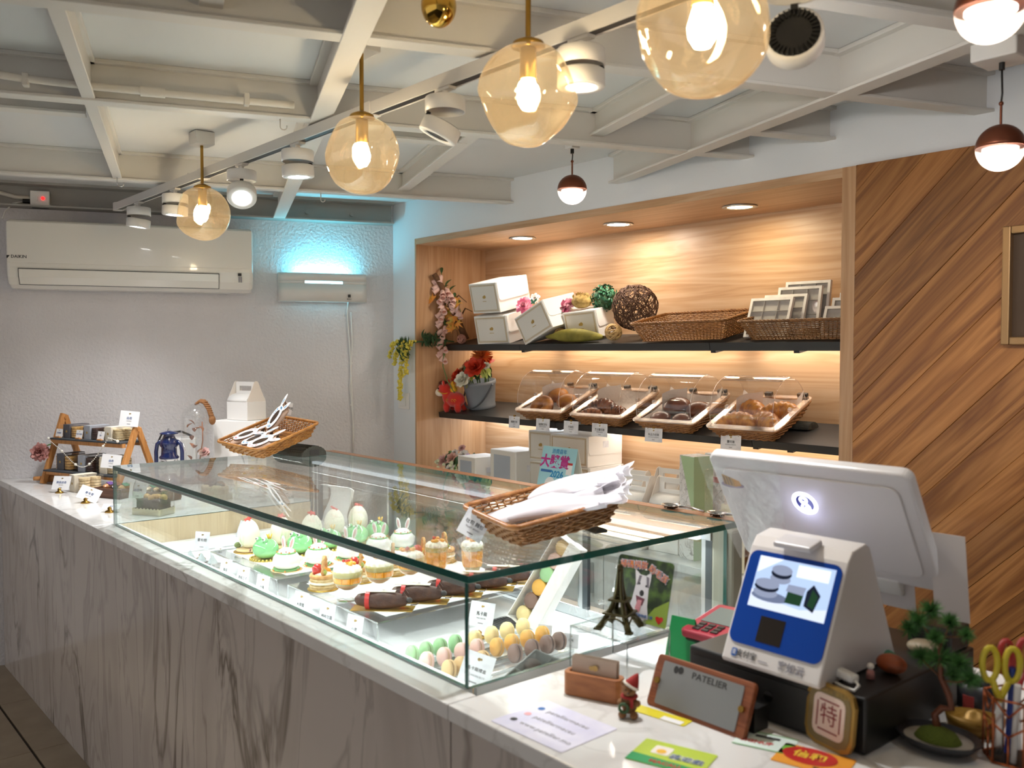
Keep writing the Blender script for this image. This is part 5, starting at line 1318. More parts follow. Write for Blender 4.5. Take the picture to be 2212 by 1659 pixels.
for k, x, ys in [('pale green', -1.80, [1.205, 1.246, 1.288, 1.334]), ('pale yellow', -1.795, [1.392, 1.446, 1.498, 1.552]), ('pale pink', -1.738, [1.205, 1.255, 1.308, 1.354]), ('orange', -1.712, [1.396, 1.444, 1.496, 1.546]), ('beige', -1.66, [1.212, 1.246, 1.31]), ('brown', -1.648, [1.40, 1.455, 1.505, 1.545])]:
    for i, y in enumerate(ys):
        lab = '%s macaron standing on edge, %s' % (k, WH[4][i]); rot = (R(-9), 0, R(-7 + 3 * (i % 3)))
        z = PZ + 0.009
        if i == 0: MC[k].location = (x, y, z); MC[k].rotation_euler = rot; MC[k]['label'] = lab
        else: dup(MC[k], (x, y, z), rot, lab)
for x, nm in [(-1.798, 'green and yellow'), (-1.725, 'pink and orange'), (-1.652, 'beige and brown')]:
    t = thing('macaron_trough', 'clear trough under the %s macarons' % nm, 'tray', (x, 1.375, PZ + 0.0005), group='macaron troughs')
    G().box(-0.03, 0.03, -0.2, 0.2, 0, 0.003).build('base', M_acr, t)
    for s in (-1, 1): G().box(s * 0.03 - 0.0012, s * 0.03 + 0.0012, -0.2, 0.2, 0.0032, 0.012).build('side', M_acre, t)
# macaron gift boxes
M_wbox = mat('white_gift_box', '#f3f0ec', 0.5)
lb = thing('macaron_gift_box', 'long white gift box of macarons leaning against the rear doors', 'box', (-1.905, 1.655, PZ + 0.0005), (R(-16), R(26), R(8)), 'macaron gift boxes')
G().box(-0.032, 0.032, 0.0, 0.003, 0, 0.27).build('back', M_wbox, lb)
for s in (-1, 1): G().box(s * 0.032 - 0.0012, s * 0.032 + 0.0012, -0.045, 0, 0, 0.27).build('side', M_wbox, lb)
for z in (0, 0.268): G().box(-0.03, 0.03, -0.045, -0.001, z, z + 0.002).build('end', M_wbox, lb)
for i, k in enumerate(['pale yellow', 'brown', 'orange', 'pale green', 'pale pink', 'beige']):
    dup(MC[k], (0, 0, 0), (0, 0, 0), '%s macaron inside the leaning gift box' % k)
    c = COL.objects[-1]
for i, k in enumerate(['pale yellow', 'brown', 'orange', 'pale green', 'pale pink', 'beige']):
    o = [q for q in COL.objects if q.get('label') == '%s macaron inside the leaning gift box' % k][0]
    Mx = TM((-1.905, 1.655, PZ + 0.0005), (R(-16), R(26), R(8))) @ TM((0, -0.024, 0.004 + i * 0.0435))
    o.location = Mx.to_translation(); o.rotation_euler = Mx.to_euler(); o['group'] = 'macarons in the gift box'
sl = G().box(-0.02, 0.02, -0.02, 0.02, 0, 0.262).build('box_sleeve', M_wbox, None, loc=(-1.845, 1.64, PZ + 0.0005), rot=(R(-13), R(25), R(8)), bevel=0.002); tag(sl, 'white sleeve of the macaron box leaning beside the open box', 'box')
M_greyclear = clear('grey_clear_lid', (0.78, 0.79, 0.78), 0.07, 0.06)
FBM = TM((-1.421, 1.258, 0.867), (R(12.7), R(-9.5), R(107.6))) @ TM((0, 0, -0.0295))
gc = G().box(-0.075, 0.075, -0.034, 0.034, 0, 0.03).build('gift_carton', M_wbox, None, loc=(-1.42, 1.258, PZ + 0.0005), rot=(0, 0, R(107.6)), bevel=0.002); tag(gc, 'low white carton under the flat grey gift box', 'box')
fb = thing('macaron_gift_box', 'flat grey gift box with a clear lid tilted by the right glass', 'box', FBM.to_translation(), FBM.to_euler(), 'macaron gift boxes')
M_gbox = mat('pale_grey_box', '#c9cac6', 0.5)
fw2, fh2 = 0.087, 0.042
G().box(-fw2, fw2, -fh2, fh2, 0, 0.003).build('base', M_gbox, fb)
for s in (-1, 1):
    G().box(-fw2, fw2, s * fh2 - 0.0015, s * fh2 + 0.0015, 0.0032, 0.028).build('side', M_gbox, fb); G().box(s * fw2 - 0.0015, s * fw2 + 0.0015, -fh2 + 0.002, fh2 - 0.002, 0.0032, 0.028).build('end', M_gbox, fb)
G().box(-0.001, 0.001, -fh2 + 0.002, fh2 - 0.002, 0.0032, 0.026).build('divider', M_gbox, fb); G().box(-fw2 + 0.002, fw2 - 0.002, -0.001, 0.001, 0.0032, 0.025).build('divider', M_gbox, fb)
G().box(-fw2, fw2, -fh2, fh2, 0.0282, 0.0295).build('clear_lid', M_greyclear, fb)
for i, (k, x, y) in enumerate([('pale yellow', -0.05, 0.025), ('brown', 0.045, 0.025), ('pale pink', 0.045, -0.025), ('beige', -0.045, -0.025)]):
    Mx = FBM @ TM((x, y, 0.0155), (PI / 2, 0, 0), 0.85) @ TM((0, 0, -0.0225))
    o = dup(MC[k], Mx.to_translation(), Mx.to_euler(), '%s macaron under the clear lid of the flat gift box' % k, 'macarons in the flat gift box'); o.scale = (0.85, 0.85, 0.85)
# price cards in the case
for i, (x, y, tt) in enumerate([(-2.875, 1.19, '鵝蛋'), (-2.735, 1.188, '青蛙王子'), (-2.59, 1.186, '小兔'), (-2.34, 1.186, '水果籃'), (-2.185, 1.184, '楊枝甘露'), (-2.04, 1.184, '小黑')]):
    lab = 'price card leaning on the riser before the ' + ['egg cakes', 'frog cakes', 'rabbit cakes', 'basket pastries', 'mango trifles', 'chocolate logs'][i]
    stand_card(lab, (x, y, PZ + 0.0005), R(12), 0.06, 0.075, tt, 'PATISSERIE', tilt=R(12), m=M_tagp, big=0.15)
stand_card('macaron price card on a gold clip behind the yellow macarons', (-1.87, 1.47, PZ + 0.0005), R(20), 0.075, 0.065, '馬卡龍', 'MACARON', tilt=R(18), base='gold', m=M_tagp, lift=0.03, big=0.17)
stand_card('macaron box price card on a gold clip at the front corner', (-1.565, 1.205, PZ + 0.0005), R(40), 0.07, 0.075, '馬卡龍禮盒', 'MACARON BOX', tilt=R(20), base='gold', m=M_tagp, lift=0.02, roll=R(16), big=0.12)
stand_card('small price card between the yellow and orange macarons at the back', (-1.76, 1.60, PZ + 0.0005), R(25), 0.04, 0.035, '口味', '', tilt=R(12), m=M_tagp)
stand_card('small price card behind the brown macarons', (-1.66, 1.60, PZ + 0.0005), R(25), 0.04, 0.035, '口味', '', tilt=R(12), m=M_tagp)
# far left of the case
M_gpyr = mat('grey_sugar_cone', '#9aa3a6', 0.6); 
def pyr(lab, x, y):
    t = thing('peak_cake', lab, 'cake', (x, y, PZ + 0.0005), (0, 0, 0.5), 'small mountain cakes')
    G().box(-0.028, 0.028, -0.022, 0.022, 0, 0.002).build('board', M_goldb, t)
    G().box(-0.024, 0.024, -0.018, 0.018, 0.0022, 0.02).build('sponge', M_choc, t, bevel=0.003)
    G().lathe([(0.018, 0.0202), (0.010, 0.034), (0.004, 0.046), (0, 0.05)], 7, smooth=False).build('sugar_peak', M_gpyr, t)
pyr('grey peaked cake nearest the left end of the case', -3.19, 1.20); pyr('grey peaked cake between two others at the left of the case', -3.125, 1.215); pyr('grey peaked cake nearest the egg cakes', -3.075, 1.235)
cbk = G().box(-0.03, 0.03, -0.018, 0.018, 0, 0.035).build('chocolate_bar', M_choc, None, loc=(-3.16, 1.40, PZ + 0.0005), rot=(0, 0, 0.3), bevel=0.002); tag(cbk, 'dark chocolate cake bar behind the grey peaked cakes', 'cake')
stand_card('price card on a gold clip by the pale wood end of the case', (-3.24, 1.26, PZ + 0.0005), R(35), 0.06, 0.065, '蒙布朗', '', tilt=R(10), base='gold', m=M_tagp, lift=0.035)
stand_card('tilted price card on a gold clip left of the egg cakes', (-3.25, 1.42, PZ + 0.0005), R(35), 0.06, 0.065, '切件', '', tilt=R(10), base='gold', m=M_tagp, lift=0.05, roll=R(16))
stand_card('small price card before the chocolate cake bar', (-3.10, 1.33, PZ + 0.0005), R(35), 0.045, 0.04, '雲石', '', tilt=R(10), m=M_tagp)
stand_card('small price card beside the grey peaked cakes', (-3.17, 1.30, PZ + 0.0005), R(35), 0.045, 0.04, '栗子', '', tilt=R(10), m=M_tagp, lift=0.01)
# open white box with a curled lid
ob = thing('open_cake_box', 'open white cake box with its long lid curling upwards', 'box', (-3.14, 1.70, PZ + 0.0005), (0, 0, R(12)))
for s in (-1, 1):
    G().box(-0.08, 0.08, s * 0.06 - 0.001, s * 0.06 + 0.001, 0.002, 0.085).build('side', M_wbox, ob); G().box(s * 0.08 - 0.001, s * 0.08 + 0.001, -0.059, 0.059, 0.002, 0.085).build('end', M_wbox, ob)
G().box(-0.08, 0.08, -0.06, 0.06, 0, 0.0018).build('base', M_wbox, ob)
def lidfn(u, v):
    pts = [(0.0, 0.085), (0.01, 0.125), (0.035, 0.165), (0.055, 0.20), (0.06, 0.225), (0.03, 0.235), (0.0, 0.232)]
    q = v * 6; k = min(int(q), 5); f = q - k
    return (-0.075 + 0.03 + (u - 0.5) * 0.15 * (1 - 0.18 * math.sin(PI * min(1, v * 1.3))) + pts[k][0] + f * (pts[k + 1][0] - pts[k][0]) + 0.045, 0.058 - 0.02 * v, pts[k][1] + f * (pts[k + 1][1] - pts[k][1]))
G().patch(lidfn, 6, 18).build('lid', M_wbox, ob, solid=0.0012)
# grilles and glass cat dish
for lab, x, y in [('slotted steel air grille under the clear riser end', -1.925, 1.60), ('slotted steel air grille near the right rear of the case', -1.55, 1.70)]:
    t = thing('air_grille', lab, 'grille', (x, y, PZ + 0.0003), group='air grilles in the case floor')
    G().box(-0.055, 0.055, -0.05, 0.05, 0, 0.001).build('plate', M_alu, t)
    for k in range(9): G().box(-0.045, 0.045, -0.044 + 0.0105 * k, -0.038 + 0.0105 * k, 0.0012, 0.0022).build('slot', M_blk, t)
cd_ = thing('glass_dish', 'clear glass cat shaped dish at the right rear of the case', 'dish', (-1.735, 1.725, PZ + 0.0005))
G().lathe([(0, 0.002), (0.03, 0.003), (0.042, 0.015), (0.045, 0.04), (0.04, 0.055)], 28).build('bowl', M_gobl, cd_)
for s in (-1, 1): G().lathe([(0.013, 0), (0.007, 0.014), (0, 0.024)], 8, c=(s * 0.025, -0.02, 0.05)).build('ear', M_gobl, cd_)
G().tube([(0.035, 0.02, 0.03), (0.05, 0.03, 0.06), (0.045, 0.03, 0.085), (0.03, 0.025, 0.08)], 0.007, 8).build('tail', M_gobl, cd_)
# ================================================================ UPPER SHELF
M_boxf = mat('box_face', '#d9d4cb', 0.55); M_pinkin = mat('box_blush_side', '#ecd9d2', 0.6)
def cakebox(label, loc, rot, dm, flap=True, name='cake_box', lid=None, emb=True, frame=True, grp='white cake boxes with gold lines', sticker=False):
    w, d, h = dm
    t = thing(name, label, 'box', loc, rot, grp)
    G().box(-w / 2, w / 2, -d / 2, d / 2, 0, h).build('carton', M_card, t, bevel=0.002)
    fp = G().box(-w / 2 + 0.004, w / 2 - 0.004, -d / 2 - 0.0015, -d / 2 + 0.0005, 0.004, h - 0.004).build('front_face', M_boxf, t)
    if frame:
        g = G(); framelines(g, w, h, 0.010, 0.002, front(0, -d / 2 - 0.0016, h / 2)); g.build('gold_frame', M_gold, fp)
    if emb:
        g = G(); g.plate(circ(0.0065, 12, -0.004, 0), 0.0006, front(0, -d / 2 - 0.0016, h * 0.53)); g.plate(circ(0.009, 12, 0.005, 0.002), 0.0005, front(0, -d / 2 - 0.0016, h * 0.53)); g.box(-0.014, 0.014, -d / 2 - 0.0021, -d / 2 - 0.0016, h * 0.53 - 0.022, h * 0.53 - 0.0195); g.build('emblem', M_gold, fp)
    if flap:
        hh = h * 0.62; P = [(-d / 2 + 0.004, 0), (d / 2 - 0.004, 0), (d / 2 - 0.004, -hh + 0.02)] + [(d / 2 - 0.024 + 0.02 * math.cos(a), -hh + 0.02 - 0.02 * math.sin(a)) for a in [k * PI / 10 for k in range(1, 6)]] + [(-d / 2 + 0.024 - 0.02 * math.sin(a), -hh + 0.02 - 0.02 * math.cos(a)) for a in [k * PI / 10 for k in range(0, 6)]]
        G().prism(P, 0, 0.0025, Matrix.Translation((w / 2 + 0.0005, 0, h)) @ Matrix.Rotation(PI / 2, 4, 'Z') @ FRONT).build('side_flap', M_card, t)
    if sticker:
        G().box(w / 2 + 0.003, w / 2 + 0.0036, -0.02, 0.02, h * 0.6, h * 0.6 + 0.03).build('label_sticker', M_tagp, t)
    return t
def dg(*a): return tuple(R(q) for q in a)
cakebox('upper white cake box of the left stack on the top shelf', (-3.684, 3.05, 1.768), dg(13, 0, 3.4), (0.208, 0.225, 0.155))
cakebox('lower white cake box of the left stack on the top shelf', (-3.69, 3.075, 1.606), dg(13, -0.7, 12), (0.212, 0.2, 0.148))
cakebox('white cake box tipped on its corner in the middle of the top shelf', (-3.29, 3.06, 1.642), dg(13, -21, -4), (0.235, 0.22, 0.142))
cakebox('white cake box behind the green gourd on the top shelf', (-3.105, 3.13, 1.62), dg(13, -3.6, 11), (0.186, 0.15, 0.135))
# branch, foxgloves, maple leaves, mimosa
M_bark = mat('bark', '#6b4a30', 0.85, bump=(60, 1.0, 0.006)); M_dleaf = mat('deep_leaf', '#3d5a34', 0.6); M_fox = mat('foxglove_pink', '#ecc4b8', 0.6); M_foxin = mat('foxglove_inner', '#c98470', 0.6)
M_maple = mat('maple_orange', '#d98a35', 0.65, var=(30, '#a9a03c', 0.45, 0.65)); M_mim = mat('mimosa_yellow', '#dcc94e', 0.7); M_gstem = mat('green_stem', '#5c7a3e', 0.6)
br = thing('dry_branch', 'crooked brown branch leaning in the left corner of the top shelf', 'branch', (-4.015, 3.05, 1.61))
G().tube([(0.02, 0.0, 0.0), (0.0, -0.04, 0.1), (-0.025, -0.09, 0.22), (-0.045, -0.14, 0.32), (-0.052, -0.165, 0.355)], [0.019, 0.018, 0.017, 0.016, 0.015], 9).build('wood', M_bark, br)
G().tube([(-0.02, -0.08, 0.2), (0.03, -0.06, 0.24), (0.09, -0.05, 0.2)], [0.005, 0.004, 0.002], 6).build('twig', M_bark, br)
G().tube([(0.0, -0.04, 0.1), (0.05, -0.03, 0.17), (0.1, -0.02, 0.15)], [0.005, 0.004, 0.002], 6).build('twig', M_bark, br)
def foxglove(label, pts, n, sd):
    t = thing('foxglove_spray', label, 'flower', (0, 0, 0), group='pink foxglove sprays')
    G().tube(pts, 0.0025, 6).build('stem', M_gstem, t)
    rr = random.Random(sd); P = [Vector(p) for p in pts]
    for i in range(n):
        q = (i + 0.3) / n * (len(P) - 1); k = min(int(q), len(P) - 2); p = P[k].lerp(P[k + 1], q - k)
        a = rr.uniform(0, 2 * PI); d = Vector((math.cos(a) * 0.8, -0.55 + 0.3 * math.sin(a), -0.75)); c = p + Vector((d.x * 0.012, d.y * 0.012, -0.002))
        s = 1.25 + 0.3 * (1 - i / n)
        M = aim(c, d)
        f = G().lathe([(0.002, 0), (0.006 * s, 0.004), (0.0085 * s, 0.014), (0.0085 * s, 0.022 * s), (0.0115 * s, 0.03 * s)], 10, M=M).build('bell', M_fox, t, solid=0.0012)
        G().lathe([(0.0075 * s, 0.02 * s), (0, 0.019 * s)], 8, M=M).build('throat', M_foxin, f)
    for i in range(5):
        p = P[min(i, len(P) - 2)]; leafobj(t, aim(p, (rr.uniform(-1, 1), -0.6, 0.5)), 0.05, 0.018, 0.3, M_dleaf)
foxglove('long hanging pink foxglove spray crossing the left end of the top shelf', [(-4.06, 2.93, 1.97), (-4.055, 2.93, 1.88), (-4.05, 2.94, 1.78), (-4.05, 2.945, 1.68), (-4.05, 2.945, 1.58), (-4.047, 2.94, 1.50)], 26, 3)
foxglove('shorter pink foxglove spray bending right towards the box stack', [(-4.05, 2.95, 1.90), (-4.03, 2.96, 1.87), (-4.0, 2.975, 1.83), (-3.97, 2.98, 1.79), (-3.95, 2.98, 1.75)], 13, 4)
mp_ = thing('maple_spray', 'orange artificial maple leaves in the left corner of the top shelf', 'leaves', (-4.02, 2.98, 1.60))
rr = random.Random(9)
def mleaf(g, M, s):
    P = []
    for k in range(11):
        a = R(-100 + 20 * k); r_ = s * ((1.0 if k % 2 else 0.42) * (1.15 if k == 5 else (0.9 if k in (3, 7) else 0.7 if k in (1, 9) else 1)))
        P.append((r_ * math.sin(a), r_ * math.cos(a)))
    P.append((0, -s * 0.12))
    V = [(x, y, -0.25 * (x * x + y * y) / s) for x, y in P]
    g.add([(0, 0, 0.004)] + V, [(0, i + 1, (i + 1) % len(V) + 1) for i in range(len(V))], False, M)
for i, (x, y, z, s) in enumerate([(-0.055, -0.10, 0.225, 0.048), (0.03, -0.03, 0.10, 0.055), (0.045, -0.035, 0.13, 0.05), (0.0, 0.0, 0.17, 0.055), (-0.02, -0.03, 0.15, 0.045), (0.06, -0.02, 0.19, 0.04), (-0.03, -0.05, 0.19, 0.04), (0.02, -0.01, 0.22, 0.045), (0.075, -0.03, 0.10, 0.04), (0.045, -0.045, 0.06, 0.045)]):
    g = G(); mleaf(g, aim((x, y, z), (0.5 + rr.uniform(-0.4, 0.4), -0.7, rr.uniform(-0.1, 0.6)), rr.uniform(0, 6)), s); g.build('maple_leaf', M_maple, mp_, solid=0.0008)
g = G(); g.tube([(0.02, 0.02, 0.0), (0.02, 0.0, 0.1), (0.0, -0.02, 0.18), (-0.05, -0.09, 0.23)], 0.0022, 5); g.tube([(0.02, 0, 0.1), (0.06, -0.01, 0.16), (0.08, -0.02, 0.2)], 0.002, 5); g.tube([(0.02, 0, 0.08), (0.05, -0.03, 0.1), (0.08, -0.03, 0.1)], 0.002, 5); g.build('twigs', M_bark, mp_)
mi = thing('mimosa_spray', 'yellow artificial mimosa drooping out of the niche over the white wall', 'flower', (-4.05, 2.955, 1.585))
def droop(pts, n, sd):
    g = G(); rr = random.Random(sd); P = [Vector(p) for p in pts]
    for i in range(n):
        q = rr.random() ** 0.8 * (len(P) - 1); k = min(int(q), len(P) - 2); p = P[k].lerp(P[k + 1], q - k); w = 0.014 * (1 - 0.5 * q / len(P))
        g.sph((p.x + rr.uniform(-w, w), p.y + rr.uniform(-w, w), p.z + rr.uniform(-0.012, 0.006)), rr.uniform(0.0042, 0.0068), 6, 5)
    tag(g.build('blossom', M_mim, mi), kind='stuff')
    G().tube(pts, 0.0016, 5).build('stem', M_gstem, mi)
droop([(-0.07, -0.21, 0.005), (-0.15, -0.212, 0.02), (-0.215, -0.212, -0.005), (-0.245, -0.212, -0.07)], 90, 1)
droop([(-0.06, -0.21, 0.0), (-0.13, -0.212, -0.01), (-0.18, -0.212, -0.05), (-0.195, -0.212, -0.11)], 110, 2)
droop([(-0.06, -0.21, 0.0), (-0.11, -0.212, -0.05), (-0.13, -0.212, -0.14), (-0.14, -0.212, -0.23), (-0.14, -0.212, -0.30)], 230, 3)
droop([(-0.05, -0.21, 0.0), (-0.075, -0.212, -0.04), (-0.085, -0.212, -0.1), (-0.08, -0.212, -0.16)], 110, 4)
droop([(-0.035, -0.19, 0.01), (-0.05, -0.21, 0.01), (-0.07, -0.212, -0.02)], 45, 6)
rr = random.Random(2)
for i in range(40): leafobj(mi, aim((-0.02 + rr.uniform(-0.012, 0.03), -0.10 + rr.uniform(-0.05, 0.04), 0.012 + rr.uniform(-0.03, 0.02)), (rr.uniform(-0.3, 0.6), rr.uniform(-1, 0.2), rr.uniform(-0.5, 0.8))), 0.05, 0.011, 0.3, M_dleaf)
for i in range(44): leafobj(mi, aim((-0.10 + rr.uniform(-0.05, 0.05), -0.205 + rr.uniform(-0.01, 0.01), -0.03 + rr.uniform(-0.06, 0.04)), (rr.uniform(-1, 1), -0.3, -0.8)), 0.045, 0.008, 0.3, M_dleaf)
G().tube([(0.03, 0.03, 0.012), (0.0, -0.02, 0.02), (-0.022, -0.10, 0.015), (-0.03, -0.185, 0.01), (-0.06, -0.21, 0.005)], 0.0045, 6).build('main_stem', M_dleaf, mi)
G().tube([(0.015, -0.025, -0.01), (0.02, -0.04, -0.12), (0.05, -0.03, -0.2), (0.075, 0.0, -0.27), (0.09, 0.02, -0.31)], 0.003, 6).build('long_stem', M_gstem, mi)
# peonies, seed ball, topiary, twig ball, gourd, rattan balls
M_hot = mat('hot_pink_petal', '#dd6f93', 0.6, var=(30, '#f0b9c4', 0.45, 0.65)); M_whitep = mat('white_petal', '#efe6df', 0.6)
t = thing('artificial_peony', 'pink peony tucked between the stacked and the tipped cake box', 'flower', (-3.485, 3.03, 1.775)); bloom(t, (0, 0, 0), (0.3, -0.9, 0.35), 0.044, M_hot, PEONY, 0.2, 4); bloom(t, (0.06, 0.02, 0.035), (0.4, -0.8, 0.5), 0.026, M_whitep, PEONY, 0.25, 5)
t = thing('artificial_peony', 'pink peony lying on the cake box behind the gourd', 'flower', (-3.20, 3.05, 1.757)); bloom(t, (0, 0, 0), (-0.1, -0.9, 0.45), 0.042, M_hot, PEONY, 0.3, 6); bloom(t, (0.025, 0.0, 0.012), (0.3, -0.8, 0.6), 0.03, M_hot, PEONY, 0.3, 7)
bt = thing('butterfly_clip', 'small dark green butterfly on the corner of the tipped box', 'ornament', (-3.365, 2.985, 1.792), (R(70), 0, 0))
G().plate([(0, 0), (0.018, 0.016), (0.024, 0.004), (0.012, -0.004), (0.016, -0.016), (0.003, -0.012), (-0.003, -0.012), (-0.016, -0.016), (-0.012, -0.004), (-0.024, 0.004), (-0.018, 0.016)], 0.001).build('wings', mat('butterfly_green', '#1e5c46', 0.4), bt)
M_seed = mat('dried_seed', '#b89b5c', 0.8, bump=(50, 1.0, 0.01), var=(25, '#8f7238', 0.4, 0.65))
t = thing('dried_seed_ball', 'half round dried seed pod on the cake box beside the pink peony', 'ornament', (-3.115, 3.07, 1.765)); G().sph((0, 0, 0.018), (0.052, 0.045, 0.033), 18, 12).build('pod', M_seed, t)
g = G(); rr = random.Random(1)
for i in range(22):
    a, b = rr.uniform(0, 2 * PI), rr.uniform(0.2, 1.3); d = Vector((math.cos(a) * math.sin(b), math.sin(a) * math.sin(b), math.cos(b))); leaf(g, aim((d.x * 0.048, d.y * 0.042, 0.018 + d.z * 0.03), (d.y, -d.x, 0.2)), 0.022, 0.012, 0.2)
g.build('husks', M_seed, t)
M_topi = mat('topiary_leaf', '#3f7a58', 0.5, var=(40, '#245138', 0.4, 0.6))
t = thing('topiary_ball', 'round green artificial leaf ball at the back of the top shelf', 'plant', (-3.03, 3.14, 1.795)); G().sph((0, 0, 0), 0.052, 16, 12).build('core', M_dleaf, t)
g = G(); rr = random.Random(8)
for i in range(420):
    z = rr.uniform(-1, 1); a = rr.uniform(0, 2 * PI); q = math.sqrt(1 - z * z); d = Vector((q * math.cos(a), q * math.sin(a), z)); leaf(g, aim(d * rr.uniform(0.05, 0.066), (d.x + rr.uniform(-0.9, 0.9), d.y + rr.uniform(-0.9, 0.9), d.z + rr.uniform(-0.9, 0.9))), 0.016, 0.012, 0.3)
tag(g.build('leaves', M_topi, t), kind='stuff')
def twigball(name, label, loc, r, n, tr, m, sd, wob=0.06):
    t = thing(name, label, 'ball', loc); rr = random.Random(sd); g = G()
    for i in range(n):
        ax = Vector((rr.uniform(-1, 1), rr.uniform(-1, 1), rr.uniform(-1, 1))).normalized(); Mx = ax.to_track_quat('Z', 'Y').to_matrix(); off = rr.uniform(-0.55, 0.55); ph = rr.uniform(0, 6); pts = []
        for k in range(24):
            a = 2 * PI * k / 24; v = Vector((math.cos(a) * math.sqrt(1 - off * off), math.sin(a) * math.sqrt(1 - off * off), off)) * r * (1 + wob * math.sin(3 * a + ph)); pts.append(Mx @ v)
        g.tube(pts, tr, 4, closed=True)
    tag(g.build('strands', m, t), kind='stuff'); return t
M_twig = mat('dark_twig', '#5e4130', 0.8); M_ratp = mat('pale_rattan', '#c2a06a', 0.6)
twigball('twig_ball', 'large dark brown woven twig ball next to the rattan tray', (-2.80, 3.10, 1.745), 0.1, 54, 0.0019, M_twig, 4, 0.06)
twigball('rattan_ball', 'small pale rattan ball in front of the twig ball', (-2.832, 2.992, 1.632), 0.036, 22, 0.0034, M_ratp, 5, 0.03)
twigball('rattan_ball', 'small pale rattan ball behind the left end of the gourd', (-3.235, 3.045, 1.628), 0.03, 20, 0.003, M_ratp, 6, 0.03)
M_pinkr = mat('pink_rattan', '#b98474', 0.7)
twigball('rattan_ball', 'small pinkish rattan ball at the foot of the branch', (-3.965, 2.995, 1.612), 0.024, 18, 0.0024, M_pinkr, 7, 0.03)
M_gourd = mat('dried_gourd', '#8f8432', 0.7, var=(14, '#6f661f', 0.4, 0.65), bump=(30, 0.5, 0.006))
t = thing('dried_gourd', 'long olive green dried gourd lying along the top shelf edge', 'gourd', (-3.085, 2.995, 1.616), (R(9), 0, R(2)))
def gfn(u, v):
    a = 2 * PI * v; x = -0.19 + 0.37 * u; k = math.sin(PI * (0.02 + 0.96 * u)) ** 0.6 * (1 - 0.25 * math.exp(-((u - 0.12) / 0.12) ** 2)); r_ = 0.031 * k * (1 + 0.08 * math.sin(3 * a + 4 * u))
    return (x, r_ * math.cos(a), r_ * math.sin(a) + 0.006 * math.sin(4 * u))
G().patch(gfn, 30, 16).build('gourd', M_gourd, t)
# rattan trays and gift boxes
t = thing('rattan_tray', 'empty deep rattan tray in the middle of the top shelf', 'tray', (-2.44, 3.085, 1.612), (R(10.5), R(-1), R(7)), 'rattan trays'); basket(t, 0.46, 0.30, 0.082, 0.84, 11, 84, 0.0026, M_rat, M_rat, 0.006, braid=True)
t = thing('rattan_tray', 'rattan tray of gift boxes at the right end of the top shelf', 'tray', SP(0, -1.885, 0.145, 0.002), (TH, 0, 0), 'rattan trays'); basket(t, 0.53, 0.27, 0.078, 0.84, 11, 84, 0.0026, M_ratd, M_ratd, 0.006, braid=True)
M_gmarb = mat('marbled_box', '#dcd7d1', 0.5, var=(12, '#c4bdb6', 0.45, 0.7)); M_dimlid = clear('box_window', (0.9, 0.9, 0.9), 0.06, 0.03)
def giftbox(label, x, s, h0, lean, w, h, d, nx, nz):
    loc = SP(0, x, s, h0); t = thing('gift_box', label, 'box', loc, (TH - lean, 0, R(3)), 'marbled gift boxes with clear windows')
    G().box(-w / 2, w / 2, d - 0.002, d, 0, h).build('back', M_gmarb, t)
    fr = G(); b = 0.011
    fr.box(-w / 2, -w / 2 + b, 0, d - 0.0022, 0, h); fr.box(w / 2 - b, w / 2, 0, d - 0.0022, 0, h); fr.box(-w / 2 + b, w / 2 - b, 0, d - 0.0022, 0, b); fr.box(-w / 2 + b, w / 2 - b, 0, d - 0.0022, h - b, h)
    fr.build('frame', M_gmarb, t)
    for i in range(1, nx): x_ = -w / 2 + w * i / nx; G().box(x_ - 0.001, x_ + 0.001, 0.002, d - 0.003, b, h - b).build('divider', M_gmarb, t)
    for i in range(1, nz): z_ = h * i / nz; G().box(-w / 2 + b, w / 2 - b, 0.002, d - 0.003, z_ - 0.001, z_ + 0.001).build('divider', M_gmarb, t)
    G().box(-w / 2 + b, w / 2 - b, 0.0, 0.0012, b, h - b).build('window', M_dimlid, t)
giftbox('front large marbled gift box with six cells showing, leaning in the right tray', -2.075, 0.075, 0.01, R(30), 0.185, 0.165, 0.013, 3, 3)
giftbox('second large marbled gift box behind the front one in the right tray', -2.04, 0.125, 0.012, R(27), 0.185, 0.165, 0.013, 3, 3)
giftbox('third large marbled gift box of the leaning row', -1.99, 0.165, 0.03, R(20), 0.185, 0.165, 0.014, 3, 3)
giftbox('rearmost and tallest standing marbled gift box of the leaning row', -1.975, 0.205, 0.045, R(18), 0.19, 0.165, 0.014, 3, 3)
giftbox('front small marbled gift box cut by the wooden pillar', -1.775, 0.085, 0.008, R(30), 0.13, 0.12, 0.013, 2, 2)
giftbox('middle small marbled gift box cut by the wooden pillar', -1.765, 0.135, 0.015, R(25), 0.14, 0.135, 0.013, 2, 2)
giftbox('rear small marbled gift box cut by the wooden pillar', -1.755, 0.18, 0.02, R(20), 0.14, 0.14, 0.013, 2, 2)

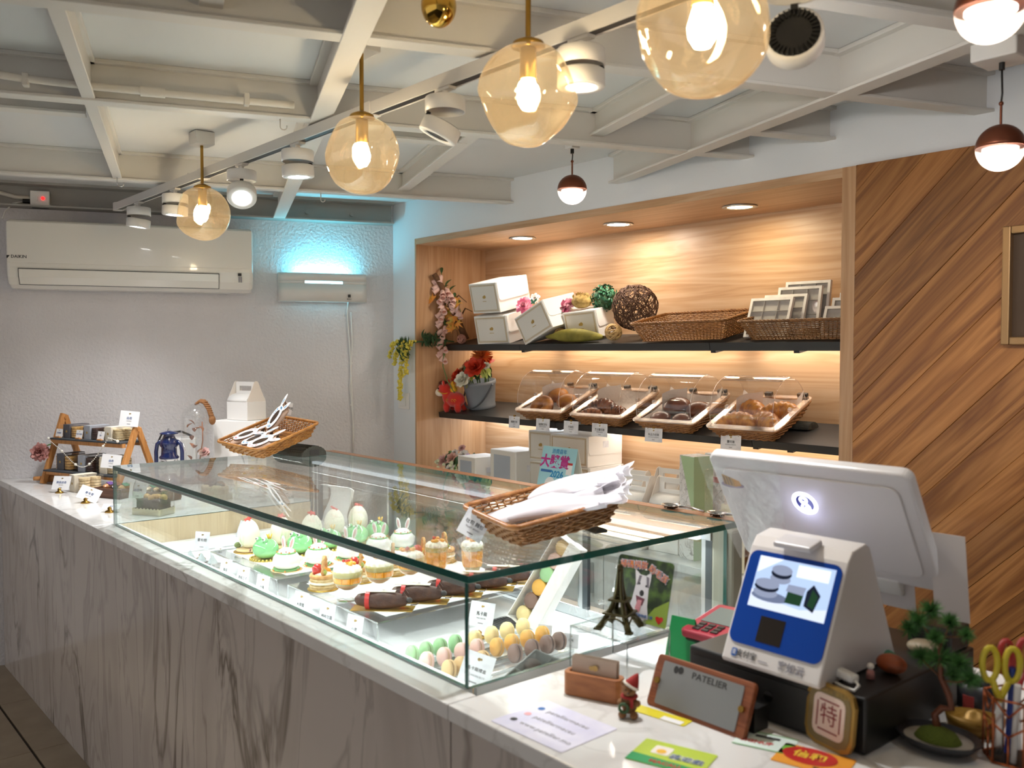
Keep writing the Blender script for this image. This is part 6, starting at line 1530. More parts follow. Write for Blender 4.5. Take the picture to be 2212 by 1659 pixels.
# ================================================================ LOWER SHELF
M_zinc = mat('grey_bucket', '#7f858d', 0.5)
bk = thing('flower_bucket', 'grey metal bucket of red and white artificial flowers', 'bucket', SP(1, -3.91, 0.165, 0.001), (TH, 0, R(10)))
G().lathe([(0, 0), (0.074, 0), (0.076, 0.004), (0.077, 0.018), (0.0745, 0.021), (0.088, 0.128), (0.091, 0.132), (0.091, 0.15), (0.087, 0.15), (0.084, 0.12), (0.0, 0.115)], 40).build('pail', M_zinc, bk)
G().tube([(0.091 * math.cos(a), -0.091 * math.sin(a) * 0.72 - 0.03 * math.sin(a), 0.13 - 0.115 * math.sin(a)) for a in [PI * k / 20 for k in range(21)]], 0.0045, 6).build('handle', mat('dark_handle', '#4c5056', 0.5), bk)
for s in (-1, 1): G().sph((s * 0.091, 0, 0.13), 0.007, 8, 6).build('rivet', M_zinc, bk)
M_red = mat('red_petal', '#d8401f', 0.6, var=(30, '#b82d16', 0.4, 0.65)); M_orm = mat('orange_mum', '#e57b38', 0.6); M_wr = mat('cream_rose', '#e8e3d2', 0.6); M_brownp = mat('rust_mum', '#8f4a2e', 0.7); M_lg = mat('light_green_leaf', '#a9b85c', 0.6)
bq = thing('artificial_bouquet', 'bouquet of red, cream and orange artificial flowers in the grey bucket', 'flower', SP(1, -3.91, 0.165, 0.12), (TH, 0, 0))
bq.scale = (1.25, 1.2, 1.15)
for (x, y, z, r_, m, kd, sd) in [(-0.055, -0.06, 0.075, 0.036, M_red, ROSE, 1), (0.05, -0.045, 0.12, 0.042, M_red, ROSE, 2), (0.005, -0.085, 0.065, 0.034, M_wr, ROSE, 3), (0.045, 0.0, 0.165, 0.04, M_orm, MUM, 4), (-0.02, -0.02, 0.11, 0.034, M_brownp, MUM, 5), (-0.05, 0.0, 0.115, 0.034, M_brownp, MUM, 6), (-0.09, -0.01, 0.08, 0.028, M_wr, ROSE, 7), (0.09, -0.02, 0.11, 0.016, M_wr, ROSE, 8), (0.02, 0.04, 0.12, 0.034, M_red, ROSE, 9)]:
    bloom(bq, (x, y, z - r_ * 0.6), (x * 6, y * 6 - 0.4, 0.6), r_ * 1.2, m, kd, 0.15, sd)
rr = random.Random(4)
for i in range(46): a = rr.uniform(0, 2 * PI); leafobj(bq, aim((0.06 * math.cos(a), 0.06 * math.sin(a), 0.03 + rr.uniform(0, 0.05)), (math.cos(a), math.sin(a), rr.uniform(0.1, 1.2))), 0.05, 0.024, 0.3, M_dleaf)
for i in range(26): a = rr.uniform(-2.4, 0.2); leafobj(bq, aim((0.07 * math.cos(a), 0.07 * math.sin(a), 0.035 + rr.uniform(0, 0.03)), (math.cos(a), math.sin(a), rr.uniform(0.0, 0.8))), 0.042, 0.022, 0.3, M_lg)
g = G()
for i in range(60): a = rr.uniform(-3.2, -1.3); g.sph((0.085 * math.cos(a) + rr.uniform(-0.015, 0.015), 0.085 * math.sin(a), 0.03 + rr.uniform(-0.02, 0.03)), 0.004, 5, 4)
g.build('filler_buds', mat('olive_bud', '#8e9550', 0.7), bq)
g = G()
for k in range(8): a = k * PI / 4; g.tube([(0.04 * math.cos(a), 0.04 * math.sin(a), 0.0), (0.05 * math.cos(a), 0.05 * math.sin(a), 0.06)], 0.003, 5)
g.build('stems', M_gstem, bq)
# plush horse
M_plush = mat('red_plush', '#d02818', 0.9, sheen=0.6, bump=(300, 0.6, 0.002)); M_plw = mat('cream_plush', '#efe4d2', 0.9, sheen=0.4); M_plb = mat('brown_plush', '#5a2a1c', 0.9); M_ply = mat('yellow_plush', '#e6b02a', 0.8)
hs = thing('plush_horse', 'small red plush horse with a yellow gourd on its back', 'toy', SP(1, -4.012, 0.047, 0.0), (TH, 0, R(12)))
hs.scale = (1.27, 1.27, 1.27)
def blob(parts):
    g = G()
    for c, r_ in parts: g.sph(c, r_, 18, 12)
    return g
body = blob([((0.015, 0, 0.052), (0.05, 0.034, 0.034)), ((-0.02, -0.003, 0.062), (0.028, 0.027, 0.036)), ((-0.022, -0.02, 0.02), (0.016, 0.015, 0.024)), ((-0.022, 0.02, 0.02), (0.016, 0.015, 0.024)), ((0.042, -0.02, 0.02), (0.016, 0.015, 0.024)), ((0.042, 0.02, 0.02), (0.016, 0.015, 0.024)), ((-0.035, -0.006, 0.098), (0.03, 0.026, 0.027))]).build('body', M_plush, hs)
md = body.modifiers.new('r', 'REMESH'); md.mode = 'VOXEL'; md.voxel_size = 0.0035; md.use_smooth_shade = True
G().sph((-0.056, -0.012, 0.084), (0.023, 0.022, 0.018), 16, 12).build('muzzle', M_plw, hs)
G().tube([(-0.035 + 0.03 * math.cos(a), -0.006 + 0.03 * math.sin(a), 0.088 + 0.006 * math.sin(a * 2)) for a in [2 * PI * k / 20 for k in range(20)]], 0.0018, 5, closed=True).build('bridle', M_ply, hs)
for s in (-1, 1):
    e = G().sph((-0.022, -0.006 + s * 0.017, 0.127), (0.006, 0.005, 0.012), 10, 8).build('ear', M_plush, hs); G().sph((-0.0265, -0.006 + s * 0.0175, 0.127), (0.003, 0.003, 0.008), 8, 6).build('inner_ear', M_plw, e)
    G().sph((-0.049, -0.008 + s * 0.021, 0.104), 0.0036, 8, 6).build('eye', M_ink, hs)
G().sph((-0.04, -0.006, 0.124), (0.022, 0.016, 0.01), 12, 8).build('mane', M_plb, hs)
gr = G().lathe([(0, 0), (0.014, 0.003), (0.016, 0.014), (0.010, 0.023), (0.007, 0.026), (0.0105, 0.032), (0.008, 0.042), (0.002, 0.047), (0, 0.05)], 16, c=(0.012, 0, 0.084)).build('gourd', M_ply, hs)
g = G(); 
for x in (0.0, 0.03, 0.045): g.tube([(x + 0.006 * math.cos(a), -0.036, 0.055 + 0.006 * math.sin(a)) for a in [2 * PI * k / 8 for k in range(7)]], 0.0011, 4)
g.build('embroidery', M_ply, hs)
# roll-top pastry domes
M_dome = clear('dome_acrylic', (0.985, 0.98, 0.975), 0.065, 0.02); M_linerp = mat('greaseproof_paper', '#d9cbbf', 0.7, bump=(50, 0.8, 0.004)); M_prim = clear('pink_acrylic_rim', (0.97, 0.9, 0.85), 0.4, 0.15)
def dome(label, x, y, z, rx, rz):
    t = thing('pastry_dome', label, 'display dome', (x, y, z), (rx, 0, rz), 'roll top pastry domes')
    w, d, h = 0.305, 0.318, 0.062
    basket(t, w * 0.97, d * 0.97, h - 0.012, 0.82, 7, 60, 0.0026, M_rat, M_rat, 0.005)
    g = G(); P = rrect(w, d, 0.02, 5); Q = rrect(w - 0.05, d - 0.05, 0.012, 5); n = len(P)
    V = [(a, b, h - 0.006) for a, b in P] + [(a, b, h) for a, b in P] + [(a, b, h) for a, b in Q] + [(a, b, h - 0.006) for a, b in Q]
    g.add(V, [(k * n + i, k * n + (i + 1) % n, ((k + 1) % 4) * n + (i + 1) % n, ((k + 1) % 4) * n + i) for k in range(4) for i in range(n)]); g.build('clear_rim', M_prim, t)
    rw, rd = w - 0.046, d - 0.05
    def arc(a0, a1, r_, n=16): return [(-r_ * math.cos(a0 + (a1 - a0) * i / n), r_ * 0.98 * math.sin(a0 + (a1 - a0) * i / n)) for i in range(n + 1)]
    for a0, a1, r_, ww, nm in [(0, R(112), rd / 2 + 0.004, rw / 2 + 0.004, 'front_shell'), (R(88), PI, rd / 2, rw / 2, 'rear_shell')]:
        A_ = arc(a0, a1, r_); g = G(); n = len(A_)
        g.add([(-ww, a, b + h) for a, b in A_] + [(ww, a, b + h) for a, b in A_], [(i, i + 1, n + i + 1, n + i) for i in range(n - 1)], True)
        for s in (-1, 1): g.add([(s * ww, 0, h)] + [(s * ww, a, b + h) for a, b in A_], [(0, i + 1, i + 2) for i in range(n - 1)])
        o = g.build(nm, M_dome, t)
        for s in (-1, 1): G().tube([(s * ww, a, b + h) for a, b in A_], 0.0014, 5).build('edge', M_prim, o)
        G().tube([(-ww, A_[-1 if a0 == 0 else 0][0], A_[-1 if a0 == 0 else 0][1] + h), (ww, A_[-1 if a0 == 0 else 0][0], A_[-1 if a0 == 0 else 0][1] + h)], 0.0018, 5).build('edge', M_prim, o)
    for s in (-1, 1): G().cyl((s * (rw / 2 - 0.002), 0.0, h + 0.012), (s * (rw / 2 + 0.012), 0.0, h + 0.012), 0.009, n=10).build('pivot_knob', M_prim, t)
    def fn(u, v): return ((u - 0.5) * w * 0.86, (v - 0.5) * d * 0.84, 0.006 + 0.04 * max(0, abs(u - 0.5) * 2 - 0.72) / 0.28 + 0.05 * max(0, (v - 0.82) / 0.18) + 0.004 * math.sin(9 * u + 5 * v) * math.cos(7 * v))
    G().patch(fn, 14, 14).build('paper_liner', M_linerp, t)
    def fn2(u, v): return (-0.12 + 0.07 * u + 0.02 * v, 0.02 + 0.09 * u, 0.02 + 0.085 * v + 0.006 * math.sin(5 * u))
    G().patch(fn2, 6, 6).build('paper_corner', M_linerp, t)
    G().box(-0.05, -0.02, d / 2 - 0.012, d / 2 + 0.004, h, h + 0.012).build('clip', M_blk, t); G().box(0.09, 0.13, d / 2 - 0.012, d / 2 + 0.004, h, h + 0.012).build('clip', M_blk, t)
    return TM((x, y, z), (rx, 0, rz))
DM = []
for i, (x, lab) in enumerate([(-3.245, 'leftmost clear roll top dome, over round bagels'), (-2.858, 'second clear roll top dome, over striped chocolate croissants'), (-2.468, 'third clear roll top dome, over dark brown buns'), (-2.082, 'rightmost clear roll top dome, over golden croissants')]):
    DM.append(dome(lab, x, 3.052 - 0.004 * i, 1.262 - 0.002 * i, R(21.5), R(5.5)))
    prop('dark ribbed block under the back of ' + ['the bagel dome', 'the striped croissant dome', 'the brown bun dome', 'the golden croissant dome'][i], SP(1, x + (0.06 if i == 3 else 0.02), 0.215, 0.001), R(4), 0.03, 0.2)
M_crois = mat('croissant', '#d08a30', 0.4, coat=0.2, var=(35, '#a35c1e', 0.4, 0.65)); M_crchoc = mat('choc_croissant', '#8a4e28', 0.35, coat=0.2, var=(50, '#4f2614', 0.45, 0.6, (1, 0.2, 1))); M_bun = mat('brown_bun', '#6e3a24', 0.35, coat=0.2, var=(25, '#522817', 0.4, 0.65)); M_bagel = mat('bagel', '#b9772f', 0.45, var=(25, '#8a4d20', 0.4, 0.65))
def croissant(name, label, Mx, m, s=1.0, grp='croissants under the domes', n=9):
    t = thing(name, label, 'croissant', Mx.to_translation(), Mx.to_euler(), grp); g = G()
    pts = []; rad_ = []
    for i in range(n * 4 + 1):
        u = i / (n * 4); a = R(-75 + 150 * u); k = (i % 4) / 4
        base = 0.007 + 0.022 * math.sin(PI * u) ** 0.9; pts.append((0.05 * math.sin(a) * 1.15, 0.045 - 0.045 * math.cos(a), 0.024)); rad_.append(base * (1.08 - 0.17 * k) * s)
    g.tube([(x * s, y * s, z * s) for x, y, z in pts], rad_, 14); g.build('crust', m, t)
def on(i, x, y, rz, h=0.012): return DM[i] @ TM((x, y, h), (0, 0, rz))
for k, (x, y, rz, lab) in enumerate([(-0.06, -0.06, R(190), 'golden croissant at the front left of the rightmost dome'), (-0.06, 0.055, R(160), 'golden croissant at the back left of the rightmost dome'), (0.06, 0.05, R(200), 'golden croissant at the back right of the rightmost dome'), (0.065, -0.055, R(150), 'golden croissant at the front right of the rightmost dome')]):
    croissant('croissant', lab, on(3, x, y, rz), M_crois, 1.3)
for k, (x, y, rz, s, lab) in enumerate([(-0.05, -0.02, R(180), 1.3, 'dark striped croissant standing in the middle of the second dome'), (-0.075, -0.09, R(200), 1.0, 'dark striped croissant at the front left of the second dome'), (0.05, -0.05, R(170), 1.0, 'dark crumbed croissant at the right of the second dome')]):
    croissant('chocolate_croissant', lab, on(1, x, y, rz, 0.012), M_crchoc, s)
for k, (x, y, r_, lab) in enumerate([(-0.04, 0.02, 0.06, 'large dark brown bun at the back of the third dome'), (0.07, 0.01, 0.052, 'cracked brown bun at the right of the third dome'), (-0.06, -0.085, 0.045, 'glossy brown bun at the front left of the third dome'), (0.045, -0.085, 0.042, 'small brown bun at the front right of the third dome')]):
    Mx = on(2, x, y, 0.3 * k); t = thing('brown_bun', lab, 'bread', Mx.to_translation(), Mx.to_euler(), 'brown buns under the third dome')
    def fn(u, v, r_=r_, k=k): a = 2 * PI * u; b = PI * v; q = 1 + 0.06 * math.sin(3 * a + k) * math.sin(b); return (r_ * q * math.sin(b) * math.cos(a), r_ * q * math.sin(b) * math.sin(a), r_ * 0.62 * (1 - math.cos(b)))
    G().patch(fn, 22, 14).build('bun', M_bun, t)
for k, (x, y, r_, hole, lab) in enumerate([(-0.04, -0.065, 0.064, True, 'ring bagel with a hole at the front of the leftmost dome'), (-0.05, 0.065, 0.052, False, 'pale glazed bun at the back of the leftmost dome'), (0.06, 0.0, 0.052, False, 'browned bun at the right of the leftmost dome')]):
    Mx = on(0, x, y, 0.0, 0.012) @ TM((0, 0, 0.012 if hole else 0), (R(35) if hole else 0, 0, 0)); t = thing('bagel' if hole else 'glazed_bun', lab, 'bread', Mx.to_translation(), Mx.to_euler(), 'breads under the leftmost dome')
    if hole: G().patch(lambda u, v: ((r_ * 0.62 + r_ * 0.4 * math.cos(2 * PI * v)) * math.cos(2 * PI * u), (r_ * 0.62 + r_ * 0.4 * math.cos(2 * PI * v)) * math.sin(2 * PI * u), r_ * 0.36 + r_ * 0.4 * math.sin(2 * PI * v) * (1 + 0.05 * math.sin(9 * 2 * PI * u))), 30, 14).build('ring', M_bagel, t)
    else: G().sph((0, 0, r_ * 0.62), (r_, r_, r_ * 0.66), 22, 14).build('bun', M_bagel, t)
for x, tt, sub, lab in [(-3.41, '雜錦方包', 'MIXED', 'first price tag from the left under the leftmost dome'), (-3.20, '抹茶紅豆包', 'MATCHA RED BEAN', 'second price tag from the left under the leftmost dome'), (-3.008, '牛角包', 'CROISSANT', 'price tag under the left corner of the second dome'), (-2.825, '芝士腸可頌', 'CHEESE SAUSAGE', 'price tag under the middle of the second dome'), (-2.512, '朱古力可頌', 'CHOCOLATE CROISSANT', 'price tag under the third dome'), (-2.123, '鹽可頌', 'SALTED BUTTER ROLL', 'price tag under the rightmost dome')]:
    w_ = 0.078 if x < -3.3 else 0.092
    t = thing('price_tag', lab, 'price tag', (x, 2.897, 1.168), (R(-3), 0, R(2)), 'price tags on the lower shelf'); tagcard(t, w_, 0.058, tt, sub, None, M_tagp, 0.2); G().box(-0.006, 0.006, -0.002, 0.004, 0.056, 0.064).build('clip', M_brass, t)

# ================================================================ BACK COUNTER GOODS
BZ = 0.8005
M_win = mat('grey_box_window', '#a9afb8', 0.25)
def winbox(label, loc, rz, dm):
    w, d, h = dm; t = cakebox(label, loc, (0, 0, rz), dm, True, 'window_box', emb=False, frame=False, grp='white window boxes', sticker=True)
    G().box(-w * 0.34, w * 0.3, -d / 2 - 0.003, -d / 2 - 0.0016, h * 0.06, h * 0.9).build('window', M_win, t)
winbox('small white window box low on the left of the back counter', (-3.70, 2.915, BZ), R(-1), (0.15, 0.18, 0.205))
winbox('larger white window box right of the small one on the back counter', (-3.49, 2.985, BZ), R(-3), (0.21, 0.18, 0.25))
cakebox('upper white gold lined box of the back stack, left one', (-3.318, 3.085, 1.008), (0, 0, R(3)), (0.166, 0.2, 0.146), False)
cakebox('upper wide white gold lined box of the back stack, right one', (-3.095, 3.085, 1.008), (0, 0, R(4)), (0.236, 0.25, 0.144), True, sticker=True)
cakebox('lower white gold lined box of the back stack, left one', (-3.318, 3.085, BZ), (0, 0, R(3)), (0.17, 0.2, 0.206), False)
cakebox('lower wide white gold lined box of the back stack, right one', (-3.085, 3.085, BZ), (0, 0, R(4)), (0.236, 0.25, 0.206), True)
# tent calendar card
M_calb = mat('calendar_blue', '#a9dbe6', 0.6); M_mag = mat('magenta_print', '#c2378f', 0.6); M_cyan = mat('cyan_print', '#2b8fc9', 0.6); M_yel = mat('yellow_print', '#f0cc3a', 0.6); M_dblue = mat('blue_banner', '#3b6fb0', 0.6)
cal = thing('tent_card', 'pale blue 2026 lucky draw tent card before the back stack', 'sign', (-3.03, 2.80, BZ + 0.0805), (0, 0, R(2)))
lo = G().box(-0.13, 0.13, -0.02, 0.14, 0, 0.08).build('low_carton', M_card, None, loc=(-3.03, 2.80, BZ), bevel=0.002); tag(lo, 'flat white carton under the pale blue tent card', 'box')
Mf = Matrix.Rotation(R(-14), 4, 'X')
fc = G().box(-0.11, 0.11, 0, 0.0012, 0, 0.232, Mf).build('front_leaf', M_calb, cal)
G().box(-0.11, 0.11, 0, 0.0012, 0, 0.232, Matrix.Translation((0, 0.113, 0)) @ Matrix.Rotation(R(14), 4, 'X')).build('back_leaf', M_cream, cal)
text('大獎賞', 0.062, M_mag, fc, Mf @ front(-0.02, -0.0006, 0.16), ext=0.0004, bold=0.002); text('2026', 0.042, M_cyan, fc, Mf @ front(0.005, -0.0006, 0.105), ext=0.0004, bold=0.0012); text('消費嘉年', 0.024, M_cyan, fc, Mf @ front(-0.0, -0.0006, 0.21), ext=0.0004); text('第一獎 現金', 0.016, M_mag, fc, Mf @ front(0.045, -0.0009, 0.07), ext=0.0004)
G().box(-0.10, -0.03, -0.0006, 0, 0.112, 0.124, Mf).build('banner', M_dblue, fc); G().box(0.005, 0.085, -0.0006, 0, 0.05, 0.082, Mf).build('panel', M_paper, fc); G().box(0.06, 0.095, -0.0006, 0, 0.11, 0.165, Mf).build('panel', M_paper, fc); G().box(0.06, 0.095, -0.0009, -0.0006, 0.155, 0.165, Mf).build('panel_head', M_strap, fc)
for k, c in enumerate([M_strap, M_dblue, mat('green_print', '#5aa845', 0.6), M_yel, M_mag]):
    G().plate([(0, 0)] + [(0.045 * math.cos(a), 0.045 * math.sin(a)) for a in (R(100 + k * 18), R(118 + k * 18))], 0.0006, Mf @ front(-0.035, -0.0004, 0.02)).build('fan_segment', c, fc)
G().plate(circ(0.032, 24), 0.0007, Mf @ front(-0.03, -0.0004, 0.06)).build('dial', M_paper, fc)
# gable boxes on the back counter
for k, (x, y, rz, s, lab) in enumerate([(-2.345, 2.62, R(4), 1.0, 'nearest gable box on the back counter, handle slot facing us'), (-2.205, 2.66, R(4), 1.0, 'gable box right of the nearest one on the back counter'), (-2.52, 2.80, R(4), 0.95, 'gable box half hidden by the tray of paper bags'), (-2.38, 2.86, R(4), 1.0, 'gable box in the second row on the back counter'), (-2.23, 2.90, R(4), 1.0, 'gable box in the second row next to the marbled tall box'), (-2.42, 3.06, R(4), 1.0, 'gable box at the back against the oak panel')]):
    gablebox(lab, (x, y, BZ), rz + R(0), 0.135 * s, 0.13 * s, 0.275 * s)
# tall marbled and green box, clear bag of scalloped cards, slotted spoons
M_tm = marble('printed_marble', '#ece8e6', '#6d675f', '#d9d2cf', (6, 6, 6), 0.4, 0.9); M_sage = mat('sage_green', '#b4cc9f', 0.5)
tb = thing('tall_carton', 'tall marble printed carton with a green triangle on the back counter', 'box', (-2.068, 2.62, BZ), (0, 0, R(-14)))
G().box(-0.042, 0.042, -0.042, 0.042, 0, 0.372).build('carton', M_tm, tb, bevel=0.001)
G().plate([(-0.036, 0.0), (0.042, -0.22), (0.042, 0.0)], 0.0008, front(0, -0.0422, 0.370)).build('green_panel', M_sage, tb)
G().prism([(-0.042, -0.372), (0.042, -0.372), (0.042, 0), (-0.042, 0)], 0, 0.0008, Matrix.Translation((0.0422, 0, 0.372)) @ Matrix.Rotation(PI / 2, 4, 'Z') @ FRONT).build('green_panel', M_sage, tb)
tb2 = thing('tall_carton', 'second marble printed carton with a red stripe behind the green one', 'box', (-2.03, 2.74, BZ), (0, 0, R(-14)))
G().box(-0.055, 0.055, -0.05, 0.05, 0, 0.372).build('carton', M_tm, tb2, bevel=0.001); G().box(-0.056, 0.056, -0.051, -0.0502, 0.27, 0.29).build('red_stripe', M_strap, tb2)
cl = thing('card_sleeve', 'clear sleeve of scalloped cards on the back counter by the till', 'bag', (-1.87, 2.58, BZ))
G().box(-0.09, 0.09, -0.05, 0.05, 0, 0.34).build('film', M_cello, cl)
g = G()
for k in range(4):
    pts = [(-0.08 + 0.16 * i / 16, 0.15 + 0.02 * k + (0.006 if i % 2 else 0)) for i in range(17)]; g.prism([(-0.08, 0.001), (0.08, 0.001)] + pts[::-1], 0, 0.001, front(0, -0.03 + 0.02 * k, 0))
g.build('scalloped_cards', M_pbase, cl)
for lab, x, y, rz in [('slotted steel spoon lying behind the case glass, left one', -1.56, 1.872, R(2)), ('slotted steel spoon lying behind the case glass, right one', -1.41, 1.872, R(-2))]:
    t = thing('slotted_spoon', lab, 'spoon', (x, y, 1.1325), (0, 0, rz), 'slotted spoons')
    def fn(u, v): a = 2 * PI * u; return (0.03 * v * math.cos(a), 0.022 * v * math.sin(a), 0.009 * v * v)
    G().patch(fn, 24, 8).build('bowl', M_steel, t, solid=0.001)
    g = G()
    for i in range(4):
        for j in range(3): g.cyl((-0.014 + 0.009 * i, -0.008 + 0.008 * j, 0.0005), (-0.014 + 0.009 * i, -0.008 + 0.008 * j, 0.0045), 0.0022, n=8)
    g.build('holes', M_blk, t); G().tube([(0.028, 0, 0.008), (0.05, 0, 0.011), (0.105, 0, 0.004)], 0.0035, 6).build('handle', M_steel, t)
M_copl = mat('copper_ledge', '#9a6a48', 0.35, 0.5)
sp_ = thing('spoon_ledge', 'narrow copper toned ledge along the back of the case under the slotted spoons', 'ledge', (0, 0, 0)); G().box(-3.40, -1.30, 1.852, 1.892, 1.115, 1.1315).build('board', M_copl, sp_, bevel=0.001); G().box(-1.32, -1.302, 1.862, 1.89, 0.0, 1.1148).build('support', M_copl, sp_); G().box(-3.39, -3.37, 1.862, 1.89, 0.0, 1.1148).build('support', M_copl, sp_)
# flowers and white figure at the low left
lf = thing('artificial_bouquet', 'pale pink and lilac artificial flowers lying at the low left of the niche', 'flower', (-3.93, 2.95, BZ + 0.08)); M_lil = mat('lilac_petal', '#c58fc2', 0.6)
for (x, y, z, r_, m, kd, sd) in [(-0.06, -0.05, 0.07, 0.045, M_pinkp, MUM, 1), (0.02, -0.06, 0.09, 0.032, mat('blush_rose', '#e2b3a4', 0.6), ROSE, 2), (0.03, 0.0, 0.14, 0.022, M_pinkp, ROSE, 3), (0.08, -0.03, 0.11, 0.032, M_whitep, PEONY, 4), (0.13, -0.04, 0.085, 0.036, M_lil, ROSE, 5), (0.03, -0.08, 0.04, 0.028, M_whitep, PEONY, 6), (-0.01, -0.02, 0.11, 0.026, M_whitep, PEONY, 8)]:
    bloom(lf, (x, y, z), (x * 2, -0.8, 0.6), r_, m, kd, 0.18, sd)
g = G(); rr = random.Random(14)
for i in range(34): leafobj(lf, aim((rr.uniform(-0.08, 0.14), rr.uniform(-0.07, 0), rr.uniform(0.02, 0.09)), (rr.uniform(-1, 1), rr.uniform(-1, 0.1), rr.uniform(-0.2, 0.8))), 0.05, 0.022, 0.3, M_dleaf)
M_bry = mat('cream_berry', '#dfe3bf', 0.5)
for i in range(14): G().sph((rr.uniform(-0.1, 0.1), rr.uniform(-0.11, -0.07), rr.uniform(0.02, 0.1)), 0.009, 8, 6).build('berry', M_bry, lf)
G().tube([(-0.02, 0.0, -0.079), (-0.03, 0.0, 0.0), (-0.05, 0.0, 0.08), (-0.075, -0.01, 0.12)], 0.008, 8).build('stem', M_gstem, lf)
wf = thing('white_figurine', 'rounded white ceramic figure with a red cap behind the small window box', 'figurine', (-3.745, 3.09, BZ + 0.08)); G().sph((0, 0, 0.075), (0.055, 0.045, 0.05), 20, 14).build('body', M_white, wf); G().sph((0.075, -0.01, 0.055), 0.028, 16, 12).build('foot', M_white, wf); G().cyl((0, 0, -0.08), (0, 0, 0.04), 0.04, n=20).build('base', M_white, wf); G().sph((0.045, -0.015, 0.12), (0.016, 0.016, 0.02), 12, 10).build('cap', M_strap, wf)
cw = G().tube([(-3.31, 3.235, 1.17), (-3.30, 3.23, 1.12), (-3.28, 3.235, 1.07), (-3.26, 3.25, 1.04)], 0.005, 8).build('cable', M_white); tag(cw, 'white cable hanging below the lower shelf behind the boxes', 'cable')
# ================================================================ RIGHT END OF THE COUNTER
WZ = CZ + 0.0005
# tray of paper bags on the case
T2P = ((-1.531, 1.391, 1.152), (R(8.4), R(2.1), R(-12.6)))
T2 = TM(*T2P)
t = thing('rattan_tray', 'brown rattan tray of white paper bags on the near end of the case', 'tray', T2P[0], T2P[1], 'rattan trays')
basket(t, 0.255, 0.285, 0.052, 0.82, 7, 52, 0.0031, M_rat, M_ratrim, 0.0068)
prop('dark ribbed block under the back of the paper bag tray', (-1.50, 1.50, GT + 0.0005), R(-12), 0.012, 0.12)
M_glassine = mat('glassine_bag', '#ebe8ee', 0.45, alpha=0.74); M_bread = clear('bread_seen_through', (0.9, 0.72, 0.55), 0.04, 0.3); M_loaf = mat('pinkish_loaf', '#cf9a78', 0.7, var=(14, '#b495b8', 0.48, 0.62))
def pbag(label, x, y, z, rot, w, L, sd):
    Mx = T2 @ TM((x, y, z), rot); t = thing('paper_bag', label, 'bag', Mx.to_translation(), Mx.to_euler(), 'white paper bags of bread'); rr = random.Random(sd); ph = rr.uniform(0, 6)
    def fn(u, v):
        a = 2 * PI * v; k = min(1, math.sin(PI * min(0.5, u * 0.9 + 0.04)) ** 0.5); flat = 1 - max(0, (u - 0.5) / 0.5) ** 0.7
        yy = (u - 0.5) * L; xx = w / 2 * math.cos(a) * (0.8 + 0.3 * u); zz = (0.018 * k * flat + 0.0012) * math.sin(a) + 0.012 * max(0, u - 0.45) * math.sin(7 * xx / w * 3 + ph) * 1.6
        return (xx, yy, zz)
    G().patch(fn, 22, 26).build('paper', M_glassine, t)
    G().sph((0, -L * 0.2, 0.002), (w * 0.42, L * 0.28, 0.013), 16, 10).build('loaf', M_loaf, t)
    g = G(); N = 12
    for s in (-1, 1):
        def fn2(u, v, s=s): return ((u - 0.5) * w * 1.02, L * 0.44 + 0.05 * v + 0.006 * math.sin(u * 19 + ph), 0.006 * math.sin(u * 14 + ph + s) + s * 0.008 * v)
        g.patch(fn2, 14, 3)
    g.build('ruffled_mouth', M_glassine, t)
pbag('paper bag lying lowest in the near tray, loaf showing through', -0.035, -0.01, 0.032, (R(10), 0, R(-28)), 0.11, 0.25, 1)
pbag('second paper bag in the near tray, its mouth lifted up', 0.0, 0.035, 0.052, (R(16), R(4), R(-40)), 0.11, 0.25, 2)
pbag('paper bag on the right of the near tray, reaching over the rim', 0.04, 0.02, 0.05, (R(10), R(6), R(-50)), 0.10, 0.26, 3)
pbag('topmost paper bag at the back of the near tray', 0.0, 0.085, 0.075, (R(12), R(3), R(-55)), 0.11, 0.2, 4)
Mx = T2 @ TM((-0.085, -0.150, 0.052), (R(-38), R(12), R(-4))); t = thing('price_card', 'price card hanging on the left rim of the near tray', 'price card', (T2 @ Vector((-0.055, -0.168, 0.0))), (R(-12), R(28), R(42)), 'white price cards'); tagcard(t, 0.06, 0.062, '吐司 麵包', 'TOAST BREAD', None, M_tagp, 0.17)

# cash drawer
dr = thing('cash_drawer', 'low black cash drawer under the white till', 'cash drawer', (-0.879, 1.508, WZ)); G().box(-0.172, 0.172, -0.193, 0.193, 0, 0.09).build('body', M_blk, dr, bevel=0.004); G().box(-0.165, 0.165, -0.1945, -0.1925, 0.008, 0.075).build('front', mat('drawer_front', '#211f1e', 0.5), dr); G().cyl((0.0, -0.1945, 0.045), (0.0, -0.198, 0.045), 0.009, n=16).build('lock', M_steel, dr)
DZ = WZ + 0.0905
# till: wedge body with a blue customer screen, monitor on top
till = thing('till', 'white till with a blue customer screen and a large tilted monitor', 'till', (-0.866, 1.413, DZ + 0.001))
PW = 0.094
pf = [(-0.1215, 0.0), (-0.124, 0.006), (-0.0385, 0.19), (-0.024, 0.207), (0.016, 0.2145), (0.03, 0.208), (0.122, 0.006), (0.12, 0.0)]
xprism(pf, -PW, PW).build('body', mat('till_white', '#ded9d6', 0.3), till, bevel=0.008, seg=3)
FM = Matrix.Translation((0, -0.1262, 0.004)) @ Matrix.Rotation(R(-25.0), 4, 'X')     # slanted face: x, z up the slope, facing -y
M_blue = mat('blue_panel', '#063f9c', 0.25)
bp_ = G().prism(rrect(0.178, 0.165, 0.016, 5, 0, 0.116), 0, 0.0012, FM @ FRONT).build('blue_panel', M_blue, till)
M_scr = emit('screen_backlight', '#b9cff2', 1.0); scr = G().box(-0.068, 0.078, -0.0020, -0.0012, 0.100, 0.190, FM).build('screen', M_scr, bp_)
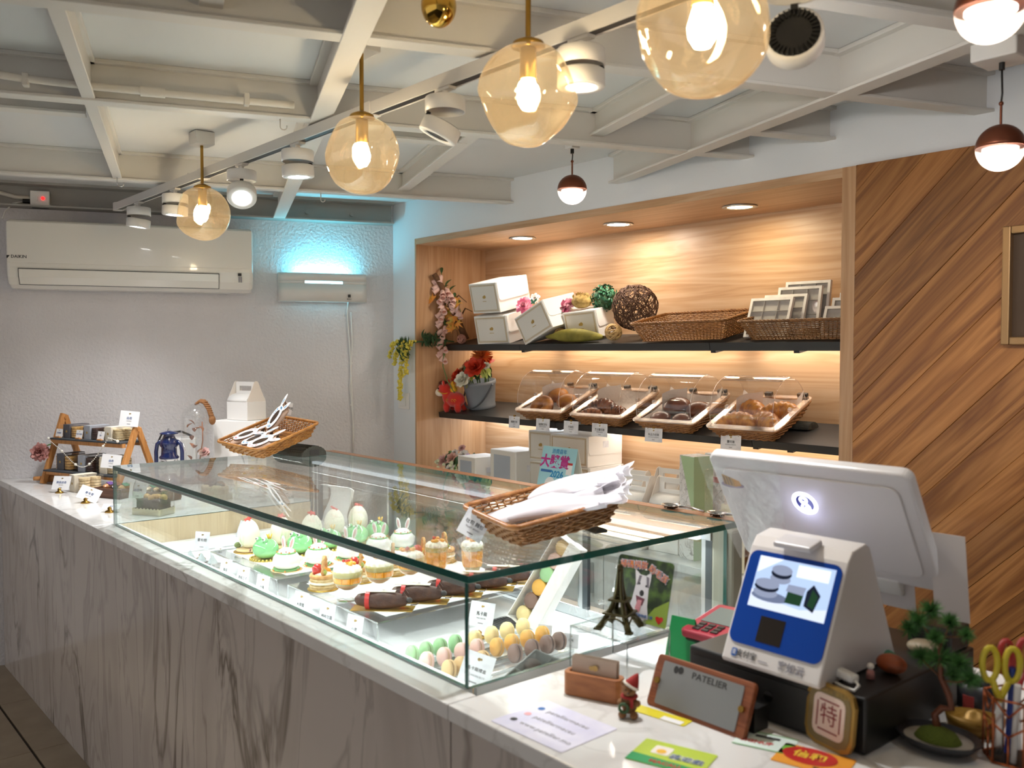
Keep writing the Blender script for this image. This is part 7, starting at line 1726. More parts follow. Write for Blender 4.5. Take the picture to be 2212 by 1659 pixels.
E_ = lambda n, c, s=0.8: emit(n, c, s)
def scrpoly(P, m, lay, nm): G().plate(P, 0.0002, FM @ front(0, -0.0020 - 0.0002 * lay, 0)).build(nm, m, scr)
M_pl = E_('screen_plate', '#dfe8fb', 1.0); M_c1 = E_('screen_cake_pale', '#a9b3cf', 0.7); M_c2 = E_('screen_cake_dark', '#2c3346', 0.5); M_c3 = E_('screen_cake_green', '#2f5138', 0.6); M_w2 = E_('screen_window', '#e8f1ff', 1.1); M_sk = E_('screen_shadow', '#8a97b8', 0.6)
scrpoly([(-0.068, 0.1005), (0.078, 0.1005), (0.078, 0.122), (0.03, 0.112), (-0.03, 0.118), (-0.068, 0.13)], M_pl, 1, 'picture'); scrpoly([(0.01, 0.165), (0.07, 0.165), (0.07, 0.186), (0.01, 0.186)], M_w2, 1, 'picture'); scrpoly([(-0.066, 0.16), (-0.02, 0.19), (-0.066, 0.19)], M_w2, 1, 'picture')
scrpoly(circ(0.036, 20, -0.03, 0.122, 0.009), M_sk, 2, 'picture')
for cx_, cy_, rx_, m_, ly in [(-0.04, 0.128, 0.024, M_c1, 3), (-0.04, 0.138, 0.024, M_c2, 4), (-0.04, 0.1435, 0.024, M_c1, 5), (-0.018, 0.156, 0.02, M_c1, 3), (-0.018, 0.165, 0.02, M_c2, 4), (-0.018, 0.171, 0.02, M_c1, 5)]: scrpoly(circ(rx_, 20, cx_, cy_, 0.009), m_, ly, 'picture')
scrpoly([(0.0, 0.118), (0.03, 0.118), (0.032, 0.14), (0.002, 0.142)], M_c3, 3, 'picture'); scrpoly([(-0.002, 0.138), (0.031, 0.136), (0.034, 0.15), (0.0, 0.15)], M_c1, 4, 'picture'); scrpoly([(0.036, 0.12), (0.055, 0.112), (0.062, 0.142), (0.046, 0.158), (0.036, 0.145)], M_c2, 3, 'picture'); scrpoly([(0.042, 0.122), (0.054, 0.118), (0.058, 0.14), (0.046, 0.15)], M_c3, 4, 'picture')
G().box(-0.036, 0.012, -0.0018, -0.0012, 0.044, 0.088, FM).build('sensor_window', mat('sensor_glass', '#2b2622', 0.1), bp_)
M_logo = mat('logo_blue', '#1f5fb0', 0.4); lg = G().prism(rrect(0.011, 0.0135, 0.0025, 3, -0.0705, 0.017), 0, 0.0006, FM @ FRONT).build('logo_tile', M_logo, till)
text('支', 0.010, M_paper, lg, FM @ front(-0.0705, -0.0008, 0.017), ext=0.0003); text('支付宝', 0.0135, M_ink, till, FM @ front(-0.0465, -0.0004, 0.017), ext=0.0003); text('客如云', 0.0165, M_greyink, till, FM @ front(0.040, -0.0004, 0.0155), ext=0.0003, bold=0.0003); G().box(-0.022, -0.004, -0.0006, 0, 0.013, 0.0145, FM).build('small_print', M_greyink, till)
G().box(-0.036, 0.036, -0.01, 0.03, 0.2065, 0.217, Matrix.Translation((0, 0.002, 0)) @ Matrix.Rotation(R(14), 4, 'X')).build('neck', mat('till_neck', '#d5d1d3', 0.35), till, bevel=0.003)
# monitor (its back towards the shop)
MM = Matrix.Translation((-0.953 + 0.866, 1.579 - 1.413, 1.227 - DZ - 0.004)) @ Matrix.Rotation(R(31.8), 4, 'X')
mw, mh = 0.212, 0.134
mon = G().prism(rrect(2 * mw, 2 * mh, 0.018, 5), 0, 0.024, MM @ FRONT @ Matrix.Translation((0, 0, -0.024))).build('monitor', mat('monitor_white', '#dedbdb', 0.28), till, bevel=0.006, seg=3)
G().box(-mw + 0.012, mw - 0.012, 0.024, 0.0255, -mh + 0.012, mh - 0.012, MM).build('display_face', M_blk, mon)
G().prism(rrect(2 * mw - 0.05, 2 * mh - 0.06, 0.02, 5), 0, 0.004, MM @ FRONT).build('rear_cover', mat('monitor_cover', '#e2dfdf', 0.25), mon, bevel=0.003)
M_glow = emit('logo_glow', '#eef0ff', 5.0)
g = G(); N = 36; ro, ri = 0.0265, 0.0195
def lg3(x, y): return (x - 0.012, -0.0046, y + 0.041)
V = [lg3(ro * math.cos(2 * PI * i / N), ro * math.sin(2 * PI * i / N)) for i in range(N)] + [lg3(ri * math.cos(2 * PI * i / N), ri * math.sin(2 * PI * i / N)) for i in range(N)]
g.add(V, [(i, (i + 1) % N, N + (i + 1) % N, N + i) for i in range(N)], False, MM); g.build('ring_logo', M_glow, mon)
g = G()
g.tube([lg3(-0.001 + 0.0065 * math.cos(2 * PI * i / 20), 0.0075 + 0.0065 * math.sin(2 * PI * i / 20)) for i in range(20)], 0.0024, 6, closed=True, M=MM)
g.tube([lg3(-0.0085, -0.018), lg3(-0.008, -0.008), lg3(-0.0035, -0.0015), lg3(0.0025, -0.0015), lg3(0.007, -0.008), lg3(0.008, -0.018)], 0.0024, 6, M=MM)
g.tube([lg3(0.0, -0.019), lg3(0.0, -0.009)], 0.0022, 6, M=MM); g.build('logo_mark', M_glow, mon)
g = G(); V = [lg3(ri * math.cos(2 * PI * i / N), ri * math.sin(2 * PI * i / N)) for i in range(N)]; g.add([(x, -0.0043, z) for x, y, z in V], [list(range(N))], False, MM); g.build('logo_disc', mat('logo_dark', '#3c3f7a', 0.4), mon)
G().box(-0.13, 0.13, -0.002, 0.02, -mh - 0.03, -mh + 0.01, MM).build('hinge', M_white, mon, bevel=0.004)
lamp('POINT', 'logo_lamp', MM @ Vector((-0.012, -0.03, 0.03)), 0.06, (0.62, 0.64, 1.0), till, size=0.02)
# cake sticker on the monitor
stk = thing('cake_sticker', 'small sticker of a striped cake slice on the monitor back', 'sticker', TM((-0.953, 1.579, 1.227), (R(31.8), 0, 0)) @ Vector((-0.171, -0.0052, 0.072)), (R(31.8), 0, 0))
G().plate(circ(0.028, 24, 0, -0.012, 0.008), 0.0004, FRONT).build('plate_print', mat('lilac_plate', '#a79ab2', 0.5), stk); G().plate([(-0.02, -0.012), (0.005, -0.016), (0.005, 0.006), (-0.018, 0.014)], 0.0006, FRONT).build('cake_print', mat('cake_tan', '#c4a06c', 0.5), stk); G().plate([(0.005, -0.016), (0.022, -0.012), (0.02, 0.0), (0.005, 0.006)], 0.0006, FRONT).build('cake_print', mat('cake_orange', '#d7a258', 0.5), stk)
for k in range(3): G().box(-0.0165 + 0.007 * k, -0.0145 + 0.007 * k, -0.0009, -0.0006, -0.012, 0.008).build('stripe_print', mat('cake_stripe', '#7c6a60', 0.5), stk)
# plastic film draped over the left of the monitor and notes
MO = TM((-0.953, 1.579, 1.227), (R(31.8), 0, 0))
fm = thing('plastic_film', 'loose clear plastic film over the left side of the monitor', 'film', (0, 0, 0)); M_film = clear('film', (0.93, 0.93, 0.94), 0.1, 0.2, bump=(30, 0.5))
G().patch(lambda u, v: tuple(MO @ Vector((-0.228 + 0.19 * u * (1 - 0.3 * v), -0.012 - 0.006 * math.sin(6 * u + 4 * v), 0.142 - 0.29 * v + 0.01 * math.sin(5 * u)))), 10, 10).build('film', M_film, fm)
M_note = mat('note_paper', '#cfc9c6', 0.7)
for lab, a, b, c, d in [('paper note hanging from the right edge of the monitor', 0.20, 0.262, -0.02, -0.18), ('paper note hanging below the middle of the monitor', 0.04, 0.15, -0.10, -0.20), ('paper note hanging below the left corner of the monitor', -0.20, -0.15, -0.10, -0.2)]:
    y_ = 0.03; Mn = MO @ Matrix.Translation((a, y_, c)) @ Matrix.Rotation(R(-22), 4, 'X')
    o = G().box(0, b - a, 0, 0.0008, d - c, 0, Mn).build('paper_note', M_note); tag(o, lab, 'note', 'paper notes on the monitor')
# charging plug at the till side
ub = thing('usb_plug', 'white plug with a looped cable at the right foot of the till', 'plug', (-0.758, 1.345, DZ + 0.004), (0, 0, R(-20))); G().box(-0.022, 0.022, -0.009, 0.009, 0.006, 0.02).build('plug', M_white, ub, bevel=0.004); G().tube([(0.02, 0, 0.012), (0.035, -0.004, 0.008), (0.036, -0.014, 0.002), (0.02, -0.02, 0.0025), (0.0, -0.02, 0.0025)], 0.0026, 6).build('cable', M_white, ub)
# stones and trinkets on the drawer
for nm, lab, x, y, r_, c in [('pebble', 'pale brown pebble on the right rear of the cash drawer', -0.745, 1.585, (0.03, 0.022, 0.014), '#8f8066'), ('pebble', 'green stone chip on the cash drawer beside the till', -0.776, 1.505, (0.022, 0.015, 0.01), '#3d7a5c'), ('pebble', 'orange brown stone on the cash drawer beside the till', -0.738, 1.455, (0.026, 0.018, 0.016), '#9a4a22')]:
    o = G().sph((0, 0, r_[2]), r_, 16, 10).build(nm, mat(nm + c, c, 0.5, var=(40, '#3a2c20', 0.5, 0.8)), None, loc=(x, y, DZ)); tag(o, lab, 'stone', 'stones on the cash drawer')
tk = thing('tiny_doll', 'tiny doll standing between the plug and the orange stone', 'figurine', (-0.748, 1.405, DZ)); G().lathe([(0, 0), (0.007, 0), (0.006, 0.012), (0.003, 0.016)], 12).build('body', M_dpink, tk); G().sph((0, 0, 0.02), 0.006, 12, 8).build('head', M_cream, tk)
rp_ = thing('receipt_printer', 'black receipt printer lying behind the till on the drawer', 'printer', (-0.752, 1.655, DZ)); G().box(-0.04, 0.04, -0.04, 0.04, 0, 0.045).build('body', M_blk, rp_, bevel=0.006); G().box(-0.03, 0.03, -0.041, -0.039, 0.02, 0.03).build('slot', mat('dark_slot', '#0c0c0c', 0.4), rp_)
# card terminal
ctm = thing('card_terminal', 'red and black card terminal left of the till', 'card reader', (-1.105, 1.50, WZ), (0, 0, R(6)))
xprism([(-0.06, 0), (0.05, 0), (0.04, 0.06), (0.05, 0.082), (-0.085, 0.062), (-0.07, 0.05)], -0.045, 0.05).build('stand', M_blk, ctm, bevel=0.003)
TMx = Matrix.Translation((0, -0.02, 0.083)) @ Matrix.Rotation(R(8), 4, 'X'); M_redt = mat('terminal_red', '#b03246', 0.3)
rt = G().prism(rrect(0.1, 0.15, 0.012, 4), -0.008, 0.008, TMx).build('red_shell', M_redt, ctm, bevel=0.004); G().box(-0.034, 0.034, -0.02, 0.055, 0.0082, 0.0095, TMx).build('screen', mat('terminal_screen', '#7d8a86', 0.15), rt); g = G()
for i in range(3):
    for j in range(3): g.box(-0.028 + 0.02 * i, -0.014 + 0.02 * i, -0.062 + 0.013 * j, -0.053 + 0.013 * j, 0.0082, 0.0105, TMx)
g.build('keypad', M_blk, rt)
# QR stand (codes left out)
qs = thing('wooden_sign_stand', 'sloping brown wooden stand with a grey plate reading PATELIER', 'sign', (-0.966, 1.217, WZ), (R(-22.8), 0, R(1)))
G().prism(rrect(0.204, 0.092, 0.008, 4, 0, 0.046), -0.012, 0, FRONT).build('board', M_qrwood, qs, bevel=0.002); pl_ = G().prism(rrect(0.168, 0.075, 0.003, 2, 0, 0.045), 0, 0.0015, FRONT).build('plate', mat('grey_plate', '#8f908f', 0.35, 0.3), qs)
text('PATELIER', 0.0155, M_ink, pl_, front(0.016, -0.0017, 0.072), ext=0.0003, sx=1.15); g = G(); g.plate(circ(0.005, 14, -0.005, 0, 0.0065), 0.0004, front(-0.05, -0.0016, 0.073)); g.plate(circ(0.0062, 14, 0.005, 0.001), 0.0003, front(-0.05, -0.0016, 0.073)); g.build('emblem', M_ink, pl_)
for s in (-1, 1): G().cyl((s * 0.088, -0.0005, 0.046 + s * 0.0), (s * 0.088, -0.005, 0.046), 0.0055, n=14).build('screw', M_brass, qs)
G().box(0.02, 0.10, 0.035, 0.075, 0.001, 0.04, Matrix.Rotation(R(22.8), 4, 'X')).build('rear_foot', M_blk, qs)
# special plaque
sq = thing('gold_plaque', 'octagonal gold rimmed plaque with a red framed character on the drawer', 'plaque', (-0.762, 1.296, WZ), (R(-6), 0, R(-13)))
o8 = rrect(0.098, 0.1, 0.022, 2, 0, 0.05); G().prism(o8, -0.008, 0, FRONT).build('gold_rim', mat('gold_rim', '#a5813f', 0.35, 0.6), sq, bevel=0.001)
fp_ = G().prism(rrect(0.086, 0.088, 0.02, 2, 0, 0.05), 0, 0.0008, FRONT).build('olive_band', mat('olive_band', '#7d6a3e', 0.5), sq); ip = G().prism(rrect(0.064, 0.066, 0.012, 3, 0, 0.05), 0, 0.0014, FRONT).build('cream_face', mat('plaque_cream', '#e3cdbf', 0.5), sq)
M_cred = mat('crimson_print', '#8d2f2b', 0.5); g = G()
for P in ([-0.024, 0.024, 0.022, 0.0245], [-0.024, 0.024, -0.0245, -0.022]): g.box(P[0] + 0.004, P[1] - 0.004, -0.0018, -0.0014, 0.05 + P[2], 0.05 + P[3])
for s in (-1, 1): g.box(s * 0.0232 - 0.0013, s * 0.0232 + 0.0013, -0.0018, -0.0014, 0.05 - 0.02, 0.05 + 0.02)
g.build('red_frame', M_cred, ip); text('特', 0.036, M_cred, ip, front(0, -0.0016, 0.05), ext=0.0003); text('澳門特色老店 · 優質服務', 0.0075, M_gold, fp_, front(0, -0.0012, 0.0895), ext=0.0002)
# card holder
ch_ = thing('card_holder', 'rounded wooden card holder on the worktop', 'card holder', (-1.152, 1.17, WZ), (0, 0, R(20.6))); M_beech = mat('beech', '#b06f3e', 0.5, var=(20, '#9c5f33', 0.4, 0.65, (1, 4, 4)))
g = G(); P = rrect(0.112, 0.034, 0.012, 4); Q = rrect(0.096, 0.016, 0.006, 4); n = len(P)
g.add([(a, b, 0) for a, b in P] + [(a, b, 0.042) for a, b in P] + [(a, b, 0.042) for a, b in Q] + [(a, b, 0.012) for a, b in Q], [(k * n + i, k * n + (i + 1) % n, (k + 1) * n + (i + 1) % n, (k + 1) * n + i) for k in range(3) for i in range(n)] + [list(range(n))[::-1], [3 * n + i for i in range(n)]])
g.build('block', M_beech, ch_, bevel=0.001)
bc_ = thing('business_cards', 'beige business cards standing in the wooden holder', 'card', (-1.152, 1.17, WZ + 0.0125), (0, 0, R(20.6)), 'cards'); M_bcard = mat('beige_card', '#c9b49f', 0.6)
for k in range(5): G().box(-0.044 + 0.0005 * k, 0.044 + 0.0005 * k, -0.004 + 0.002 * k, -0.0034 + 0.002 * k, 0, 0.056 + 0.0006 * k, Matrix.Rotation(R(-4), 4, 'X')).build('card', M_bcard, bc_)
g = G(); g.plate(circ(0.004, 12, -0.004, 0), 0.0003, front(0, -0.0046, 0.04)); g.plate(circ(0.0055, 12, 0.004, 0.001), 0.0003, front(0, -0.0046, 0.04)); g.build('emblem', M_gold, bc_)
# santa bear
br_ = thing('santa_bear', 'little brown bear figurine with a red santa hat and a wreath', 'figurine', (-1.052, 1.155, WZ), (0, 0, R(35))); M_fur = mat('bear_brown', '#8a5f3a', 0.85, bump=(200, 0.8, 0.002)); M_hat = mat('hat_red', '#a32a26', 0.8); br_.scale = (0.92, 0.92, 0.92)
bb = blob([((0, 0, 0.022), (0.0155, 0.013, 0.019)), ((0, -0.003, 0.05), (0.0135, 0.0125, 0.0125)), ((-0.011, -0.014, 0.006), (0.008, 0.011, 0.0065)), ((0.011, -0.014, 0.006), (0.008, 0.011, 0.0065)), ((-0.016, -0.006, 0.026), (0.006, 0.009, 0.006)), ((0.016, -0.006, 0.026), (0.006, 0.009, 0.006)), ((0, -0.014, 0.047), (0.0065, 0.006, 0.0055)), ((-0.0115, 0, 0.06), (0.0045, 0.003, 0.0045))]).build('body', M_fur, br_); md = bb.modifiers.new('r', 'REMESH'); md.mode = 'VOXEL'; md.voxel_size = 0.0016; md.use_smooth_shade = True
G().lathe([(0.0135, 0.0), (0.014, 0.003), (0.009, 0.014), (0.004, 0.023), (0, 0.028)], 16, M=TM((0.003, 0.001, 0.056), (R(-10), R(28), 0))).build('hat', M_hat, br_); G().tube([TM((0.003, 0.001, 0.057), (R(-10), R(28), 0)) @ Vector((0.0142 * math.cos(2 * PI * k / 16), 0.0142 * math.sin(2 * PI * k / 16), 0)) for k in range(16)], 0.0026, 6, closed=True).build('hat_trim', M_plw, br_)
G().tube([(0.0135 * math.cos(2 * PI * k / 16), 0.0125 * math.sin(2 * PI * k / 16), 0.037) for k in range(16)], 0.0032, 6, closed=True).build('scarf', M_hat, br_); G().box(0.003, 0.009, -0.016, -0.013, 0.02, 0.037).build('scarf_end', M_hat, br_); G().tube([(-0.008 + 0.008 * math.cos(2 * PI * k / 14), -0.019, 0.02 + 0.008 * math.sin(2 * PI * k / 14)) for k in range(14)], 0.003, 6, closed=True).build('wreath', M_dleaf, br_)
for s in (-1, 1): G().sph((s * 0.005, -0.0145, 0.053), 0.0014, 8, 6).build('eye', M_ink, br_)
G().sph((0, -0.0205, 0.049), 0.0018, 8, 6).build('nose', M_ink, br_)
# small acrylic table, Eiffel tower, dog sign
riser('acrylic_stand', 'small clear acrylic stand under the tower model', -1.297, -1.145, 1.2495, 1.3725, WZ, CZ + 0.083, 0.004)
et = thing('tower_model', 'dark bronze lattice tower model on the clear stand', 'ornament', (-1.221, 1.312, CZ + 0.0835), (0, 0, R(20))); M_bron = mat('dark_bronze', '#4a4326', 0.35, 0.7)
H_ = 0.133
def hw(z): return 0.0026 + 0.030 * (1 - z / H_) ** 2.6
for sx in (-1, 1):
    for sy in (-1, 1):
        g = G(); pts = [(sx * hw(H_ * k / 12) * 1.0, sy * hw(H_ * k / 12), H_ * 0.88 * k / 12) for k in range(13)]
        g.tube(pts, [0.0062 * (1 - 0.8 * k / 12) + 0.0012 for k in range(13)], 4); g.build('leg', M_bron, et)
        G().box(sx * 0.033 - 0.0065, sx * 0.033 + 0.0065, sy * 0.033 - 0.0065, sy * 0.033 + 0.0065, 0, 0.004).build('foot', M_bron, et)
for z, nm in ((0.028, 'lower_platform'), (0.054, 'upper_platform'), (0.117, 'top_platform')):
    w_ = hw(z) + (0.008 if z < 0.1 else 0.002); G().box(-w_, w_, -w_, w_, z, z + 0.004).build(nm, M_bron, et, bevel=0.0008)
g = G()
for z in [0.06 + 0.006 * k for k in range(9)]:
    w_ = hw(z); w2 = hw(z + 0.006)
    for a in range(4):
        Ma = Matrix.Rotation(a * PI / 2, 4, 'Z'); g.tube([(-w_, -w_, z), (w2, -w2, z + 0.006)], 0.0008, 4, M=Ma); g.tube([(w_, -w_, z), (-w2, -w2, z + 0.006)], 0.0008, 4, M=Ma)
g.build('lattice', M_bron, et)
g = G()
for a in range(4):
    Ma = Matrix.Rotation(a * PI / 2, 4, 'Z'); g.tube([(0.024 * math.cos(q), -0.028, 0.004 + 0.02 * math.sin(q)) for q in [PI * k / 12 for k in range(13)]], 0.0018, 5, M=Ma)
g.build('arches', M_bron, et); G().cyl((0, 0, 0.12), (0, 0, 0.134), 0.0028, 0.001, n=8).build('mast', M_bron, et); G().lathe([(0.0055, 0.12), (0.0055, 0.124), (0, 0.127)], 12).build('cupola', M_bron, et)
dsn = thing('dog_charity_sign', 'clear acrylic sign of a smiling white dog behind the tower model', 'sign', (-1.212, 1.352, CZ + 0.0835), (R(-14), 0, R(6.7)))
G().box(-0.072, 0.072, 0.001, 0.005, 0, 0.136).build('acrylic_block', M_acr, dsn, bevel=0.001); M_dgreen = mat('photo_dark_green', '#24331b', 0.5, var=(40, '#4f6b2a', 0.45, 0.65)); ph_ = G().prism(rrect(0.134, 0.126, 0.008, 4, 0, 0.068), -0.0008, 0, FRONT).build('photo_print', M_dgreen, dsn)
def dp_(P, m, lay): G().plate(P, 0.0002, front(0, -0.0002 * lay, 0.068)).build('print_shape', m, ph_)
M_dw = mat('dog_white', '#dcd8dc', 0.6); M_dgr = mat('dog_grey', '#77717a', 0.6); M_tong = mat('dog_tongue', '#d28a92', 0.5); M_mouth = mat('dog_mouth', '#7a4450', 0.6); M_grass = mat('photo_grass', '#87a03c', 0.6)
dp_([(0.01, -0.063), (0.067, -0.063), (0.067, -0.01), (0.035, -0.03)], M_grass, 1); dp_([(-0.067, -0.063), (0.02, -0.063), (0.02, -0.04), (-0.067, -0.03)], M_dw, 1)
dp_([(-0.03, -0.055), (-0.02, -0.02), (-0.016, 0.01), (-0.022, 0.04), (-0.008, 0.03), (0.006, 0.029), (0.018, 0.038), (0.018, 0.02), (0.016, 0.002), (0.018, -0.03), (0.024, -0.055)], M_dw, 2)
dp_([(-0.014, 0.008), (-0.010, 0.028), (-0.004, 0.028), (-0.008, 0.01)], M_dgr, 3); dp_([(0.016, 0.006), (0.014, 0.026), (0.007, 0.028), (0.01, 0.008)], M_dgr, 3); dp_(circ(0.0022, 10, -0.0075, 0.012), M_ink, 4); dp_(circ(0.0022, 10, 0.0095, 0.009), M_ink, 4); dp_(circ(0.0052, 14, 0.001, -0.006, 0.006), M_ink, 4); dp_([(-0.012, -0.012), (0.01, -0.016), (0.006, -0.03), (-0.006, -0.032)], M_mouth, 4); dp_([(-0.006, -0.02), (0.004, -0.02), (0.002, -0.042), (-0.006, -0.046), (-0.010, -0.036)], M_tong, 5)
dp_([(0.050 + 0.009 * math.sin(a) ** 3, -0.05 + 0.0075 * (math.cos(a) - 0.35 * math.cos(2 * a) - 0.15 * math.cos(3 * a))) for a in [-2 * PI * k / 24 for k in range(24)]], M_straw, 4)
for tx, x, z, rz in [('掃碼捐款', -0.026, 0.046, R(4)), ('助毛孩', 0.034, 0.036, R(-24))]:
    Mt = front(x, -0.0009, 0.068 + z) @ Matrix.Rotation(rz, 4, 'Z'); text(tx, 0.017, M_paper, ph_, Mt, ext=0.0002, bold=0.0011); text(tx, 0.017, M_dblue, ph_, Matrix.Translation((0, -0.0004, 0)) @ Mt, ext=0.0002, bold=0.0005); text(tx, 0.017, M_or, ph_, Matrix.Translation((0, -0.0008, 0)) @ Mt, ext=0.0002, bold=0.0)
text('請支持流浪動物義工團', 0.0068, M_dblue, ph_, front(0.0, -0.0011, 0.018), ext=0.0002)
gt = thing('green_tent_card', 'bright green folded card leaning behind the clear stand', 'card', (-1.148, 1.405, WZ), (0, 0, R(10))); M_brg = mat('bright_green', '#1f9a55', 0.5)
G().prism([(-0.035, 0), (0.04, 0), (0.022, 0.098), (-0.03, 0.098)], 0, 0.001, Matrix.Rotation(R(-14), 4, 'X') @ FRONT).build('front_leaf', M_brg, gt); G().prism([(-0.035, 0), (0.04, 0), (0.022, 0.098), (-0.03, 0.098)], 0, 0.001, Matrix.Translation((0, 0.049, 0)) @ Matrix.Rotation(R(14), 4, 'X') @ FRONT).build('back_leaf', M_brg, gt)
# printed things lying on the marble
def lying(name, label, x, y, rz, w, d, m, cat='leaflet', r=0.003):
    t = thing(name, label, cat, (x, y, WZ), (0, 0, rz), None); b = G().plate(rrect(w, d, r, 3), 0.0006).build('sheet', m, t); return t, b
M_lav = mat('lavender_sticker', '#d9d6ec', 0.4, var=(14, '#e9e6f4', 0.4, 0.65)); t, b = lying('web_sticker', 'pale lavender sticker with web address lines on the worktop', -1.107, 1.028, R(2), 0.168, 0.134, M_lav, 'sticker')
UP = Matrix.Translation((0, 0, 0.0007))
for i, tx in enumerate(['patelliermacau', 'patelliermacau', 'www.patellier.mo']):
    zz = 0.032 - 0.033 * i; text(tx, 0.0165, M_greyink, b, UP @ Matrix.Translation((-0.045 + 0.0, zz, 0)), ext=0.0002, align='LEFT')
    G().plate(circ(0.0065, 16, -0.062, zz), 0.0003, UP).build('icon', [M_dblue, M_pinkpatch, M_ink][i], b)
M_lime = mat('lime_leaflet', '#b9cf3a', 0.5); t, b = lying('lime_leaflet', 'lime green leaflet with a cartoon drink lying near the front edge', -0.90, 1.085, R(18), 0.12, 0.085, M_lime)
G().plate([(-0.06, -0.042), (0.06, -0.042), (0.06, -0.022), (-0.06, -0.014)], 0.0003, UP).build('green_band', M_brg, b); G().plate(rrect(0.03, 0.03, 0.004, 3, -0.02, 0.012), 0.0004, UP).build('cup_print', M_cream, b); G().plate(circ(0.008, 14, -0.02, 0.008), 0.0006, UP).build('sun_print', M_coraly, b); text('獎遊戲', 0.018, M_paper, b, Matrix.Translation((0.024, 0.0, 0.0008)), ext=0.0002, bold=0.0008); text('獎遊戲', 0.018, M_bluepr, b, Matrix.Translation((0.024, 0.0, 0.0011)), ext=0.0002); text('MACAU', 0.014, M_strap, b, Matrix.Translation((0.0, -0.03, 0.001)), ext=0.0002, bold=0.0005)
t, b = lying('coupon', 'white and green coupon with red lettering by the wooden sign', -0.838, 1.243, R(20), 0.092, 0.062, mat('coupon_white', '#dfeee6', 0.5)); text('SIGNUP', 0.015, M_strap, b, Matrix.Translation((-0.012, -0.008, 0.0008)), ext=0.0002, bold=0.0005); G().plate(circ(0.012, 18, 0.04, -0.008), 0.0004, UP).build('dot_print', mat('leaf_green', '#6fb83c', 0.5), b); g = G(); g.plate([(-0.046, -0.031), (0.046, -0.031), (0.046, -0.029), (-0.046, -0.029)], 0.0004, UP); g.plate([(-0.046, 0.029), (0.046, 0.029), (0.046, 0.031), (-0.046, 0.031)], 0.0004, UP); g.build('green_edge', mat('edge_green', '#58a84a', 0.5), b); G().plate([(-0.02, 0.012), (0.02, 0.012), (0.02, 0.02), (-0.02, 0.02)], 0.0004, UP).build('dark_print', M_ink, b)
t, b = lying('red_oval_sticker', 'orange sticker with a red oval seal in front of the plaque', -0.752, 1.243, R(14), 0.11, 0.075, mat('orange_sticker', '#e89a2c', 0.5), 'sticker'); so = G().plate(circ(0.042, 28, -0.008, 0.008, 0.03), 0.0005, UP).build('red_oval', M_strap, b); text('信和', 0.026, M_yel, so, Matrix.Translation((-0.008, 0.008, 0.0013)), ext=0.0002, bold=0.0006); text('有獎消費', 0.012, M_ink, b, Matrix.Translation((0.03, -0.028, 0.0008)), ext=0.0002)
t, b = lying('yellow_strip', 'yellow printed strip under the wooden sign', -1.02, 1.196, R(8), 0.115, 0.03, mat('yellow_strip', '#e3d421', 0.5)); G().plate([(0.01, -0.015), (0.05, -0.015), (0.05, 0.0), (0.01, 0.0)], 0.0003, UP).build('white_print', M_paper, b)
# bonsai
bn = thing('bonsai', 'small artificial pine bonsai in a low dark dish', 'plant', (-0.648, 1.432, WZ)); bn.scale = (0.95, 0.95, 0.95)
M_dish = mat('dark_dish', '#26272b', 0.35); G().lathe([(0.0, 0.004), (0.045, 0.004), (0.052, 0.008), (0.066, 0.022), (0.064, 0.024), (0.05, 0.014), (0.0, 0.012)], 32, sx=1.05, sy=0.85).build('dish', M_dish, bn); G().lathe([(0.03, 0.0), (0.03, 0.004), (0, 0.004)], 20).build('foot', M_dish, bn); G().lathe([(0.055, 0.0165), (0.03, 0.019), (0.0, 0.0195)], 28, sx=1.0, sy=0.82).build('gravel', mat('white_gravel', '#b9b2a6', 0.8, bump=(400, 1.0, 0.004)), bn); G().lathe([(0.038, 0.0185), (0.03, 0.03), (0.014, 0.037), (0, 0.039)], 22, c=(0.002, -0.006, 0), sx=1.0, sy=0.8).build('moss_mound', mat('moss_dark', '#5b6a1e', 0.9, bump=(300, 1.0, 0.004)), bn)
G().tube([(0.0, -0.002, 0.03), (-0.006, 0.0, 0.055), (0.003, 0.004, 0.068), (0.02, 0.004, 0.072), (0.016, 0.0, 0.095), (0.003, 0.0, 0.12), (0.001, 0.0, 0.15), (0.0, 0.0, 0.175)], [0.007, 0.006, 0.0055, 0.005, 0.005, 0.0045, 0.004, 0.003], 8).build('trunk', mat('copper_trunk', '#6b3b24', 0.5), bn)
M_needle = mat('pine_needle', '#548744', 0.6, var=(60, '#35602c', 0.4, 0.6))
def pom(c, r_, n, sd):
    g = G(); rr = random.Random(sd)
    for i in range(n):
        d = Vector((rr.gauss(0, 1), rr.gauss(0, 1), rr.gauss(0.35, 0.8))).normalized(); p = Vector(c); q = p + d * r_ * rr.uniform(0.75, 1.05); g.add([p + d.orthogonal().normalized() * 0.0012, p - d.orthogonal().normalized() * 0.0012, q], [(0, 1, 2)])
    g.build('needle_tuft', M_needle, bn)
for i, (x, y, z, r_) in enumerate([(-0.035, 0, 0.205, 0.028), (-0.02, 0.01, 0.225, 0.026), (-0.05, -0.005, 0.19, 0.022), (0.016, 0, 0.215, 0.022), (0.042, 0.0, 0.2, 0.018), (-0.005, -0.005, 0.185, 0.022), (0.0, 0.0, 0.15, 0.03), (-0.03, 0.0, 0.145, 0.026), (0.03, 0.005, 0.148, 0.028), (0.05, 0.0, 0.13, 0.024), (0.02, 0.01, 0.125, 0.022)]): pom((x, y, z), r_, 230, i)
g = G()
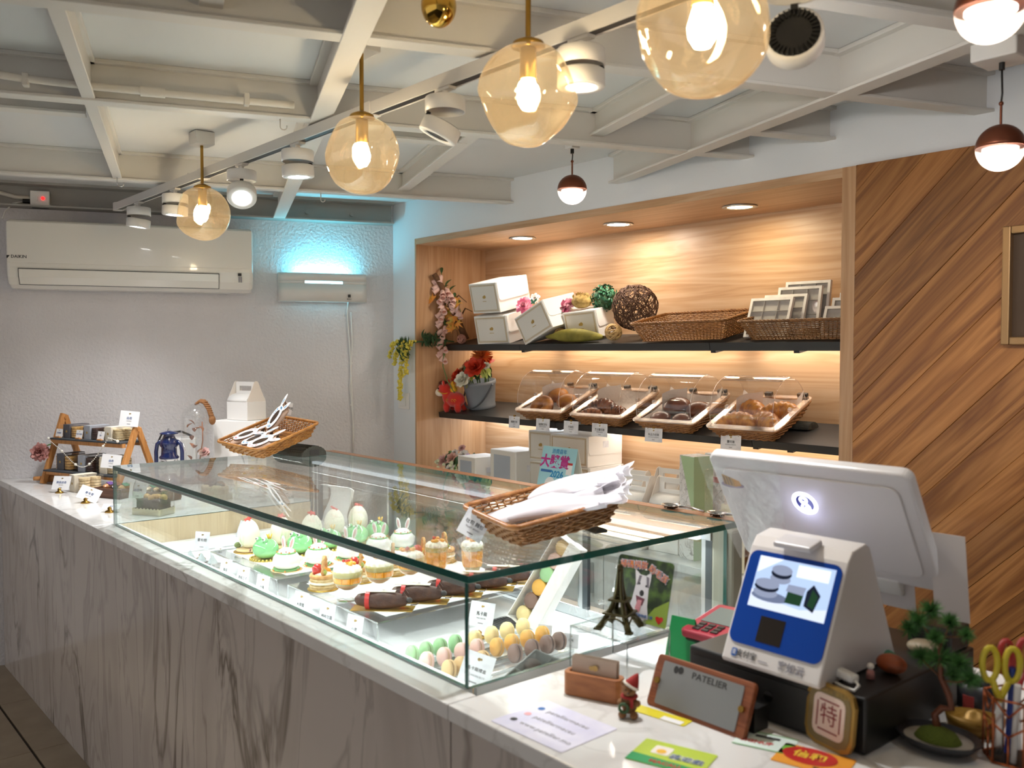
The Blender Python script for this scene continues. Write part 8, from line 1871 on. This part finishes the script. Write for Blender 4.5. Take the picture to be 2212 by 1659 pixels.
for P in ([(0, 0, 0.17), (-0.02, 0, 0.19), (-0.035, 0, 0.205)], [(0, 0, 0.17), (0.01, 0, 0.195), (0.016, 0, 0.215)], [(0.01, 0, 0.19), (0.03, 0, 0.195), (0.042, 0, 0.2)], [(0.002, 0, 0.12), (-0.02, 0, 0.135), (-0.03, 0, 0.145)], [(0.004, 0, 0.115), (0.03, 0, 0.12), (0.05, 0, 0.13)]): g.tube(P, 0.0016, 5)
g.build('twigs', M_bark, bn)
# small pot, ingot dish, copper pen holder, scissors
sp2 = thing('small_pot', 'small black pot with a red seal behind the bonsai', 'pot', (-0.665, 1.61, WZ)); G().lathe([(0, 0), (0.026, 0), (0.03, 0.02), (0.031, 0.06), (0.028, 0.06), (0.026, 0.05), (0, 0.05)], 24).build('pot', M_dish, sp2); G().box(-0.009, 0.009, -0.0315, -0.0295, 0.02, 0.042).build('red_seal', M_cred, sp2); g = G(); rr = random.Random(3)
for i in range(26): a = rr.uniform(0, 6.28); leaf(g, aim((0.012 * math.cos(a), 0.012 * math.sin(a), 0.05), (math.cos(a), math.sin(a), 1.1)), 0.03, 0.009)
g.build('leaves', M_dleaf, sp2)
ig = thing('gold_ingot', 'dull gold ingot ornament between bonsai and pen holder', 'ornament', (-0.635, 1.535, WZ), (0, 0, R(20))); G().lathe([(0, 0), (0.03, 0.0), (0.036, 0.01), (0.04, 0.03), (0.03, 0.024), (0.016, 0.026), (0.012, 0.036), (0, 0.04)], 24, sx=1.15, sy=0.75).build('ingot', mat('dull_gold', '#8f6a24', 0.4, 0.4), ig)
ph2 = thing('pen_holder', 'faceted copper wire pen holder at the right edge', 'pen holder', (-0.556, 1.482, WZ)); M_cop = mat('copper_wire', '#b5663f', 0.3, 0.9)
HX = [(0.042 * math.cos(R(60 * k + 10)), 0.042 * math.sin(R(60 * k + 10))) for k in range(6)]; hh = 0.1
def wire(a, b): G().tube([a, b], 0.0017, 6).build('wire', M_cop, ph2)
for k in range(6):
    (x, y), (x2, y2) = HX[k], HX[(k + 1) % 6]; mx, my = (x + x2) / 2, (y + y2) / 2
    wire((x, y, 0.002), (x, y, hh)); wire((x, y, hh), (x2, y2, hh)); wire((x, y, 0.002), (x2, y2, 0.002))
    wire((x, y, hh * 0.62), (mx, my, hh * 0.45)); wire((x2, y2, hh * 0.62), (mx, my, hh * 0.45)); wire((mx, my, hh * 0.45), (mx, my, 0.003)); wire((x, y, hh), (mx, my, hh * 0.75)); wire((x2, y2, hh), (mx, my, hh * 0.75))
G().prism(HX, 0.0, 0.0015).build('base', M_blk, ph2)
def scissors(label, x, y, rz, tilt, m, z0=0.006):
    t = thing('scissors', label, 'scissors', (x, y, WZ + z0), (tilt, 0, rz), 'scissors in the pen holder')
    for s in (-1, 1):
        G().tube([(s * 0.016 + 0.011 * math.cos(2 * PI * k / 18), 0, 0.142 + 0.026 * math.sin(2 * PI * k / 18)) for k in range(18)], 0.0048, 8, closed=True).build('handle', m, t); G().tube([(s * 0.012, 0, 0.118), (s * 0.004, 0, 0.095), (-s * 0.002, 0, 0.085)], 0.005, 8).build('shank', m, t)
        G().prism([(-0.005, 0.0), (0.005, 0.0), (0.0055, 0.085), (-0.0055, 0.085)], 0, 0.0012, front(s * 0.001, s * 0.0012, 0.0)).build('blade', M_steel, t)
scissors('yellow handled scissors in the copper pen holder', -0.572, 1.468, R(40), R(2), mat('yellow_handle', '#c9b52a', 0.4)); scissors('red handled scissors in the copper pen holder', -0.553, 1.494, R(60), R(-4), mat('red_handle', '#a8322e', 0.4), 0.012)
for lab, x, y, c, h_ in [('blue pen in the copper pen holder', -0.568, 1.492, '#2a3f8f', 0.14), ('white marker in the copper pen holder', -0.548, 1.462, '#c9c6c2', 0.125), ('teal pen in the copper pen holder', -0.536, 1.482, '#1f7f78', 0.15)]:
    t = thing('pen', lab, 'pen', (x, y, WZ + 0.003), (R(5), R(4), 0), 'pens in the copper holder'); m_ = mat('pen' + c, c, 0.35); G().cyl((0, 0, 0), (0, 0, h_ * 0.75), 0.0045, n=10).build('barrel', m_, t); G().cyl((0, 0, h_ * 0.75), (0, 0, h_), 0.0052, n=10).build('cap', m_, t)
# framed picture on the planks
fr_ = thing('picture_frame', 'narrow gold picture frame at the right edge of the plank wall', 'picture', (-0.94, YB - 0.018, 1.734)); M_frg = mat('bronze_frame', '#a8845a', 0.35, 0.6)
for s in (-1, 1): G().box(s * 0.135 - 0.011, s * 0.135 + 0.011, -0.028, 0, -0.168, 0.168).build('upright', M_frg, fr_, bevel=0.003); G().box(-0.123, 0.123, -0.028, 0, s * 0.157 - 0.011, s * 0.157 + 0.011).build('crossbar', M_frg, fr_, bevel=0.003)
G().box(-0.124, 0.124, -0.006, -0.002, -0.146, 0.146).build('backing', mat('frame_brown', '#4c3620', 0.5), fr_); G().box(-0.085, 0.085, -0.009, -0.0062, -0.11, 0.118).build('mount', M_gold, fr_); G().box(-0.08, 0.08, -0.0105, -0.0092, -0.105, 0.112).build('print', mat('pale_print', '#aeb4c6', 0.4), fr_)
